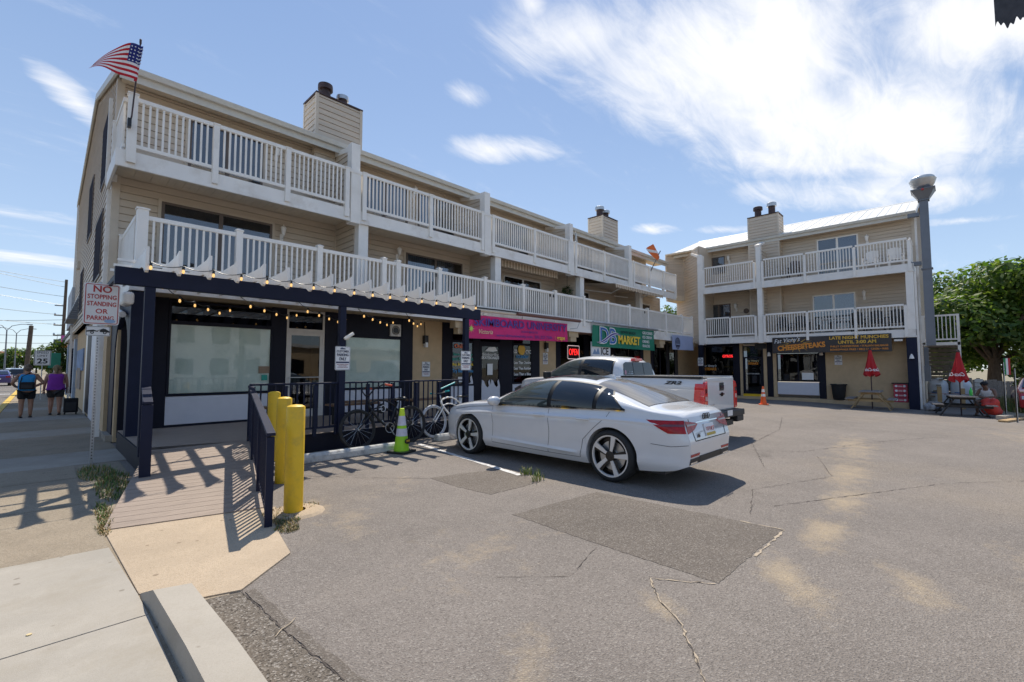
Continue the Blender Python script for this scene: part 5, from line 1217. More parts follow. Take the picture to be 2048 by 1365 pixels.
PILLAR = mat('black_pillar_trim', (.008, .008, .009), .5, var=0, spec=.3)
class Body:
    PROF = [(0, .90), (.07, .935), (.16, .978), (.23, .980), (.31, .972), (.5, .984), (.68, .994), (.80, 1.), (.84, .995), (.92, .970), (1., .94)]
    def __init__(s, T, Sh, B, W, wheels, R_arch, zc, z0, rear=(0, 0), n_up=2.4, flat_n=3.6):
        s.T, s.S, s.B, s.W = map(smooth_interp, (T, Sh, B, W)); s.wh, s.ra, s.zc, s.z0 = wheels, R_arch, zc, z0; s.rear = rear; s.n_up = n_up; s.flat_n = flat_n
        s.y0, s.y1 = T[0][0], T[-1][0]; s.prof = smooth_interp(s.PROF)
    def bottom(s, y):
        b = s.B(y)
        for w in s.wh:
            d = abs(y - w)
            if d < s.ra: b = max(b, s.zc + math.sqrt(s.ra ** 2 - d * d))
        return b
    def n(s, y): h = s.T(y) - s.S(y); k = clamp((h - .1) / .25); return s.flat_n * (1 - k) + s.n_up * k
    def side(s, y, z):      # half width of the lower body
        return s.W(y) * s.prof(clamp((z - s.z0) / (s.S(y) - s.z0)))
    def up(s, y, z):        # half width of the upper part at height z
        h = max(s.T(y) - s.S(y), .01); q = clamp((z - s.S(y)) / h); n_ = s.n(y)
        return s.W(y) * .94 * (max(1 - q ** n_, 0)) ** (1 / n_)
    def top(s, y, x):
        h = max(s.T(y) - s.S(y), .01); n_ = s.n(y); q = clamp(abs(x) / (s.W(y) * .94))
        return s.S(y) + h * (max(1 - q ** n_, 0)) ** (1 / n_)
    def hw(s, y, z): return s.side(y, z) if z <= s.S(y) else s.up(y, z)
    def sh(s, p):            # slanted tail and nose
        x, y, z = p; k = clamp((s.y0 + .6 - y) / .6); y2 = y + k * k * (s.rear[0] * max(z - .62, 0) + s.rear[1] * max(.62 - z, 0))
        k = clamp((y - (s.y1 - .5)) / .5); y2 -= k * k * .25 * max(z - .55, 0)
        return (x, y2, z)
    def build(s, parent, m, extra=()):
        ys = [s.y0 + (s.y1 - s.y0) * i / 110 for i in range(111)]
        for w in s.wh:
            for k in range(-16, 17): ys.append(w + s.ra * math.sin(k / 16 * math.pi / 2) * .9999)
        ys += list(extra); ys = sorted(set(round(y, 4) for y in ys if s.y0 <= y <= s.y1)); rings = []
        for y in ys:
            b, S_ = s.bottom(y), s.S(y); r = []
            for i in range(13): z = b + (S_ - b) * i / 12; r.append((s.side(y, z), z))
            n_ = s.n(y); h = max(s.T(y) - S_, .01)
            for i in range(1, 23):
                a = i / 22 * math.pi / 2; r.append((s.W(y) * .94 * math.cos(a) ** (2 / n_), S_ + h * math.sin(a) ** (2 / n_)))
            full = [s.sh((-x, y, z)) for x, z in r] + [s.sh((x, y, z)) for x, z in r[-2::-1]]
            rings.append(full)
        k = len(rings[0]); mb = MB(); mb.v = [Vector(p) for r in rings for p in r]
        for i in range(len(rings) - 1):
            for j in range(k): j2 = (j + 1) % k; mb.f.append((i * k + j, i * k + j2, (i + 1) * k + j2, (i + 1) * k + j)); mb.m.append(0)
        for base in (0, (len(rings) - 1) * k):
            for j in range(k // 2): 
                a, b = base + j, base + k - 1 - j
                if j + 1 < k // 2: mb.f.append((a, a + 1, b - 1, b)); mb.m.append(0)
                else: mb.f.append((a, a + 1, b)); mb.m.append(0)
        return mb.build('body', m, parent, smooth=38)
    # skins: thin panels laid on the body surface
    def side_patch(s, lo, hi, y0, y1, off, name, m, parent, ny=24, nz=5, sides=(-1, 1)):
        out = None
        for sg in sides:
            def fn(u, v):
                y = y0 + (y1 - y0) * u; a, b = lo(y), max(hi(y), lo(y)); z = a + (b - a) * v
                p = s.sh((0, y, z)); return (sg * (s.hw(y, z) + off), p[1], z + off * .3)
            out = MB().grid(fn, ny, nz).build(name, m, parent, smooth='all')
        return out
    def top_patch(s, y0, y1, w0, w1, off, name, m, parent, nx=16, ny=12):
        def fn(u, v):
            y = y0 + (y1 - y0) * v; w = w0 + (w1 - w0) * v; x = (2 * u - 1) * w; return (x, y, s.top(y, x) + off)
        return MB().grid(fn, nx, ny).build(name, m, parent, smooth='all')
    def seam(s, pts, parent, w=.006, side=-1, name='panel_gap', m=None):
        q = []
        for (y0, z0), (y1, z1) in zip(pts, pts[1:]):
            for i in range(6): q.append((y0 + (y1 - y0) * i / 6, z0 + (z1 - z0) * i / 6))
        q.append(pts[-1]); v = []
        for i, (y, z) in enumerate(q):
            a, b = q[max(i - 1, 0)], q[min(i + 1, len(q) - 1)]; d = Vector((b[0] - a[0], b[1] - a[1])).normalized()
            for t in (-w / 2, w / 2): yy, zz = y - d.y * t, z + d.x * t; p = s.sh((0, yy, zz)); v.append((side * (s.hw(yy, zz) + .0035), p[1], zz))
        return MB().add(v, [(2 * i, 2 * i + 2, 2 * i + 3, 2 * i + 1) for i in range(len(q) - 1)]).build(name, m or SEAM, parent)

def wheel(parent, x, y, r, rim_r, w, side, style='five'):
    """side -1: outer face towards -x"""
    sx = side; tw = MB(Matrix.Translation((x, y, r)) @ Matrix.Diagonal((-sx, 1, 1, 1)))
    # local x: 0 outer face, going inwards positive
    tw.lathe([(rim_r, .012), (rim_r + .02, .0), (r - .035, .004), (r - .008, .022), (r, .05), (r, w - .05), (r - .01, w - .02), (rim_r, w)], 40, axis='x')
    wl_ = tw.build('wheel', M['rubber'], parent, smooth=50)
    tr = MB(Matrix.Translation((x, y, r)) @ Matrix.Diagonal((-sx, 1, 1, 1)))
    tr.lathe([(rim_r + .006, .010), (rim_r + .006, .004), (rim_r - .012, .006), (rim_r - .02, .03)], 40, axis='x'); tr.build('rim_lip', RIMS, wl_, smooth=40)
    dk = MB(Matrix.Translation((x, y, r)) @ Matrix.Diagonal((-sx, 1, 1, 1)))
    dk.lathe([(rim_r - .018, .03), (rim_r - .03, .11), (.16, .12), (.15, .10), (0, .10)], 32, axis='x')
    dk.build('rim_barrel', RIMB, wl_, smooth=40)
    ds = MB(Matrix.Translation((x, y, r)) @ Matrix.Diagonal((-sx, 1, 1, 1))); ds.lathe([(rim_r * .72, .095), (rim_r * .72, .085), (.09, .085), (.09, .07), (0, .07)], 28, axis='x'); ds.build('brake_disc', M['galv'], wl_, smooth=40)
    sp = MB(Matrix.Translation((x, y, r)) @ Matrix.Diagonal((-sx, 1, 1, 1)))
    bk = MB(Matrix.Translation((x, y, r)) @ Matrix.Diagonal((-sx, 1, 1, 1)))
    for k in range(5):
        a = R(90 + 72 * k + 12); c, d = math.cos(a), math.sin(a)
        def P(rad, t, xx): return (xx, c * rad - d * t, d * rad + c * t)
        o, i_ = rim_r - .012, .055
        for mbx, wi, wo, x0, x1, sk in ((sp, .020, .046, .004, .03, .014), (bk, .034, .062, .018, .05, -.012)):
            vs = [P(i_, -wi + sk * .3, x0 + .010), P(o, -wo + sk, x0), P(o, wo * .6 + sk, x0), P(i_, wi + sk * .3, x0 + .010), P(i_, -wi, x1), P(o, -wo + sk, x1), P(o, wo * .6 + sk, x1), P(i_, wi, x1)]
            mbx.add(vs, [(0, 1, 2, 3), (4, 7, 6, 5), (0, 4, 5, 1), (1, 5, 6, 2), (2, 6, 7, 3), (3, 7, 4, 0)])
    sp.build('rim_spoke', RIMS, wl_)['kind'] = 'stuff'; bk.build('rim_spoke_back', RIMB, wl_)['kind'] = 'stuff'
    hb = MB(Matrix.Translation((x, y, r)) @ Matrix.Diagonal((-sx, 1, 1, 1))); hb.lathe([(.075, .04), (.07, .012), (.035, .008), (.032, .004), (0, .003)], 20, axis='x'); hb.build('hub_cap', RIMB, wl_, smooth=40)
    return wl_

# ---- white sedan
CAR = thing('sedan', 'white four door sedan with dark tinted windows parked nose in to the deck', 'car', (6.565, 3.56, 0))
bd = Body(T=[(-1.06, .965), (-.98, 1.01), (-.85, 1.035), (-.70, 1.05), (-.52, 1.085), (-.15, 1.225), (.25, 1.37), (.65, 1.45), (1.05, 1.478), (1.4, 1.468), (1.78, 1.405), (2.15, 1.245), (2.55, 1.045), (3.1, .985), (3.55, .91), (3.83, .82), (3.99, .70)],
          Sh=[(-1.06, .92), (-.6, .97), (0, .98), (1, .955), (2, .94), (2.75, .91), (3.4, .84), (3.85, .74), (3.99, .66)],
          B=[(-1.06, .33), (-.9, .27), (-.6, .23), (0, .2), (3, .2), (3.7, .22), (3.99, .26)],
          W=[(-1.06, .70), (-1.0, .76), (-.85, .845), (-.5, .915), (0, .945), (1.5, .950), (3, .945), (3.5, .91), (3.8, .83), (3.99, .68)],
          wheels=(0, 3.06), R_arch=.405, zc=.36, z0=.2, rear=(.30, .12))
bd.build(CAR, PEARL)
zl = lambda y: bd.S(y) + .028
def zh(y): return min(bd.S(y) + (bd.T(y) - bd.S(y)) * .82, zl(y) + max(0, (y + .20)) * .80, zl(y) + max(0, (2.36 - y)) * .70)
bd.side_patch(lambda y: zl(y) - .012, lambda y: zh(y) + .016, -.22, 2.38, .010, 'window_surround', PILLAR, CAR, 70, 20)
for y0, y1, nm in ((1.17, 2.30, 'front_window'), (.31, 1.09, 'rear_window'), (-.16, .24, 'quarter_window')):
    bd.side_patch(zl, zh, y0, y1, .016, nm, CARGL2 if nm == 'front_window' else CARGL, CAR, 40, 18)
bd.side_patch(lambda y: zl(y) - .020, lambda y: zl(y) - .008, -.22, 2.42, .014, 'window_trim', CHR, CAR, 50, 1)
bd.top_patch(1.86, 2.54, .60, .80, .007, 'windscreen', CARGL2, CAR)
bd.top_patch(-.50, .42, .72, .56, .007, 'rear_windscreen', mat('painted_reflection_glass', (.16, .15, .14), .06, var=.25, spec=.9, stretch=(9, .6, 1), scale=2.), CAR)  # pale streaks in the glass colour stand in for its reflection
bd.top_patch(.55, 1.7, .42, .42, .004, 'sunroof', GLOSSB, CAR)
for sd in (-1, 1):
    bd.seam([(2.42, .925), (2.38, .62), (2.42, .30)], CAR, side=sd); bd.seam([(1.13, .96), (1.10, .62), (1.14, .28)], CAR, side=sd)
    bd.seam([(.02, .975), (.06, .90), (.28, .72), (.46, .55), (.52, .28)], CAR, side=sd); bd.seam([(.52, .28), (1.14, .275), (2.42, .295)], CAR, side=sd)
    bd.seam([(2.42, .925), (3.0, .885), (3.5, .81)], CAR, side=sd)
    bd.seam([(-.60, .60), (-.85, .58), (-1.04, .60)], CAR, side=sd)
    bd.side_patch(lambda y: .205, lambda y: .245, .42, 2.64, .006, 'sill', PEARL, CAR, 20, 2, (sd,))
    # tail lamp: wedge wrapping the corner
    bd.side_patch(lambda y: .745 + max(0, y + .84) / .30 * .165, lambda y: .91, -1.05, -.54, .006, 'tail_light', [TAIL], CAR, 24, 6, (sd,))
    bd.side_patch(lambda y: .832, lambda y: .862 - max(0, y + .8) * .3, -1.05, -.70, .011, 'tail_light_band', [TAILD], CAR, 12, 2, (sd,))
    for zf, h_, y0, y1, o_ in ((lambda y: bd.S(y) - .105, .020, -.95, 3.35, .013), (lambda y: .335 + .02 * (y - .5), .022, .56, 2.5, .012)):
        q = []
        for i in range(61):
            y = y0 + (y1 - y0) * i / 60; f = min(1, i / 6, (60 - i) / 6); z = zf(y)
            for dz, o2 in ((-h_ * 1.8, -.002), (0, o_ * f), (h_, o_ * f * .55), (h_ * 2.2, -.002)):
                p = bd.sh((0, y, z + dz)); q.append((sd * (bd.hw(y, z + dz) + o2), p[1], z + dz))
        MB().add(q, [(4 * i + j, 4 * i + 4 + j, 4 * i + 5 + j, 4 * i + 1 + j) for i in range(60) for j in range(3)]).build('body_crease', PEARL, CAR, smooth=20)
    hx = .985
    for y in (1.22, .36): MB().tube([(sd * (bd.side(y, .84) + .004), y - .02, .85), (sd * (bd.side(y, .84) + .034), y, .852), (sd * (bd.side(y, .84) + .034), y + .18, .848), (sd * (bd.side(y, .84) + .004), y + .20, .846)], .017, 8).build('door_handle', PEARL, CAR, smooth=True)
    mm = MB().lathe([(0, -.09), (.05, -.085), (.085, -.05), (.09, .03), (.06, .08), (0, .09)], 16)
    mm.v = [Vector((v.x * 1.35 * 1 + sd * (bd.side(2.2, .93) + .16), v.z * 1.05 + 2.24, v.y * .92 + 1.03)) for v in mm.v]
    mr_ = mm.build('wing_mirror', PEARL, CAR, smooth='all'); MB().bar((sd * .88, 2.28, .95), (sd * 1.04, 2.24, .99), .09, .04).build('mirror_arm', GLOSSB, mr_)
# rear face pieces
def rear(x, z, off=.006): p = bd.sh((x, bd.y0, z)); return (x, p[1] - off, z)
def rear_poly(name, pts, m, off=.006, parent=CAR, th=.004):
    n_ = len(pts); return MB().add([rear(x, z, off) for x, z in pts] + [rear(x, z, off - th) for x, z in pts], [tuple(range(n_))] + [(i, (i + 1) % n_, n_ + (i + 1) % n_, n_ + i) for i in range(n_)]).build(name, m, parent)
for sd in (-1, 1):
    rear_poly('tail_light', [(sd * .685, .905), (sd * .70, .742), (sd * .60, .755), (sd * .46, .785), (sd * .33, .842), (sd * .37, .862)], TAIL)
    rear_poly('tail_light_band', [(sd * .68, .862), (sd * .68, .835), (sd * .42, .84), (sd * .38, .853)], TAILD, .012)
    rear_poly('rear_reflector', [(sd * .67, .475), (sd * .38, .475), (sd * .40, .44), (sd * .66, .44)], TAIL)
    rear_poly('diffuser', [(sd * .66, .42), (sd * .38, .42), (sd * .34, .345), (sd * .69, .345)], PLASTIC)
    rear_poly('exhaust_tip', [(sd * .66, .37), (sd * .46, .37), (sd * .46, .35), (sd * .66, .35)], CHR, .010)
rear_poly('chrome_strip', [(-.38, .872), (.38, .872), (.38, .858), (-.38, .858)], CHR)
rear_poly('diffuser', [(-.38, .43), (.38, .43), (.40, .345), (-.40, .345)], PLASTIC)
rear_poly('boot_gap', [(-.53, .645), (.53, .645), (.53, .636), (-.53, .636)], SEAM); 
rear_poly('boot_gap', [(-.58, .92), (-.572, .92), (-.522, .64), (-.53, .64)], SEAM); rear_poly('boot_gap', [(.58, .92), (.572, .92), (.522, .64), (.53, .64)], SEAM)
lp = rear_poly('number_plate', [(-.165, .83), (.165, .83), (.165, .67), (-.165, .67)], M['signwhite'], .016, th=.012); rear_poly('plate_picture', [(-.155, .71), (.155, .71), (.155, .675), (-.155, .675)], flat('plate_gold', (.55, .38, .05)), .0175, parent=lp)
yb = rear(0, .75)[1]
lettering([('T17 UC5', 0, .755, .085, dict(width=.27))], plate(0, yb - .014, 0), lp, M['signred'], 'plate_lettering')
rg = MB()
for k in range(4): rg.tube([(-.084 + k * .056 + .037 * math.cos(a * .3927), rear(0, .93)[1] - .012, .93 + .037 * math.sin(a * .3927)) for a in range(16)], .006, 6, closed=True)
rg.build('ring_emblem', GLOSSB, CAR)['kind'] = 'stuff'
lettering([('A6', -.40, .70, .075, dict(bold=.003))], plate(0, rear(0, .70)[1] - .004, 0), CAR, GLOSSB, 'badge_lettering')
MB().prism([(.46, bd.T(.46) - .01), (.70, bd.T(.70)), (.54, bd.T(.54) + .06), (.48, bd.T(.48) + .055)], -.02, .02, 'yz').build('antenna_fin', PEARL, CAR)
for y in (0, 3.06):
    for sd in (-1, 1): wheel(CAR, sd * .945, y, .362, .285, .25, sd)
MB().box(-.80, .80, -.75, 3.6, .20, .30).build('underbody', PLASTIC, CAR)
for y in (0, 3.06): MB().prism([(y + .402 * math.cos(a * math.pi / 12), .36 + .402 * math.sin(a * math.pi / 12)) for a in range(13)], -.70, .70, 'yz').build('wheel_well', PLASTIC, CAR)

# ---- white pickup
TR = thing('pickup_truck', 'white crew cab pickup truck parked beyond the white sedan', 'truck', (10.73, 5.08, 0))
tb = Body(T=[(-1.2, 1.37), (-.5, 1.385), (1, 1.40), (3.2, 1.37), (3.7, 1.345), (4.1, 1.30), (4.3, 1.19), (4.38, 1.02)], Sh=[(-1.2, 1.35), (0, 1.365), (1, 1.375), (2.5, 1.30), (3.3, 1.28), (4.0, 1.21), (4.3, 1.06), (4.38, .92)],
          B=[(-1.2, .62), (-.9, .58), (0, .5), (3.4, .5), (4.2, .5), (4.38, .56)], W=[(-1.2, .96), (-.8, .985), (0, 1.0), (1, .985), (2.5, .985), (3.5, 1.0), (4.1, .93), (4.38, .78)], wheels=(0, 3.42), R_arch=.50, zc=.41, z0=.5, rear=(.02, 0))
tb.build(TR, TRUCKW)
class Cab: pass
cb = [(1.00, 1.36, .0), ]
cy0 = smooth_interp([(1.0, 1.70), (1.08, 1.815), (1.3, 1.885), (1.9, 1.925), (2.35, 1.88), (2.65, 1.76), (3.0, 1.53), (3.32, 1.30)])
cy = lambda y: cy0(1.0 + (y - .78) * 2.32 / 2.77)
cw = smooth_interp([(.78, .90), (1.1, .925), (2.4, .93), (3.2, .90), (3.55, .84)])
def cabx(y, z):
    h = max(cy(y) - 1.28, .02); q = clamp((z - 1.28) / h); return cw(y) * (1 - .16 * q) * (max(1 - q ** 4.2, 0)) ** (1 / 4.2)
rings = []; ys = [.78 + 2.77 * i / 48 for i in range(49)]; mb = MB()
for y in ys:
    h = max(cy(y) - 1.28, .02); r = []
    for i in range(19): q = math.sin(i / 18 * math.pi / 2) ** .6; z = 1.28 + h * q; r.append((cabx(y, z) if i < 18 else 0, z))
    sh_ = lambda z: y + (.16 * (z - 1.3) * clamp((1.28 - y) / .5))
    rings.append([(-x, sh_(z), z) for x, z in r] + [(x, sh_(z), z) for x, z in r[-2::-1]])
k = len(rings[0]); mb.v = [Vector(p) for r in rings for p in r]
for i in range(len(rings) - 1):
    for j in range(k - 1): mb.f.append((i * k + j, i * k + j + 1, (i + 1) * k + j + 1, (i + 1) * k + j)); mb.m.append(0)
for j in range(k // 2): mb.f.append((j, j + 1, k - 2 - j, k - 1 - j) if j + 1 < k // 2 else (j, j + 1, k - 1 - j)); mb.m.append(0)
mb.build('cab', TRUCKW, TR, smooth=35)
def cabpatch(lo, hi, y0, y1, off, name, m):
    for sd in (-1, 1):
        def fn(u, v):
            y = y0 + (y1 - y0) * u; a, b = lo(y), max(lo(y), hi(y)); z = a + (b - a) * v; return (sd * (cabx(y, z) + off), y + .16 * (z - 1.3) * clamp((1.28 - y) / .5), z)
        MB().grid(fn, 40, 18).build(name, m, TR, smooth='all')
lo_ = lambda y: 1.40 - .01 * (y - 1)
hi_ = lambda y: min(cy(y) - .10, lo_(y) + max(0, 3.22 - y) * .62)
cabpatch(lambda y: lo_(y) - .015, lambda y: hi_(y) + .02, 1.02, 3.25, .006, 'window_surround', PLASTIC)
cabpatch(lo_, hi_, 1.07, 1.97, .011, 'rear_window', CARGL); cabpatch(lo_, hi_, 2.07, 3.18, .011, 'front_window', CARGL2)
def cabback(x, z, off): return (x, .78 + .16 * (z - 1.3) - off, z)
MB().add([cabback(x, z, .006) for x, z in ((-.76, 1.42), (.76, 1.42), (.72, 1.70), (.60, 1.745), (-.60, 1.745), (-.72, 1.70))], [tuple(range(6))]).build('rear_windscreen', CARGL, TR)
for x in (-.26, .26): MB().add([cabback(x + a, z, .008) for a, z in ((-.012, 1.43), (.012, 1.43), (.012, 1.735), (-.012, 1.735))], [(0, 1, 2, 3)]).build('window_divider', PLASTIC, TR)
MB().add([cabback(-.66 + .05 * math.cos(k * .6), 1.49 + .06 * math.sin(k * .6), .010) for k in range(10)], [tuple(range(10))]).build('round_sticker', flat('pink_sticker', (.6, .3, .33)), TR)
lettering([('SALT LIFE', -.42, 1.50, .045, {}), ('DEWEY BEACH', -.42, 1.455, .035, {})], plate(0, .78 + .16 * .18 - .012, 0), TR, WHT, 'window_lettering')
MB().box(-.20, .20, .81, .92, 1.775, 1.845).build('brake_light', TAILB, TR, bevel=.01)
MB().tube([(.05, 1.6, 1.90), (.05, 1.6, 1.95)], [.08, .02], 10).build('roof_antenna', PLASTIC, TR)
MB().add([(x, y, tb.top(y, 0) + .012) for y in (-1.14, .76) for x in (-.84, .84)], [(0, 1, 3, 2)]).build('bed_cover', PLASTIC, TR)
for sd in (-1, 1): MB().box(sd * .90 - .05, sd * .90 + .05, -1.16, .77, 1.37, 1.412).build('bed_rail', PLASTIC if sd < 0 else TRUCKW, TR)
yr = -1.2
tg = MB().box(-.76, .76, yr - .035, yr, .66, 1.385).build('tailgate', TRUCKW, TR, bevel=.014)
MB().box(-.74, .74, yr - .045, yr - .034, 1.30, 1.375).build('spoiler_lip', TRUCKW, tg, bevel=.01)
MB().box(-.13, .13, yr - .04, yr - .034, 1.09, 1.27).build('handle_recess', PLASTIC, tg); MB().box(-.11, .11, yr - .055, yr - .04, 1.13, 1.22).build('tailgate_handle', GLOSSB, tg, bevel=.008)
MB().prism([(-.13, .995), (-.12, 1.025), (-.05, 1.025), (-.045, 1.05), (.06, 1.05), (.055, 1.025), (.14, 1.025), (.13, .995), (.055, .995), (.05, .965), (-.055, .965), (-.05, .995)], yr - .05, yr - .036, 'xz').build('cross_emblem', GLOSSB, tg)
lettering([('COLORADO', -.55, .80, .05, dict(bold=.001))], plate(0, yr - .037, 0), tg, CHR, 'tailgate_lettering')
for x in (-.74, .76): pass
for sd in (-1, 1):
    tl = MB(); prof = [(.80, .66), (.80, 1.31), (.90, 1.29), (.955, 1.22), (.985, 1.0), (.985, .70), (.96, .66)]
    tl.prism([(sd * a, b) for a, b in prof], yr - .04, yr + .06, 'xz'); tl_ = tl.build('tail_light', TAILB, TR, bevel=.012)
    def fn(u, v): z = .68 + .58 * v; y = yr - .02 + .24 * u * (1 - .25 * v); return (sd * (tb.side(y + .02, z) + .012), y, z)
    MB().grid(fn, 8, 8)  .build('tail_light_side', TAILB, TR, smooth='all')
    MB().box(sd * .89 - .05, sd * .89 + .05, yr - .046, yr - .038, .90, .99).build('reverse_lamp', flat('clear_lamp', (.6, .35, .32)), tl_); MB().box(sd * .89 - .05, sd * .89 + .05, yr - .046, yr - .038, 1.06, 1.15).build('dark_lamp', TAILD, tl_)
bp = MB().box(-1.0, 1.0, yr - .20, yr + .05, .50, .64).box(-.98, -.55, yr - .18, yr, .36, .50).box(.55, .98, yr - .18, yr, .36, .50).build('rear_bumper', PLASTIC, TR, bevel=.02)
MB().box(-.15, .15, yr - .212, yr - .204, .54, .66).build('number_plate', M['signwhite'], bp)
MB().box(-.5, .5, yr - .1, yr + .3, .30, .42).build('hitch', PLASTIC, TR)
lettering([('ZR2', 0, 1.27, .10, dict(width=.42, shear=.4, bold=.004))], Matrix.Translation((-1.0 + .012, -.55, 0)) @ Matrix.Rotation(R(-90), 4, 'Z') @ Matrix.Rotation(R(90), 4, 'X'), TR, PLASTIC, 'side_lettering')
for y in (0, 3.42):
    for sd in (-1, 1): wheel(TR, sd * .99, y, .40, .23, .26, sd)
for sd in (-1, 1):
    mm = MB().box(sd * 1.04 - .12, sd * 1.04 + .12, 2.95, 3.06, 1.32, 1.50).build('wing_mirror', PLASTIC, TR, bevel=.03)
    MB().prism([(4.1, 1.10), (4.32, 1.0), (4.30, .90), (4.05, .98)], sd * .86 - .1, sd * .86 + .1, 'yz').build('headlight', flat('smoked_lamp', (.12, .10, .09)), TR)
MB().box(-.8, .8, -1.0, 4.1, .42, .6).build('underbody', PLASTIC, TR)

# ---- bicycles
def bicycle(name, label, loc, rz, lean, m, tyre, grips, seatm, r=.33, low=True):
    t = thing(name, label, 'bicycle', loc, rz); t.rotation_euler = (lean, 0, rz)
    # local: x forward (front wheel at 0, rear at 1.12), y sideways
    for x in (0, 1.12):
        w = MB().tube([(x + r * math.cos(k * math.pi / 16), 0, r + .02 + r * math.sin(k * math.pi / 16)) for k in range(32)], .024, 8, closed=True).build('wheel', tyre, t, smooth='all')
        MB().tube([(x + (r - .03) * math.cos(k * math.pi / 16), 0, r + .02 + (r - .03) * math.sin(k * math.pi / 16)) for k in range(32)], .012, 6, closed=True).build('rim', M['galv'] if m is not M['black'] else M['black'], w, smooth='all')
        sp = MB()
        for k in range(18): a = k * math.pi / 9; sp.tube([(x, .03 * (-1) ** k, r + .02), (x + (r - .03) * math.cos(a), 0, r + .02 + (r - .03) * math.sin(a))], .0018, 3, cap=False)
        sp.build('spokes', M['galv'], w)['kind'] = 'stuff'
        MB().tube([(x, -.05, r + .02), (x, .05, r + .02)], .025, 8).build('hub', M['galv'], w)
    f = MB(); hd0, hd1, bb, st, rx = (.27, 0, .66), (.24, 0, .78), (.62, 0, .32), (.80, 0, .70), (1.12, 0, r + .02)
    curve = lambda a, b, s: [tuple(a[i] + (b[i] - a[i]) * q + (s * math.sin(q * math.pi) if i == 2 else 0) for i in range(3)) for q in [j / 8 for j in range(9)]]
    f.tube([hd0, hd1], .024, 8); f.tube(curve(hd1, st, .10), .017, 8); f.tube(curve(hd0, (.74, 0, .6), .07), .014, 8); f.tube(curve((.26, 0, .7), bb, -.03), .022, 8); f.tube([bb, (.85, 0, .78)], .017, 8)
    for s in (-.05, .05): f.tube([(.62, 0, .32), (.75, s, .34), (1.12, s, r + .02)], .011, 6); f.tube([(.80, 0, .68), (.9, s, .6), (1.12, s, r + .02)], .010, 6)
    f.build('frame', m, t, smooth='all')
    fk = MB()
    for s in (-.05, .05): fk.tube([(.27, s * .6, .66), (.22, s, .58), (.04, s, r + .06), (0, s, r + .02)], .013, 6)
    fk.build('fork', m, t, smooth='all')
    hb = MB().tube([(.24, 0, .78), (.23, 0, .90)], .015, 8)
    hb.tube([(.50, -.34, 1.08), (.36, -.33, 1.10), (.24, -.22, 1.04), (.22, -.06, .93), (.22, .06, .93), (.24, .22, 1.04), (.36, .33, 1.10), (.50, .34, 1.08)] if low else [(.22, -.28, .96), (.20, -.1, .94), (.20, .1, .94), (.22, .28, .96)], .012, 8)
    h_ = hb.build('handlebar', m if low else M['galv'], t, smooth='all')
    for s in (-1, 1):
        a, b = ((.38, s * .335, 1.098), (.52, s * .342, 1.076)) if low else ((.215, s * .2, .955), (.225, s * .31, .962))
        MB().tube([a, b], .019, 8).build('grip', grips, h_)
    sd_ = MB().lathe([(0, -.16), (.03, -.15), (.05, -.05), (.10, .06), (.11, .10), (.06, .14), (0, .14)], 12, axis='x'); sd_.v = [Vector((v.x + .88, v.y, v.z * .4 + .84)) for v in sd_.v]
    sd_.build('saddle', seatm, t, smooth='all'); MB().tube([(.85, 0, .72), (.87, 0, .83)], .013, 8).build('seat_post', M['galv'], t)
    cr = MB().tube([(.62 + .09 * math.cos(k * math.pi / 10), -.05, .32 + .09 * math.sin(k * math.pi / 10)) for k in range(20)], .006, 5, closed=True).build('chain_ring', M['galv'], t)
    MB().tube([(.62, -.06, .32), (.70, -.07, .17)], .010, 6).tube([(.62, .06, .32), (.54, .07, .47)], .010, 6).build('crank', M['galv'], cr)['kind'] = 'stuff'
    for x, y, z in ((.70, -.11, .17), (.54, .11, .47)): MB().box(x - .045, x + .045, y - .04, y + .04, z - .012, z + .012).build('pedal', M['black'], cr)
    MB().box(.70, 1.12, -.055, -.045, .35, .40).build('chain_guard', m, t)
    return t
bk = bicycle('bicycle', 'black beach cruiser bicycle with red grips leaning on the deck railing', (4.42, 8.50, 0), R(2), R(-7), M['black'], M['rubber'], mat('red_grip', (.6, .08, .03), .6), M['black'])
bk.scale = (1.12, 1.12, 1.12)
MB().tube([(.50 + .075 * math.cos(k * .8), .02 + .01 * (k % 3), .66 + .075 * math.sin(k * .8) + .002 * k) for k in range(26)], .009, 6).build('cable_lock', M['black'], bk)
MB().tube([(.52 + .05 * math.cos(k * .8), -.02, .68 + .06 * math.sin(k * .8)) for k in range(16)], .006, 6).build('cable', M['signwhite'], bk)
bw_ = bicycle('bicycle', 'white bicycle half hidden behind the nose of the white sedan', (6.35, 8.62, 0), R(4), R(-8), M['white'], mat('pale_tyre', (.42, .42, .43), .7), mat('teal_grip', (.02, .40, .42), .5), M['black'], low=False)
bw_.scale = (1.08, 1.08, 1.08)
MB().tube([(.10, -.2, 1.02), (.46, -.26, 1.14)], .014, 6).build('bar_wrap', mat('teal_wrap', (.02, .40, .42), .5), bw_)

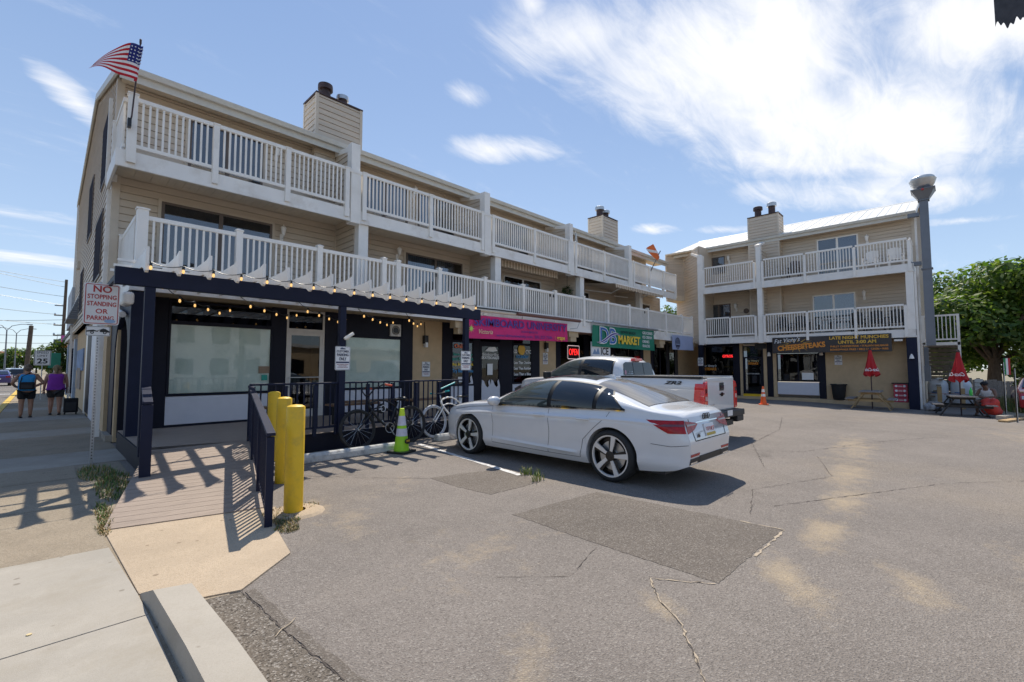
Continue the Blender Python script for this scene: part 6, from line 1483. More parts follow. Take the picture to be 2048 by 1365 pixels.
# ---- cones
def cone(name, label, loc, h, r, cols, rz=0, base=M['black']):
    t = thing(name, label, 'traffic cone', loc, rz)
    MB().prism(rounded(r * 2.9, r * 2.9, r * .5), 0, .035, 'xy').build('base', base, t, bevel=.006)
    rr_ = lambda z: r + (r * .28 - r) * (z / h)
    z = .034
    for zt, m in cols:
        nm = 'reflective_band' if m in (M['white'], REFL) else 'cone_section'
        e = .002 if nm[0] == 'r' else 0
        MB().lathe([(rr_(z) + e, z), (rr_(zt * h) + e, zt * h)], 28).build(nm, m, t, smooth=True); z = zt * h
    MB().lathe([(rr_(h), h), (rr_(h) * .8, h + .008), (0, h + .008)], 20).build('tip', cols[-1][1], t, smooth=True)
    return t
REFL = mat('reflective_band', (.62, .60, .66), .35, var=.08, scale=20); LIMEC = mat('lime_cone', (.36, .70, .02), .5, var=.05); ORC = mat('orange_cone', (.85, .13, .02), .5, var=.05); YLC = mat('yellow_cone', (.62, .80, .03), .5, var=.05)
c = cone('traffic_cone', 'lime green traffic cone with two silver bands next to the wheel stop', (4.86, 7.66, 0), .82, .15, [(.38, LIMEC), (.55, REFL), (.62, LIMEC), (.84, REFL), (1., YLC)], R(20))
MB().prism([(.0 + .075 * math.cos(k * .5236), .215 + .05 * math.sin(k * .5236)) for k in range(12)], -.150, -.128, 'xz').build('oval_emblem', M['inkblack'], c)
lettering([('TRAX', 0, .222, .05, dict(width=.11, bold=.002, shear=.2))], plate(0, -.1515, 0), c, AMB, 'emblem_lettering')
cone('traffic_cone', 'orange and white traffic cone before the far shop door', (22.5, 6.27, g(22.5, 6.27)), .80, .13, [(.46, ORC), (.60, M['white']), (.70, ORC), (.86, M['white']), (1., ORC)], R(10), ORC)

# ---------------------------------------------------------------- people
def skinned(verts, edges, rads, root=0, sub=2):
    me = bpy.data.meshes.new('skin'); me.from_pydata(verts, edges, []); o = bpy.data.objects.new('skin', me); C.objects.link(o)
    sk = o.modifiers.new('skin', 'SKIN'); sk.use_smooth_shade = True
    for i, r in enumerate(rads):
        v = me.skin_vertices[0].data[i]; v.radius = r if isinstance(r, tuple) else (r, r); v.use_root = (i == root)
    ss = o.modifiers.new('sub', 'SUBSURF'); ss.levels = sub; ss.render_levels = sub
    dg = bpy.context.evaluated_depsgraph_get(); dg.update()
    m2 = bpy.data.meshes.new_from_object(o.evaluated_get(dg)); bpy.data.objects.remove(o); bpy.data.meshes.remove(me)
    return m2
def person(label, loc, rz, J, skin, top, bottom, hair, hair_parts, shoes, girth=1., face=True, sleeveless=True, hem=.86):
    t = thing('person', label, 'person', loc, rz)
    names = list(J); idx = {n_: i for i, n_ in enumerate(names)}; V = [J[n_][:3] for n_ in names]; Rr = [J[n_][3] for n_ in names]
    E_ = [('pelvis', 'belly'), ('belly', 'chest'), ('chest', 'neck'), ('neck', 'jaw'), ('jaw', 'head')]
    for s in 'LR': E_ += [('chest', 'shoulder' + s), ('shoulder' + s, 'elbow' + s), ('elbow' + s, 'wrist' + s), ('wrist' + s, 'palm' + s), ('pelvis', 'hip' + s), ('hip' + s, 'knee' + s), ('knee' + s, 'calf' + s), ('calf' + s, 'ankle' + s), ('ankle' + s, 'toe' + s)]
    me = skinned(V, [(idx[a], idx[b]) for a, b in E_], Rr, idx['pelvis'])
    b = bmesh.new(); b.from_mesh(me); ex = MB()
    for s, sg in (('L', -1), ('R', 1)):         # five fingers rooted in the palm
        w, p = Vector(J['wrist' + s][:3]), Vector(J['palm' + s][:3]); d = (p - w).normalized(); q = d.orthogonal().normalized(); side = d.cross(Vector((0, 1, 0)))
        side = side.normalized() if side.length > .2 else q; n_ = d.cross(side).normalized()
        for k, ln in enumerate((.062, .075, .080, .070)):
            o_ = p + side * (-.027 + .018 * k); ex.tube([o_, o_ + d * ln * .55 + n_ * .006, o_ + d * ln * .85 + n_ * .022, o_ + d * ln + n_ * .036], [.0095, .009, .008, .006], 6)
        o_ = w.lerp(p, .5) - side * .02; ex.tube([o_, o_ - side * .03 + d * .02, o_ - side * .034 + d * .055], [.011, .010, .007], 6)
    if face:
        h = Vector(J['head'][:3]); f = (Vector(J['face'][:3]) if 'face' in J else h + Vector((0, .1, 0))) - h; f.normalize(); sd = f.cross(Vector((0, 0, 1))).normalized(); up = sd.cross(f)
        ex.tube([h + f * .075 + up * .01, h + f * .112 - up * .028, h + f * .085 - up * .036], [.008, .014, .008], 6)
        for s in (-1, 1): ex.tube([h + sd * s * .082 + up * .02, h + sd * s * .098 - up * .01 - f * .015, h + sd * s * .082 - up * .035], [.012, .016, .010], 6)
    b2 = ex.mesh('x', skin, smooth='all'); b.from_mesh(b2); bpy.data.meshes.remove(b2); m3 = bpy.data.meshes.new('body'); b.to_mesh(m3); b.free(); m3.materials.append(skin)
    m3.polygons.foreach_set('use_smooth', [True] * len(m3.polygons)); bpy.data.meshes.remove(me); inst('body', m3, t)
    if face:
        for s in (-1, 1): MB().lathe([(.0, -.011), (.011, 0), (0, .011)], 8, h + f * .088 + sd * s * .034 + up * .012).build('eye', M['inkblack'], t)
        MB().tube([h + f * .092 - up * .066 - sd * .025, h + f * .098 - up * .064, h + f * .092 - up * .066 + sd * .025], .006, 5).build('mouth', mat('lips', (.35, .12, .10), .5), t)
    def cloth(name, pts, ed, m, root=0):
        q = skinned([p[:3] for p in pts], ed, [p[3] for p in pts], root); q.materials.append(m); return inst(name, q, t)
    g_ = lambda n_, k=.016: (*J[n_][:3], (J[n_][3][0] + k, J[n_][3][1] + k) if isinstance(J[n_][3], tuple) else J[n_][3] + k)
    cp = Vector(J['chest'][:3]); up_ = (Vector(J['neck'][:3]) - cp); pv = Vector(J['pelvis'][:3]); bl = Vector(J['belly'][:3])
    hemv = pv + (pv - bl).normalized() * .05
    pr = g_('pelvis', .040)[3]
    sp = [g_('belly', .030), g_('chest'), (*(cp + up_ * .55), .085), (*hemv, pr)]
    for s in 'LR': sh = Vector(J['shoulder' + s][:3]); sp.append((*(cp.lerp(sh, .80) + up_ * .18), .066 if sleeveless else .08))
    cloth('shirt', sp, [(0, 1), (1, 2), (0, 3), (1, 4), (1, 5)], top)
    hp = [(*(pv + Vector((0, 0, .03))), g_('pelvis', .012)[3])]; ed = []
    for s in 'LR':
        a, k = Vector(J['hip' + s][:3]), Vector(J['knee' + s][:3]); m_ = a.lerp(k, .74); i0 = len(hp)
        hp += [(*a, J['hip' + s][3] + .018), (*m_, J['knee' + s][3] + .045)]; ed += [(0, i0), (i0, i0 + 1)]
    cloth('shorts', hp, ed, bottom)
    for s in 'LR':
        a, k = Vector(J['ankle' + s][:3]), Vector(J['toe' + s][:3]); d = (k - a); d.z = 0; d.normalize(); sd_ = Vector((-d.y, d.x, 0))
        base = a - d * .07; base.z = min(a.z, k.z) - .045
        pts = [base + sd_ * .035, base - sd_ * .035, base + d * .16 - sd_ * .05, base + d * .25 - sd_ * .03, base + d * .25 + sd_ * .03, base + d * .16 + sd_ * .05]
        z0 = base.z; MB().prism([(p.x, p.y) for p in pts], z0, z0 + .022, 'xy').build('sandal', shoes, t, bevel=.004)
    for nm, fn in hair_parts: fn(t, hair, nm)
    return t
def ball(c, r, sq=(1, 1, 1), cut=None):
    def fn(t, m, nm):
        mb = MB().lathe([(r * math.sin(math.pi * k / 10), -r * math.cos(math.pi * k / 10)) for k in range(11)], 14)
        mb.v = [Vector((v.x * sq[0] + c[0] + .006 * math.sin(v.z * 160 + v.x * 90), v.y * sq[1] + c[1], v.z * sq[2] + c[2])) for v in mb.v]
        mb.build(nm, m, t, smooth='all')
    return fn
SK1 = mat('tanned_skin', (.36, .19, .12), .55, var=.06, scale=10); SK2 = mat('sunburnt_skin', (.42, .22, .15), .55, var=.06, scale=10); SK3 = mat('brown_skin', (.20, .11, .07), .55, var=.06, scale=10)
def walker(k=1., elR=(.27, -.02, 1.10), wrR=(.30, .04, .90), paR=(.30, .06, .82), legs=0.):
    J = dict(pelvis=(0, 0, .90, (.185 * k, .14 * k)), belly=(0, .0, 1.06, (.185 * k, .15 * k)), chest=(0, 0, 1.25, (.19 * k, .13 * k)), neck=(0, .01, 1.415, .058), jaw=(0, .035, 1.50, .078), head=(0, .02, 1.565, .094))
    for s, sg in (('L', -1), ('R', 1)):
        f = legs * sg
        J['shoulder' + s] = (sg * .195 * k, 0, 1.335, .070); J['elbow' + s] = (sg * .265, -.02, 1.08, .048); J['wrist' + s] = (sg * .285, .05, .86, .031); J['palm' + s] = (sg * .285, .065, .79, .036)
        J['hip' + s] = (sg * .095, f * .05, .83, .112 * k); J['knee' + s] = (sg * .105, f * .16 + .02, .47, .068 * k); J['calf' + s] = (sg * .105, f * .13 - .02, .32, .062 * k); J['ankle' + s] = (sg * .105, f * .2 - .02, .09, .042); J['toe' + s] = (sg * .115, f * .2 + .11, .055, .036)
    return J
J1 = walker(1.02, legs=.12); J1['elbowR'] = (.36, -.06, 1.10, .050); J1['wristR'] = (.16, -.19, .99, .034); J1['palmR'] = (.08, -.21, .98, .038); J1['elbowL'] = (-.33, .0, 1.10, .05); J1['wristL'] = (-.24, .16, .98, .032); J1['palmL'] = (-.20, .22, .98, .036)
BLUE_T = mat('blue_tank_top', (.015, .27, .58), .8, var=.1, scale=6, col2=(.25, .5, .65), v2=.5, s2=3); PURP = mat('purple_top', (.27, .035, .36), .8, var=.1); BLK = mat('black_cloth', (.012, .012, .014), .85, var=.2); DGY = mat('dark_grey_cloth_shorts', (.035, .034, .036), .85, var=.2)
person('woman walking away in a blue tank top, one arm behind her back', (-.27, 21.4, .016), R(3), J1, SK1, BLUE_T, BLK, mat('grey_brown_hair', (.16, .12, .09), .7, var=.3, scale=30), [('hair', ball((0, -.012, 1.585), .108, (1, 1.02, 1))), ('hair_bun', ball((0, -.08, 1.66), .055))], BLK)
t = thing('shoulder_bag', 'dark crossbody bag on the back of the woman in blue', 'bag', (-.27, 21.18, 1.02)); MB().box(-.17, .17, -.06, .05, -.10, .13).build('bag_body', BLK, t, bevel=.03); MB().box(-.12, .12, -.08, -.058, -.07, .05).build('front_pocket', DGY, t, bevel=.01); MB().tube([(-.15, .0, .10), (-.12, .10, .30), (.05, .16, .42)], .014, 6).build('strap', BLK, t)
J2 = walker(1.10, legs=-.5)
person('woman walking away in a purple sleeveless top and dark grey shorts with a ponytail', (.40, 22.0, .016), R(-2), J2, SK2, PURP, DGY, mat('dark_blond_hair', (.22, .16, .08), .7, var=.3, scale=30), [('hair', ball((0, -.012, 1.585), .106, (1, 1.02, 1))), ('ponytail', ball((0, -.11, 1.50), .05, (.8, .7, 2.0)))], BLK)
t = thing('rolling_bag', 'black rolling bag pulled beside the woman in purple', 'bag', (.78, 21.7, .016)); MB().box(-.18, .18, -.12, .12, .08, .56).build('case', BLK, t, bevel=.03); MB().box(-.13, .13, -.145, -.118, .14, .42).build('pocket', DGY, t, bevel=.01)
for x in (-.14, .14): MB().lathe([(.045, -.02), (.045, .02)], 12, (x, .08, .045), 'x').build('wheel', M['rubber'], t)
MB().tube([(-.09, .1, .5), (-.09, .12, .92), (.09, .12, .92), (.09, .1, .5)], .010, 6).build('handle', M['galv'], t)
J3 = dict(pelvis=(0, 0, .56, (.165, .13)), belly=(0, .04, .70, (.15, .12)), chest=(0, .10, .90, (.175, .12)), neck=(0, .19, 1.05, .056), jaw=(0, .27, 1.10, .076), head=(0, .28, 1.17, .094), )
for s, sg in (('L', -1), ('R', 1)):
    J3['shoulder' + s] = (sg * .20, .12, .99, .066); J3['elbow' + s] = (sg * .29, .20, .72, .048); J3['wrist' + s] = (sg * .09, .40, .70, .032); J3['palm' + s] = (sg * .03, .45, .70, .037)
    J3['hip' + s] = (sg * .11, .08, .52, .095); J3['knee' + s] = (sg * .16, .47, .52, .066); J3['calf' + s] = (sg * .16, .45, .35, .058); J3['ankle' + s] = (sg * .16, .43, .09, .042); J3['toe' + s] = (sg * .17, .55, .055, .036)
gz_ = g(24.7, -.75)
J3b = {k_: v for k_, v in J3.items()}
person('man in a white tank top sitting bent forward by the gas tanks', (25.0, -.80, gz_), R(62), J3b, SK3, mat('white_tank_top', (.72, .71, .69), .8, var=.04), mat('khaki_shorts', (.16, .13, .09), .85), BLK, [('cap', ball((0, .265, 1.20), .108, (1, 1.1, .85))), ('cap_brim', ball((0, .37, 1.19), .07, (1, 1, .18)))], BLK)

# ---------------------------------------------------------------- things at the right of the lot
GW = mat('grey_weathered_wood', (.27, .24, .21), .85, var=.18, scale=5, stretch=(3, 3, 3), col2=(.16, .13, .11), v2=.4); RAWW = mat('raw_timber', (.45, .30, .14), .8, var=.15, scale=5, col2=(.3, .19, .1), v2=.5); DKW = mat('dark_stained_wood', (.035, .032, .03), .8, var=.2); OLDW = mat('old_stair_wood', (.20, .165, .12), .9, var=.25, scale=4, col2=(.10, .09, .06), v2=.6)
def picnic_table(label, x, y, rz, topm, legm, h=.76):
    t = thing('picnic_table', label, 'picnic table', (x, y, g(x, y)), rz, group='picnic tables by the far building')
    for k in range(5): MB().box(-.36 + .146 * k, -.36 + .146 * k + .138, -.85, .85, h - .04, h).build('table_plank', topm, t)
    for s in (-1, 1):
        for k in range(2): MB().box(s * (.62 + .15 * k) - .07, s * (.62 + .15 * k) + .07, -.85, .85, .42, .455).build('bench_plank', topm, t)
    for yy in (-.62, .62):
        for s in (-1, 1): MB().bar((s * .22, yy, h - .05), (s * .66, yy, 0), .04, .10, up=(0, 1, 0)).build('leg', legm, t)
        MB().box(-.76, .76, yy - .06, yy - .022, .33, .42).build('cross_beam', legm, t); MB().box(-.32, .32, yy - .06, yy - .022, h - .13, h - .042).build('table_beam', legm, t)
    return t
RED_U = mat('red_umbrella_cloth', (.42, .008, .012), .7, var=.12, scale=4)
def umbrella(label, x, y, z0, z1, hc, ang):
    t = thing('patio_umbrella', label, 'umbrella', (x, y, z0), ang, group='closed red umbrellas')
    H = z1 - z0
    MB().cyl(0, 0, 0, H, .022, n=10).build('pole', M['rust'], t)
    def fn(u, v):
        a = u * 2 * math.pi; r = .045 + .185 * v ** 1.1; r *= (1 + .30 * math.sin(a * 6) * v + .12 * math.sin(a * 3 + 1) * v)
        z = H - .02 - hc * v + (.06 * math.sin(a * 6 + .6) * v if v > .9 else 0); return (r * math.cos(a), r * math.sin(a), z)
    MB().grid(fn, 72, 12).build('canopy', RED_U, t, smooth='all'); MB().lathe([(0, H + .05), (.03, H + .03), (.06, H - .03), (.055, H - .06)], 12).build('finial', M['rust'], t, smooth=True)
    # script lettering lies on the folds
    me = text_mesh('Coca-Cola', .19, Matrix.Identity(4), shear=.45, bold=.002, width=.50)
    for v in me.vertices:
        a = math.pi + v.co.x / .24 - .1; zz = H - hc * .80 + v.co.y; q = clamp((H - zz) / hc); r = (.055 + .185 * q ** 1.1) * 1.36 + v.co.z
        v.co = (r * math.cos(a), -r * math.sin(a), zz)
    me.materials.append(WHT); inst('script_lettering', me, t)
    return t
picnic_table('weathered grey picnic table with raw timber legs before the tan wall', 24.75, 2.70, R(92), GW, RAWW)
umbrella('closed red umbrella over the grey picnic table before the tan wall', 24.75, 2.68, g(24.75, 2.7), 2.42, 1.12, R(15))
picnic_table('dark legged picnic table beside the white gas tanks', 24.1, -.02, R(97), GW, DKW)
umbrella('closed red umbrella over the dark picnic table beside the gas tanks', 24.15, -.02, g(24.1, 0), 2.25, 1.12, R(-35))
t = thing('bottle', 'green plastic bottle on the dark picnic table', 'bottle', (23.9, -.30, g(24, 0) + .76)); MB().lathe([(0, 0), (.045, 0), (.05, .12), (.045, .19), (.018, .26), (.016, .30), (0, .30)], 12).build('bottle', mat('green_plastic', (.05, .55, .08), .2), t, smooth=True)
def crumple(name, label, cat, loc, sx, sy, sz, m, seed):
    rr = random.Random(seed); mb = MB().lathe([(math.sin(math.pi * k / 10), -math.cos(math.pi * k / 10)) for k in range(11)], 16); out = []
    for v in mb.v: q = noise.noise(v * 1.7 + Vector((seed, 0, 0))) * .5 + 1 + .2 * noise.noise(v * 5 + Vector((0, seed, 0))); out.append(Vector((v.x * sx * q, v.y * sy * q, max(v.z * q, -.85) * sz + sz * .85)))
    mb.v = out; o = mb.build(name, m, None, smooth='all'); o.location = loc; return tag(o, label, cat)
crumple('cloth_bag', 'crumpled red and white cloth bag hanging over the end of the picnic bench', 'bag', (24.0, -.78, g(24, -.8) + .1), .42, .26, .30, mat('red_bag', (.62, .05, .03), .7, var=.15), 3)
crumple('rubbish_bag', 'pale rubbish bag lying by the white downspout', 'bag', (26.0, .93, g(26, 1)), .22, .16, .18, mat('pale_bag', (.35, .34, .33), .6, var=.4, scale=7), 8)
crumple('rubbish_bag', 'dark rubbish bag lying between the downspout and the gas tank', 'bag', (26.2, .70, g(26, .7)), .2, .15, .14, mat('dark_bag', (.05, .05, .055), .5, var=.4), 12)
t = thing('trash_can', 'black round trash can against the tan wall of the far building', 'trash can', (26.72, 4.14, .07)); MB().lathe([(.20, 0), (.24, .05), (.30, .70), (.34, .71), (.34, .76), (.29, .76), (.28, .70), (.2, .1), (0, .1)], 24).build('bin', M['rubber'], t, smooth=35); MB().box(-.36, .36, -.03, .03, .60, .66).build('handle', M['rubber'], t)
CRT = mat('pink_red_crate', (.58, .06, .10), .5, var=.12, scale=4)
for k, w in enumerate(('lowest crate of the red drink crate stack', 'second crate from the bottom of the red drink crate stack', 'third crate from the bottom of the red drink crate stack', 'topmost crate of the red drink crate stack under a board')):
    t = thing('drink_crate', w, 'crate', (26.72, 1.62, .075 + .205 * k), R(-90), group='red drink crates by the corner pillar')
    MB().box(-.50, -.01, -.0, .34, 0, .19).build('crate_body', CRT, t, bevel=.012)
    for x in (-.40, -.12): MB().lathe([(.05, -.008), (0, -.008)], 12, (x, 0, .10), 'y').build('round_emblem', WHT, t)
    MB().box(-.33, -.19, -.008, .0, .07, .12).build('crate_label', flat('crate_label', (.75, .55, .5)), t)
t = thing('board', 'dark board lying on top of the drink crates', 'board', (26.70, 1.62, .895), R(-90)); MB().box(-.56, .0, -.02, .36, 0, .04).build('board', M['rust'], t)
def tank(label, x, y):
    t = thing('gas_tank', label, 'gas tank', (x, y, -.22), group='white gas tanks'); r = .375
    MB().lathe([(r * .92, 0), (r, .05), (r, .95), (r * .97, 1.05), (r * .85, 1.16), (r * .6, 1.24), (.2, 1.27), (0, 1.27)], 28).build('tank_body', mat('tank_white', (.66, .68, .70), .4, var=.05), t, smooth=35)
    MB().lathe([(.20, 1.25), (.20, 1.36), (.18, 1.36), (.18, 1.28)], 18).build('collar', M['galv'], t, smooth=35); MB().lathe([(.24, 1.36), (.24, 1.385), (0, 1.40)], 18).build('lid', mat('ochre_lid', (.42, .27, .08), .6), t, smooth=35)
    me = text_mesh('Propane', .13, Matrix.Identity(4), bold=.003, shear=.2, width=.30)
    for v in me.vertices: a = math.pi + v.co.x / r + .25; v.co = ((r + .003 + v.co.z) * math.cos(a), -(r + .003 + v.co.z) * math.sin(a), .66 + v.co.y)
    me.materials.append(BLU); inst('tank_lettering', me, t)
    MB().lathe([(r + .003, .585), (r + .003, .60)], 28).build('stripe', M['signred'], t)
tank('white gas tank nearest the corner of the far building', 30.4, .74); tank('white gas tank right of the first, behind the red umbrella', 30.5, -.06)
for i, (x, y, h, lab) in enumerate(((28.9, .66, .95, 'raw timber guard post in front of the left gas tank'), (28.9, -.10, .88, 'raw timber guard post in front of the right gas tank'))):
    o = MB().box(-.06, .06, -.08, .08, -.3, h).build('guard_post', RAWW, bevel=.008); o.location = (x, y, -.2); tag(o, lab, 'post', 'timber guard posts')
# outside stair and landing
t = thing('outside_stair', 'old wooden outside stair with white railed landing behind the exhaust duct', 'stair', (29.5, .5, -.2))
MB().box(-.1, 1.4, -.62, .68, 2.86, 3.0).build('landing', M['white'], t)
for y in (-.58, .62): MB().box(-.1, -.0, y - .05, y + .05, (.2 if y < 0 else 2.9), 4.3).build('railing_post', M['white'], t)
MB().box(-.08, -.02, -.55, .62, 4.22, 4.30).build('railing', M['white'], t); MB().box(-.08, -.02, -.55, .62, 3.10, 3.17).build('bottom_rail', M['white'], t)
for k in range(8): MB().box(-.07, -.035, -.48 + k * .14, -.445 + k * .14, 3.17, 4.22).build('baluster', M['white'], t)
for k in range(15): MB().box(1.5, 1.54, -.62, .60, .1 + k * .19, .1 + k * .19 + .16).build('wall_board', OLDW, t)
for k in range(10): MB().box(.2 + k * .0, 1.2, .45 - .11 * k, .62 - .11 * k, .15 + k * .27, .19 + k * .27).build('tread', OLDW, t)
t = thing('meter_box', 'grey electric meter box on the side wall behind the downspout', 'box', (28.3, 1.02, 1.35)); MB().box(-.2, .2, -.12, .15, -.35, .35).build('box', M['duct'], t, bevel=.01); MB().box(-.05, .05, -.08, .08, .35, 1.2).build('conduit', M['duct'], t)
# fence
t = thing('board_fence', 'grey weathered board fence behind the seated man', 'fence', (34.0, -.35, -.2))
for k in range(22):
    rr = random.Random(k); z1 = 1.25 + rr.uniform(-.06, .05) - .012 * k
    MB().box(-.012, .012, -.15 * k - .142, -.15 * k, 0, z1).build('fence_board', GW, t)
for z in (.3, .95): MB().box(.013, .06, -3.3, 0, z, z + .08).build('rail', GW, t)
t = thing('crate_pile', 'pale slatted box standing between the tank and the fence', 'box', (31.5, -.55, -.2))
for k in range(6): MB().box(0, .35, -.28, 0, .1 + k * .2, .26 + k * .2).build('slat', M['galv'], t)
for x, y, h, lab in ((24.6, -1.18, 2.0, 'thin grey metal post with the striped flag right of the seated man'), (21.8, -1.28, 1.72, 'perforated grey metal sign post at the right edge')):
    o = MB().box(-.03, .03, -.012, .012, -.2, h).box(-.03, -.018, -.03, .012, -.2, h).box(.018, .03, -.03, .012, -.2, h).build('metal_post', M['galv']); o.location = (x, y, g(x, y)); tag(o, lab, 'post', 'grey metal posts')
t = thing('small_flag', 'small green white and red banner flag on the grey metal post', 'flag', (24.6, -1.2, 1.5))
for i, c_ in enumerate(((.02, .25, .08), (.8, .8, .78), (.5, .03, .04))): MB().box(-.004, .004, -.055 * i - .055, -.055 * i, -.15, .45).build('flag_band', flat('flag_band_%d' % i, c_), t)
for i, (x0, y0, x1, y1, m_, lab) in enumerate(((21.5, -.95, 24.2, -1.62, RAWW, 'long raw timber plank lying on the asphalt at the right edge'), (22.6, -.95, 23.6, -1.22, M['concrete_new'], 'short pale concrete kerb piece beside the timber plank'))):
    h = .06 if i == 0 else .14
    o = MB().bar((x0, y0, g(x0, y0) + h / 2 + .004), (x1, y1, g(x1, y1) + h / 2 + .004), .22, h).build('plank' if i == 0 else 'kerb_piece', m_, bevel=.01); tag(o, lab, 'plank' if i == 0 else 'kerb piece')
struct(MB().box(25, 60, -12, -1.0, -1, -.14).build('planting_bed', EARTH))
tag(blades('shrub_grass', [(28.0, -1.7, 1.6, .5, 1600, -.14), (31, -1.6, 1.5, .6, 1400, -.14)], .1, .55, [GR[0], GR[1], GR[2]], 9), 'overgrown grass and weeds in front of the grey fence', 'weeds')

def small_car(label, loc, rz, m, suv=False, grp=None):
    t = thing('parked_car' if abs(rz) > 0 and grp is None else 'car', label, 'car', loc, rz, group=grp)
    h = 1.68 if suv else 1.46; P = [(-2.2, .55), (-2.25, .9), (-2.15, 1.0), (-1.9, 1.08 if not suv else h - .12), (-1.2, h - .03), (.0, h), (.5, h - .05), (1.25, 1.02), (2.1, .86), (2.25, .6), (2.2, .3), (-2.15, .3)]
    q = [(y, z) for y, z in P]; mb = MB(); n_ = len(q)
    def wx(z): return .88 if z < 1.0 else .88 - (z - 1.0) * .5
    vs = [(-wx(z), y, z) for y, z in q] + [(wx(z), y, z) for y, z in q]
    mb.add(vs, [tuple(range(n_)), tuple(range(2 * n_ - 1, n_ - 1, -1))] + [(i, n_ + i, n_ + (i + 1) % n_, (i + 1) % n_) for i in range(n_)]); mb.build('body', m, t, bevel=.05, smooth=30)
    for s in (-1, 1):
        MB().add([(s * (wx(z) + .012), y, z) for y, z in ((-1.7, 1.05), (1.05, 1.05), (.45, h - .12), (-1.15, h - .10))], [(0, 1, 2, 3)]).build('side_window', CARGL, t)
        for y in (-1.35, 1.38): MB().lathe([(.33, -.12), (.33, .12), (.2, .13), (0, .13)], 18, (s * .78, y, .33), 'x').build('wheel', M['rubber'], t)
        MB().box(s * .70 - .15, s * .70 + .15, -2.275, -2.2, .80, .95).build('tail_light', TAIL, t); MB().box(s * .66 - .15, s * .66 + .15, 2.17, 2.27, .64, .76).build('headlight', M['signwhite'], t)
    a, b = ((-1.93, 1.10), (-1.25, h - .07)) if not suv else ((-2.13, 1.08), (-1.93, h - .20))
    MB().add([(x, y - .03, z) for (y, z), w in ((a, .72), (b, .6)) for x in (-w, w)], [(0, 1, 3, 2)]).build('rear_windscreen', CARGL, t); MB().add([(x, y + .02, z + .02) for y, z, w in ((1.2, 1.05, .74), (.56, h - .1, .62)) for x in (-w, w)], [(0, 1, 3, 2)]).build('windscreen', CARGL, t)
    MB().box(-.25, .25, -2.27, -2.24, .62, .74).build('number_plate', M['signwhite'], t)
    return t
o = small_car('red car cut off by the right edge beside the metal post', (28.6, -2.52, g(28, -2)), R(90), mat('red_car_paint', (.45, .015, .02), .2, var=.03, coat=1))
# trees
BARK = mat('bark', (.12, .085, .06), .9, var=.35, scale=7, bump=.8, bscale=25, stretch=(2, 2, .5))
def tree(name, label, x, y, z0, h, r, trunk_r, n_leaf, seed, leafs, s=.13, low=.35, grp=None, squash=.8, lean=(0, 0)):
    rr = random.Random(seed); t = thing(name, label, 'tree', (x, y, z0), group=grp); tr = MB(); ht = h * low
    tr.tube([(0, 0, -.3), (.02, .03, ht * .5), (lean[0] * .4, lean[1] * .4, ht), (lean[0], lean[1], h * .72)], [trunk_r * 1.25, trunk_r, trunk_r * .8, trunk_r * .25], 10)
    cl = []
    for k in range(13):
        a = k * 2.4 + rr.uniform(-.3, .3); q = rr.uniform(.45, .95); zz = ht + (h - ht) * rr.uniform(.15, .88); e = (lean[0] + math.cos(a) * r * q * .85, lean[1] + math.sin(a) * r * q * .85, zz)
        tr.tube([(lean[0] * .4, lean[1] * .4, ht * rr.uniform(.75, 1.1)), (e[0] * .5, e[1] * .5, ht + (zz - ht) * .6), e], [trunk_r * .42, trunk_r * .24, trunk_r * .06], 6); cl.append((e, r * rr.uniform(.30, .46)))
    cl.append(((lean[0], lean[1], h * .86), r * .45)); cl.append(((lean[0] + r * .3, lean[1] - r * .3, h * .8), r * .42))
    for k in range(10): a = k * .628; cl.append(((lean[0] + math.cos(a) * r * .62, lean[1] + math.sin(a) * r * .62, ht + (h - ht) * rr.uniform(.1, .45)), r * rr.uniform(.25, .38)))
    tr.build('trunk', BARK, t, smooth=60); mb = MB()
    tot = sum(c[1] ** 2 for c in cl)
    for c, rad in cl:
        m_ = int(n_leaf * rad * rad / tot)
        for _ in range(m_):
            d = Vector((rr.gauss(0, 1), rr.gauss(0, 1), rr.gauss(0, 1))).normalized(); q = Vector(c) + Vector((d.x, d.y, d.z * squash)) * rad * (rr.random() ** .35) * 1.05
            nrm = (d + Vector((rr.gauss(0, .6), rr.gauss(0, .6), rr.gauss(.5, .6)))).normalized(); u = nrm.orthogonal().normalized(); u.rotate(Matrix.Rotation(rr.uniform(0, 6.28), 3, nrm)); w = nrm.cross(u); k = s * rr.uniform(.6, 1.35)
            mb.add([q - u * k, q - u * k * .2 + w * k * .5, q + u * k, q - u * k * .2 - w * k * .5], [(0, 1, 2, 3)], rr.randrange(len(leafs)))
    mb.build('crown', leafs, t); return t
def leaf_mat(name, col):
    m = bpy.data.materials.new(name); m.use_nodes = True; n, l = m.node_tree.nodes, m.node_tree.links; p = n['Principled BSDF']; p.inputs['Roughness'].default_value = .5; p.inputs['Base Color'].default_value = (*col, 1)
    tl = n.new('ShaderNodeBsdfTranslucent'); tl.inputs[0].default_value = (col[0] * 1.6, col[1] * 1.7, col[2] * .8, 1); mx = n.new('ShaderNodeMixShader'); mx.inputs[0].default_value = .45
    l.new(p.outputs[0], mx.inputs[1]); l.new(tl.outputs[0], mx.inputs[2]); l.new(mx.outputs[0], n['Material Output'].inputs[0]); return m
LF1 = [leaf_mat('leaf_dark', (.055, .105, .018)), leaf_mat('leaf_mid', (.095, .16, .03)), leaf_mat('leaf_light', (.18, .23, .055)), leaf_mat('leaf_deep', (.07, .125, .028))]
LF2 = [leaf_mat('leaf_yellowish', (.12, .15, .03)), leaf_mat('leaf_bright', (.08, .13, .02)), leaf_mat('leaf_mid_green', (.05, .09, .02))]
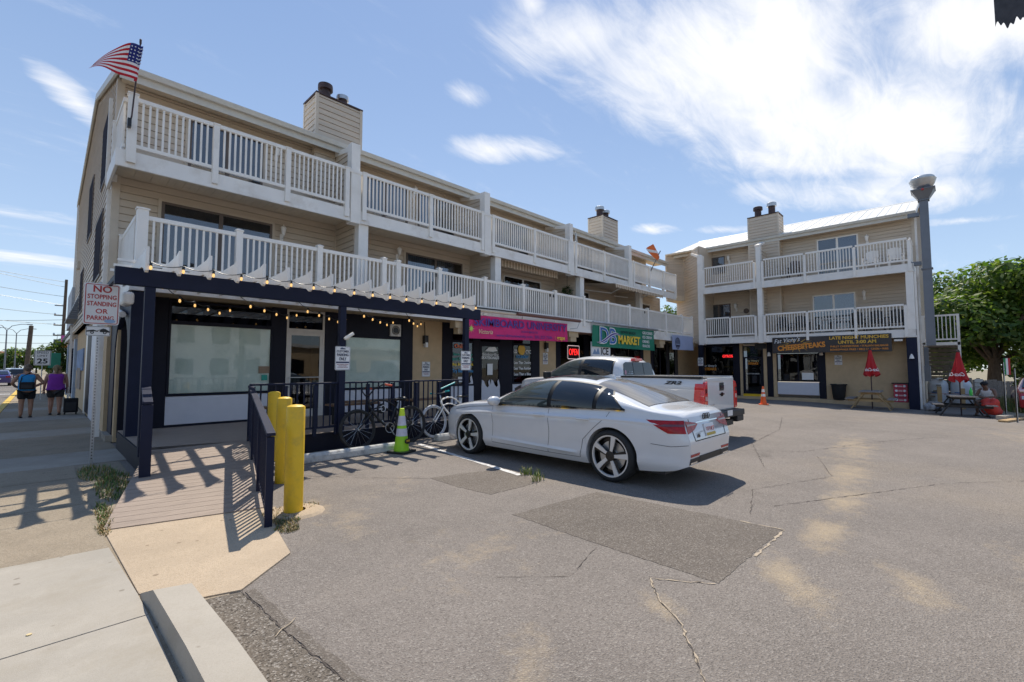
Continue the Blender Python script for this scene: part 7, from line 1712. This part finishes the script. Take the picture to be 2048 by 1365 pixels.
tree('broadleaf_tree', 'big dark leafy tree with a thick trunk behind the grey fence', 42.0, -1.65, -.3, 8.2, 4.3, .36, 17000, 11, LF1, .20, .26, squash=.85)
tree('broadleaf_tree', 'lower tree filling the right edge behind the fence', 46.0, -7.2, -.3, 7.2, 4.0, .3, 9000, 12, LF1, .2, .3)
tree('sunlit_tree', 'pale yellow green tree seen under the crown of the big dark tree', 60.0, .6, -.3, 6.4, 3.6, .2, 7000, 13, LF2, .19, .2)
tree('sunlit_tree', 'yellow green bush behind the fence between the two trunks', 58.0, -5.2, -.3, 4.6, 3.2, .2, 6000, 18, LF2, .17, .15)
tree('corner_tree', 'small tree glimpsed in the gap between the two apartment buildings', 44.5, 21.0, -.3, 8.6, 2.6, .2, 4000, 14, LF2, .17, .25)
tree('corner_tree', 'dark tree seen through the gap below the overhang', 48.0, 22.0, -.3, 6.4, 3.0, .2, 4000, 15, LF1, .17, .2)
t = thing('overhead_wire', 'thin black wire crossing the sky at the right edge', 'wire', (40, -3.6, 9)); MB().tube([(-2, -.2, 3.6), (0, .45, -.3), (1, .65, -1.8)], .012, 5).build('wire', M['black'], t)

# ---------------------------------------------------------------- along the street on the left
MUR = mat('faded_mural', (.36, .31, .27), .8, var=.25, scale=1.2, col2=(.17, .22, .33), v2=.8, s2=.7)
t = thing('shop_building', 'low white shop with a faded mural wall next door along the sidewalk', 'building', (1.15, 17.6, 0)); o = -17.6
def sx(y): return y - 17.6
MB().box(.05, 8, .05, 25, 0, 3.3).build('wall', MUR, t)
MB().box(-.02, .06, .1, 2.6, .0, 3.0).build('wall_panel', M['white_panel'], t); MB().box(-.03, .06, 2.6, 4.2, .1, 3.0).build('door', M['navy_dark'], t); MB().box(-.03, .07, 4.2, 4.9, 0, 3.05).build('pilaster', M['white'], t); MB().box(-.04, .06, 12.8, 13.6, 0, 3.0).build('pilaster', mat('pale_blue_trim', (.35, .42, .50), .6), t)
MB().box(-.04, .06, 15, 19, .3, 2.6).build('dark_window', M['dark_pane'], t); MB().box(-.05, .06, 20.5, 21.2, 0, 3.0).build('pilaster', mat('pale_blue_trim', (.35, .42, .50), .6), t)
MB().box(-.04, .05, 6.2, 10.4, 1.5, 2.35).build('mural_patch', mat('mural_blue', (.20, .28, .42), .8, var=.4, scale=2), t); MB().box(-.045, .05, 7.3, 9.6, .75, 1.6).build('mural_patch', mat('mural_brown', (.28, .23, .19), .8, var=.4, scale=3), t)
MB().box(-.20, 8, 0, 25, 3.3, 3.5).build('roof', M['navy_dark'], t); MB().box(-.16, .05, .0, 25, 3.12, 3.298).build('fascia', M['gutter'], t)
aw = MB()
for k in range(16): z = 3.52 + k * .085; aw.box(-.55 + .03 * k, .6, 7.0 - k * .0, 10.4, z, z + .07)
for k in range(16): z = 3.52 + k * .085; MB().box(-.50 + .028 * k, .7, 7.2, 10.2, z, z + .07).build('awning_slat', M['duct'], t)
MB().box(-.3, .7, 10.6, 15, 3.5, 5.2).build('upper_wall', mat('pale_gable', (.42, .45, .48), .7), t)
for y, z, c_, lab in ((44.0, 3.1, (.05, .10, .30), 'blue square shop sign down the street'), (45.5, 3.45, (.55, .10, .35), 'pink square shop sign down the street'), (45.6, 3.0, (.75, .25, .03), 'orange square shop sign down the street')):
    tt = thing('shop_sign', lab, 'sign', ({44.0: .55}.get(y, .95), y, z), group='shop signs down the street'); MB().box(0, .35, 0, .06, 0, .45).build('sign_board', flat(lab.split()[0] + '_sign', c_), tt); MB().tube([(.17, .03, .45), (.17, .03, .8), (.9, .03, .8)], .015, 5).build('bracket', M['black'], tt)
t = thing('speed_limit_sign', 'white SPEED LIMIT 25 sign on a thin post down the sidewalk', 'sign', (.06, 33, .0)); MB().box(-.02, .02, 0, .03, 0, 2.2).build('post', M['galv'], t); panel('sign_plate', .60, .75, M['signwhite'], t, 0, 2.10, r=.03); frame_ring('sign_border', .57, .72, .018, M['inkblack'], t, 0, 2.10, r=.025)
lettering([('SPEED', 0, 2.36, .15, dict(width=.42)), ('LIMIT', 0, 2.20, .15, dict(width=.36)), ('25', 0, 1.93, .34, dict(bold=.01, width=.38))], PT, t, M['inkblack'])
POLE = mat('pole_wood', (.10, .075, .055), .9, var=.25, scale=6)
t = thing('utility_pole', 'thick leaning wooden pole stub beside the street', 'pole', (-.92, 60, 0)); MB().tube([(0, 0, -.2), (.20, 0, 5.4)], [.19, .15], 12).build('pole', POLE, t); MB().lathe([(.15, 0), (0, .05)], 12, (.2, 0, 5.4)).build('pole_cap', POLE, t)
t = thing('utility_pole', 'tall slim utility pole with insulator arms behind the low shop', 'pole', (1.15, 52, 0)); MB().tube([(0, 0, 0), (.05, 0, 8.8)], [.13, .09], 10).build('pole', POLE, t)
for z in (4.2, 5.0, 5.8, 6.6): MB().box(-.55, .05, -.04, .04, z, z + .07).build('cross_arm', POLE, t)
for z in (4.2, 5.0, 5.8): MB().lathe([(.05, 0), (.07, .05), (.04, .14), (0, .15)], 8, (-.5, 0, z + .07)).build('insulator', M['galv'], t)
wt = thing('overhead_wires', 'black overhead wires running across the street from the slim utility pole', 'wires', (1.1, 52, 5))
for z0, x1, y1, z1 in ((3.6, -14, 38, 4.4), (3.2, -14, 40, 5.2), (2.4, -14, 34, 3.0), (1.7, -14, 44, 3.9), (.9, -14, 48, 2.6), (.1, -14, 46, 1.4), (-.8, -14, 50, -.1), (-1.4, -14, 52, -.6), (.5, -14, 58, .9)):
    a, b = Vector((0, 0, z0)), Vector((x1, y1 - 52, z1)); P_ = []
    for k in range(13): f = k / 12; q = a.lerp(b, f); q.z -= 1.6 * f * (1 - f); P_.append(q)
    MB().tube(P_, .014, 4).build('wire', M['black'], wt)
for i, (x, y, h, lab) in enumerate(((-3.65, 100, 7.2, 'nearer double armed street lamp far down the street'), (-3.4, 128, 8.2, 'farther double armed street lamp down the street'))):
    t = thing('street_lamp', lab, 'street lamp', (x, y, 0), group='double armed street lamps'); MB().tube([(0, 0, 0), (0, 0, h)], [.12, .07], 8).build('pole', M['duct'], t)
    for s in (-1, 1): MB().tube([(0, 0, h - .1), (s * .5, 0, h + .6), (s * 1.4, 0, h + .9), (s * 2.2, 0, h + .95)], .045, 6).build('arm', M['duct'], t); MB().box(s * 2.3 - .3, s * 2.3 + .3, -.12, .12, h + .86, h + .98).build('lamp_head', M['duct'], t)
for x, y, m_, suv, lab in ((-2.75, 66, mat('violet_blue_paint', (.04, .03, .16), .25, coat=1), False, 'dark violet car driving away on the street at the left edge'), (-2.6, 92, mat('white_car_paint', (.6, .6, .6), .25, coat=1), True, 'white car farther down the street'), (-1.9, 84, mat('dark_car_paint', (.02, .025, .04), .25, coat=1), True, 'dark car parked by the kerb down the street'), (-1.85, 120, mat('silver_car_paint', (.4, .4, .42), .3, .6), False, 'small silver car farthest down the street')):
    small_car(lab, (x, y, -.1), 0, m_, suv, 'cars on the street')
for i, (x, y, h, r, L_, lab) in enumerate(((-20, 250, 6.2, 5, LF2, 'far tree at the left edge above the violet car'), (-15, 252, 6.6, 5, LF1, 'far tree second from the left above the street'), (-10.5, 250, 7.0, 4.6, LF2, 'far tree third from the left above the street'), (-6, 248, 9.0, 5, LF1, 'far dark tree behind the leaning pole stub'), (-1, 246, 8.4, 5, LF2, 'far tree right of the leaning pole stub'), (4, 244, 7, 5, LF1, 'far tree behind the speed limit sign'))):
    tree('street_tree', lab, x, y, -.1, h, r, .25, 1500, 40 + i, L_, .5, .2, 'trees far down the street')
tree('street_shrub', 'yellow green leafy shrub tree beside the low shop, above the two women', .62, 40, 0, 3.4, .85, .07, 1900, 60, LF2, .10, .35)
t = thing('house', 'far reddish roofed house behind the street trees', 'house', (-22, 275, 0)); MB().box(0, 16, 0, 8, 0, 5.5).build('wall', M['curtain'], t); MB().prism([(-.5, 5.5), (8.5, 5.5), (4, 8.4)], -.4, 16.4, 'yz').build('roof', mat('red_roof', (.35, .12, .08), .8), t)
t = thing('green_sign', 'small green street sign board beside the shrub tree', 'sign', (.55, 37, 1.2)); MB().box(-.03, .03, 0, .04, -1.2, 1.3).build('post', M['galv'], t); MB().box(-.25, .25, -.03, 0, .4, 1.25).build('sign_board', mat('green_sign_paint', (.02, .22, .14), .5), t)

t = thing('twig', 'thin pale twig lying on the gravelly asphalt strip', 'twig', (1.12, 3.02, .012), R(35)); MB().tube([(-.10, 0, 0), (-.03, .012, .003), (.04, .0, .002), (.11, .015, 0)], [.003, .004, .0035, .002], 6).build('twig', mat('pale_twig', (.45, .36, .25), .8), t)
t = thing('litter', 'tiny pale bottle top lying on the light sidewalk slab', 'cap', (.02, 4.02, .017)); MB().lathe([(.013, 0), (.013, .005), (0, .006)], 12).build('cap', mat('pale_cap', (.62, .48, .25), .5), t)

# unseen buildings and a tree, added for the shop glass and car paint to mirror
def plain_building(label, x0, x1, y0, y1, h, wallm, face, n_, rows):
    t = thing('unseen_building', label, 'building', (x0, y0, 0)); L, W = x1 - x0, y1 - y0
    MB().box(0, L, 0, W, -.5, h).build('wall', wallm, t); MB().box(-.3, L + .3, -.3, W + .3, h + .002, h + .35).build('roof', M['roof'], t)
    me = None
    for k in range(n_):
        for r in range(rows):
            z = 1.0 + 2.9 * r
            if face == 'y': a = L * (k + .5) / n_; b = MB().box(a - .7, a + .7, W - .02, W + .05, z, z + 1.5)
            else: a = W * (k + .5) / n_; b = MB().box(L - .02, L + .05, a - .7, a + .7, z, z + 1.5)
            b.build('window', M['glass_dark'] if False else GLOSSB, t)
plain_building('unseen pale two storey building, added across the lot for the papered shop window to mirror', -6, 16, -34, -26, 6.2, M['white_panel'], 'y', 8, 2)
plain_building('unseen tan low building, added across the lot for the shop door glass to mirror', 18, 34, -36, -28, 3.8, M['tan'], 'y', 5, 1)
plain_building('unseen grey building, added across the road for the side of the white sedan to mirror', -34, -24, -6, 22, 7.0, M['curtain'], 'x', 9, 2)
tree('street_tree', 'unseen round tree, added across the road for the sedan windows to mirror', -22, 3, -.3, 7, 3.2, .25, 3500, 81, LF1, .3, .3)
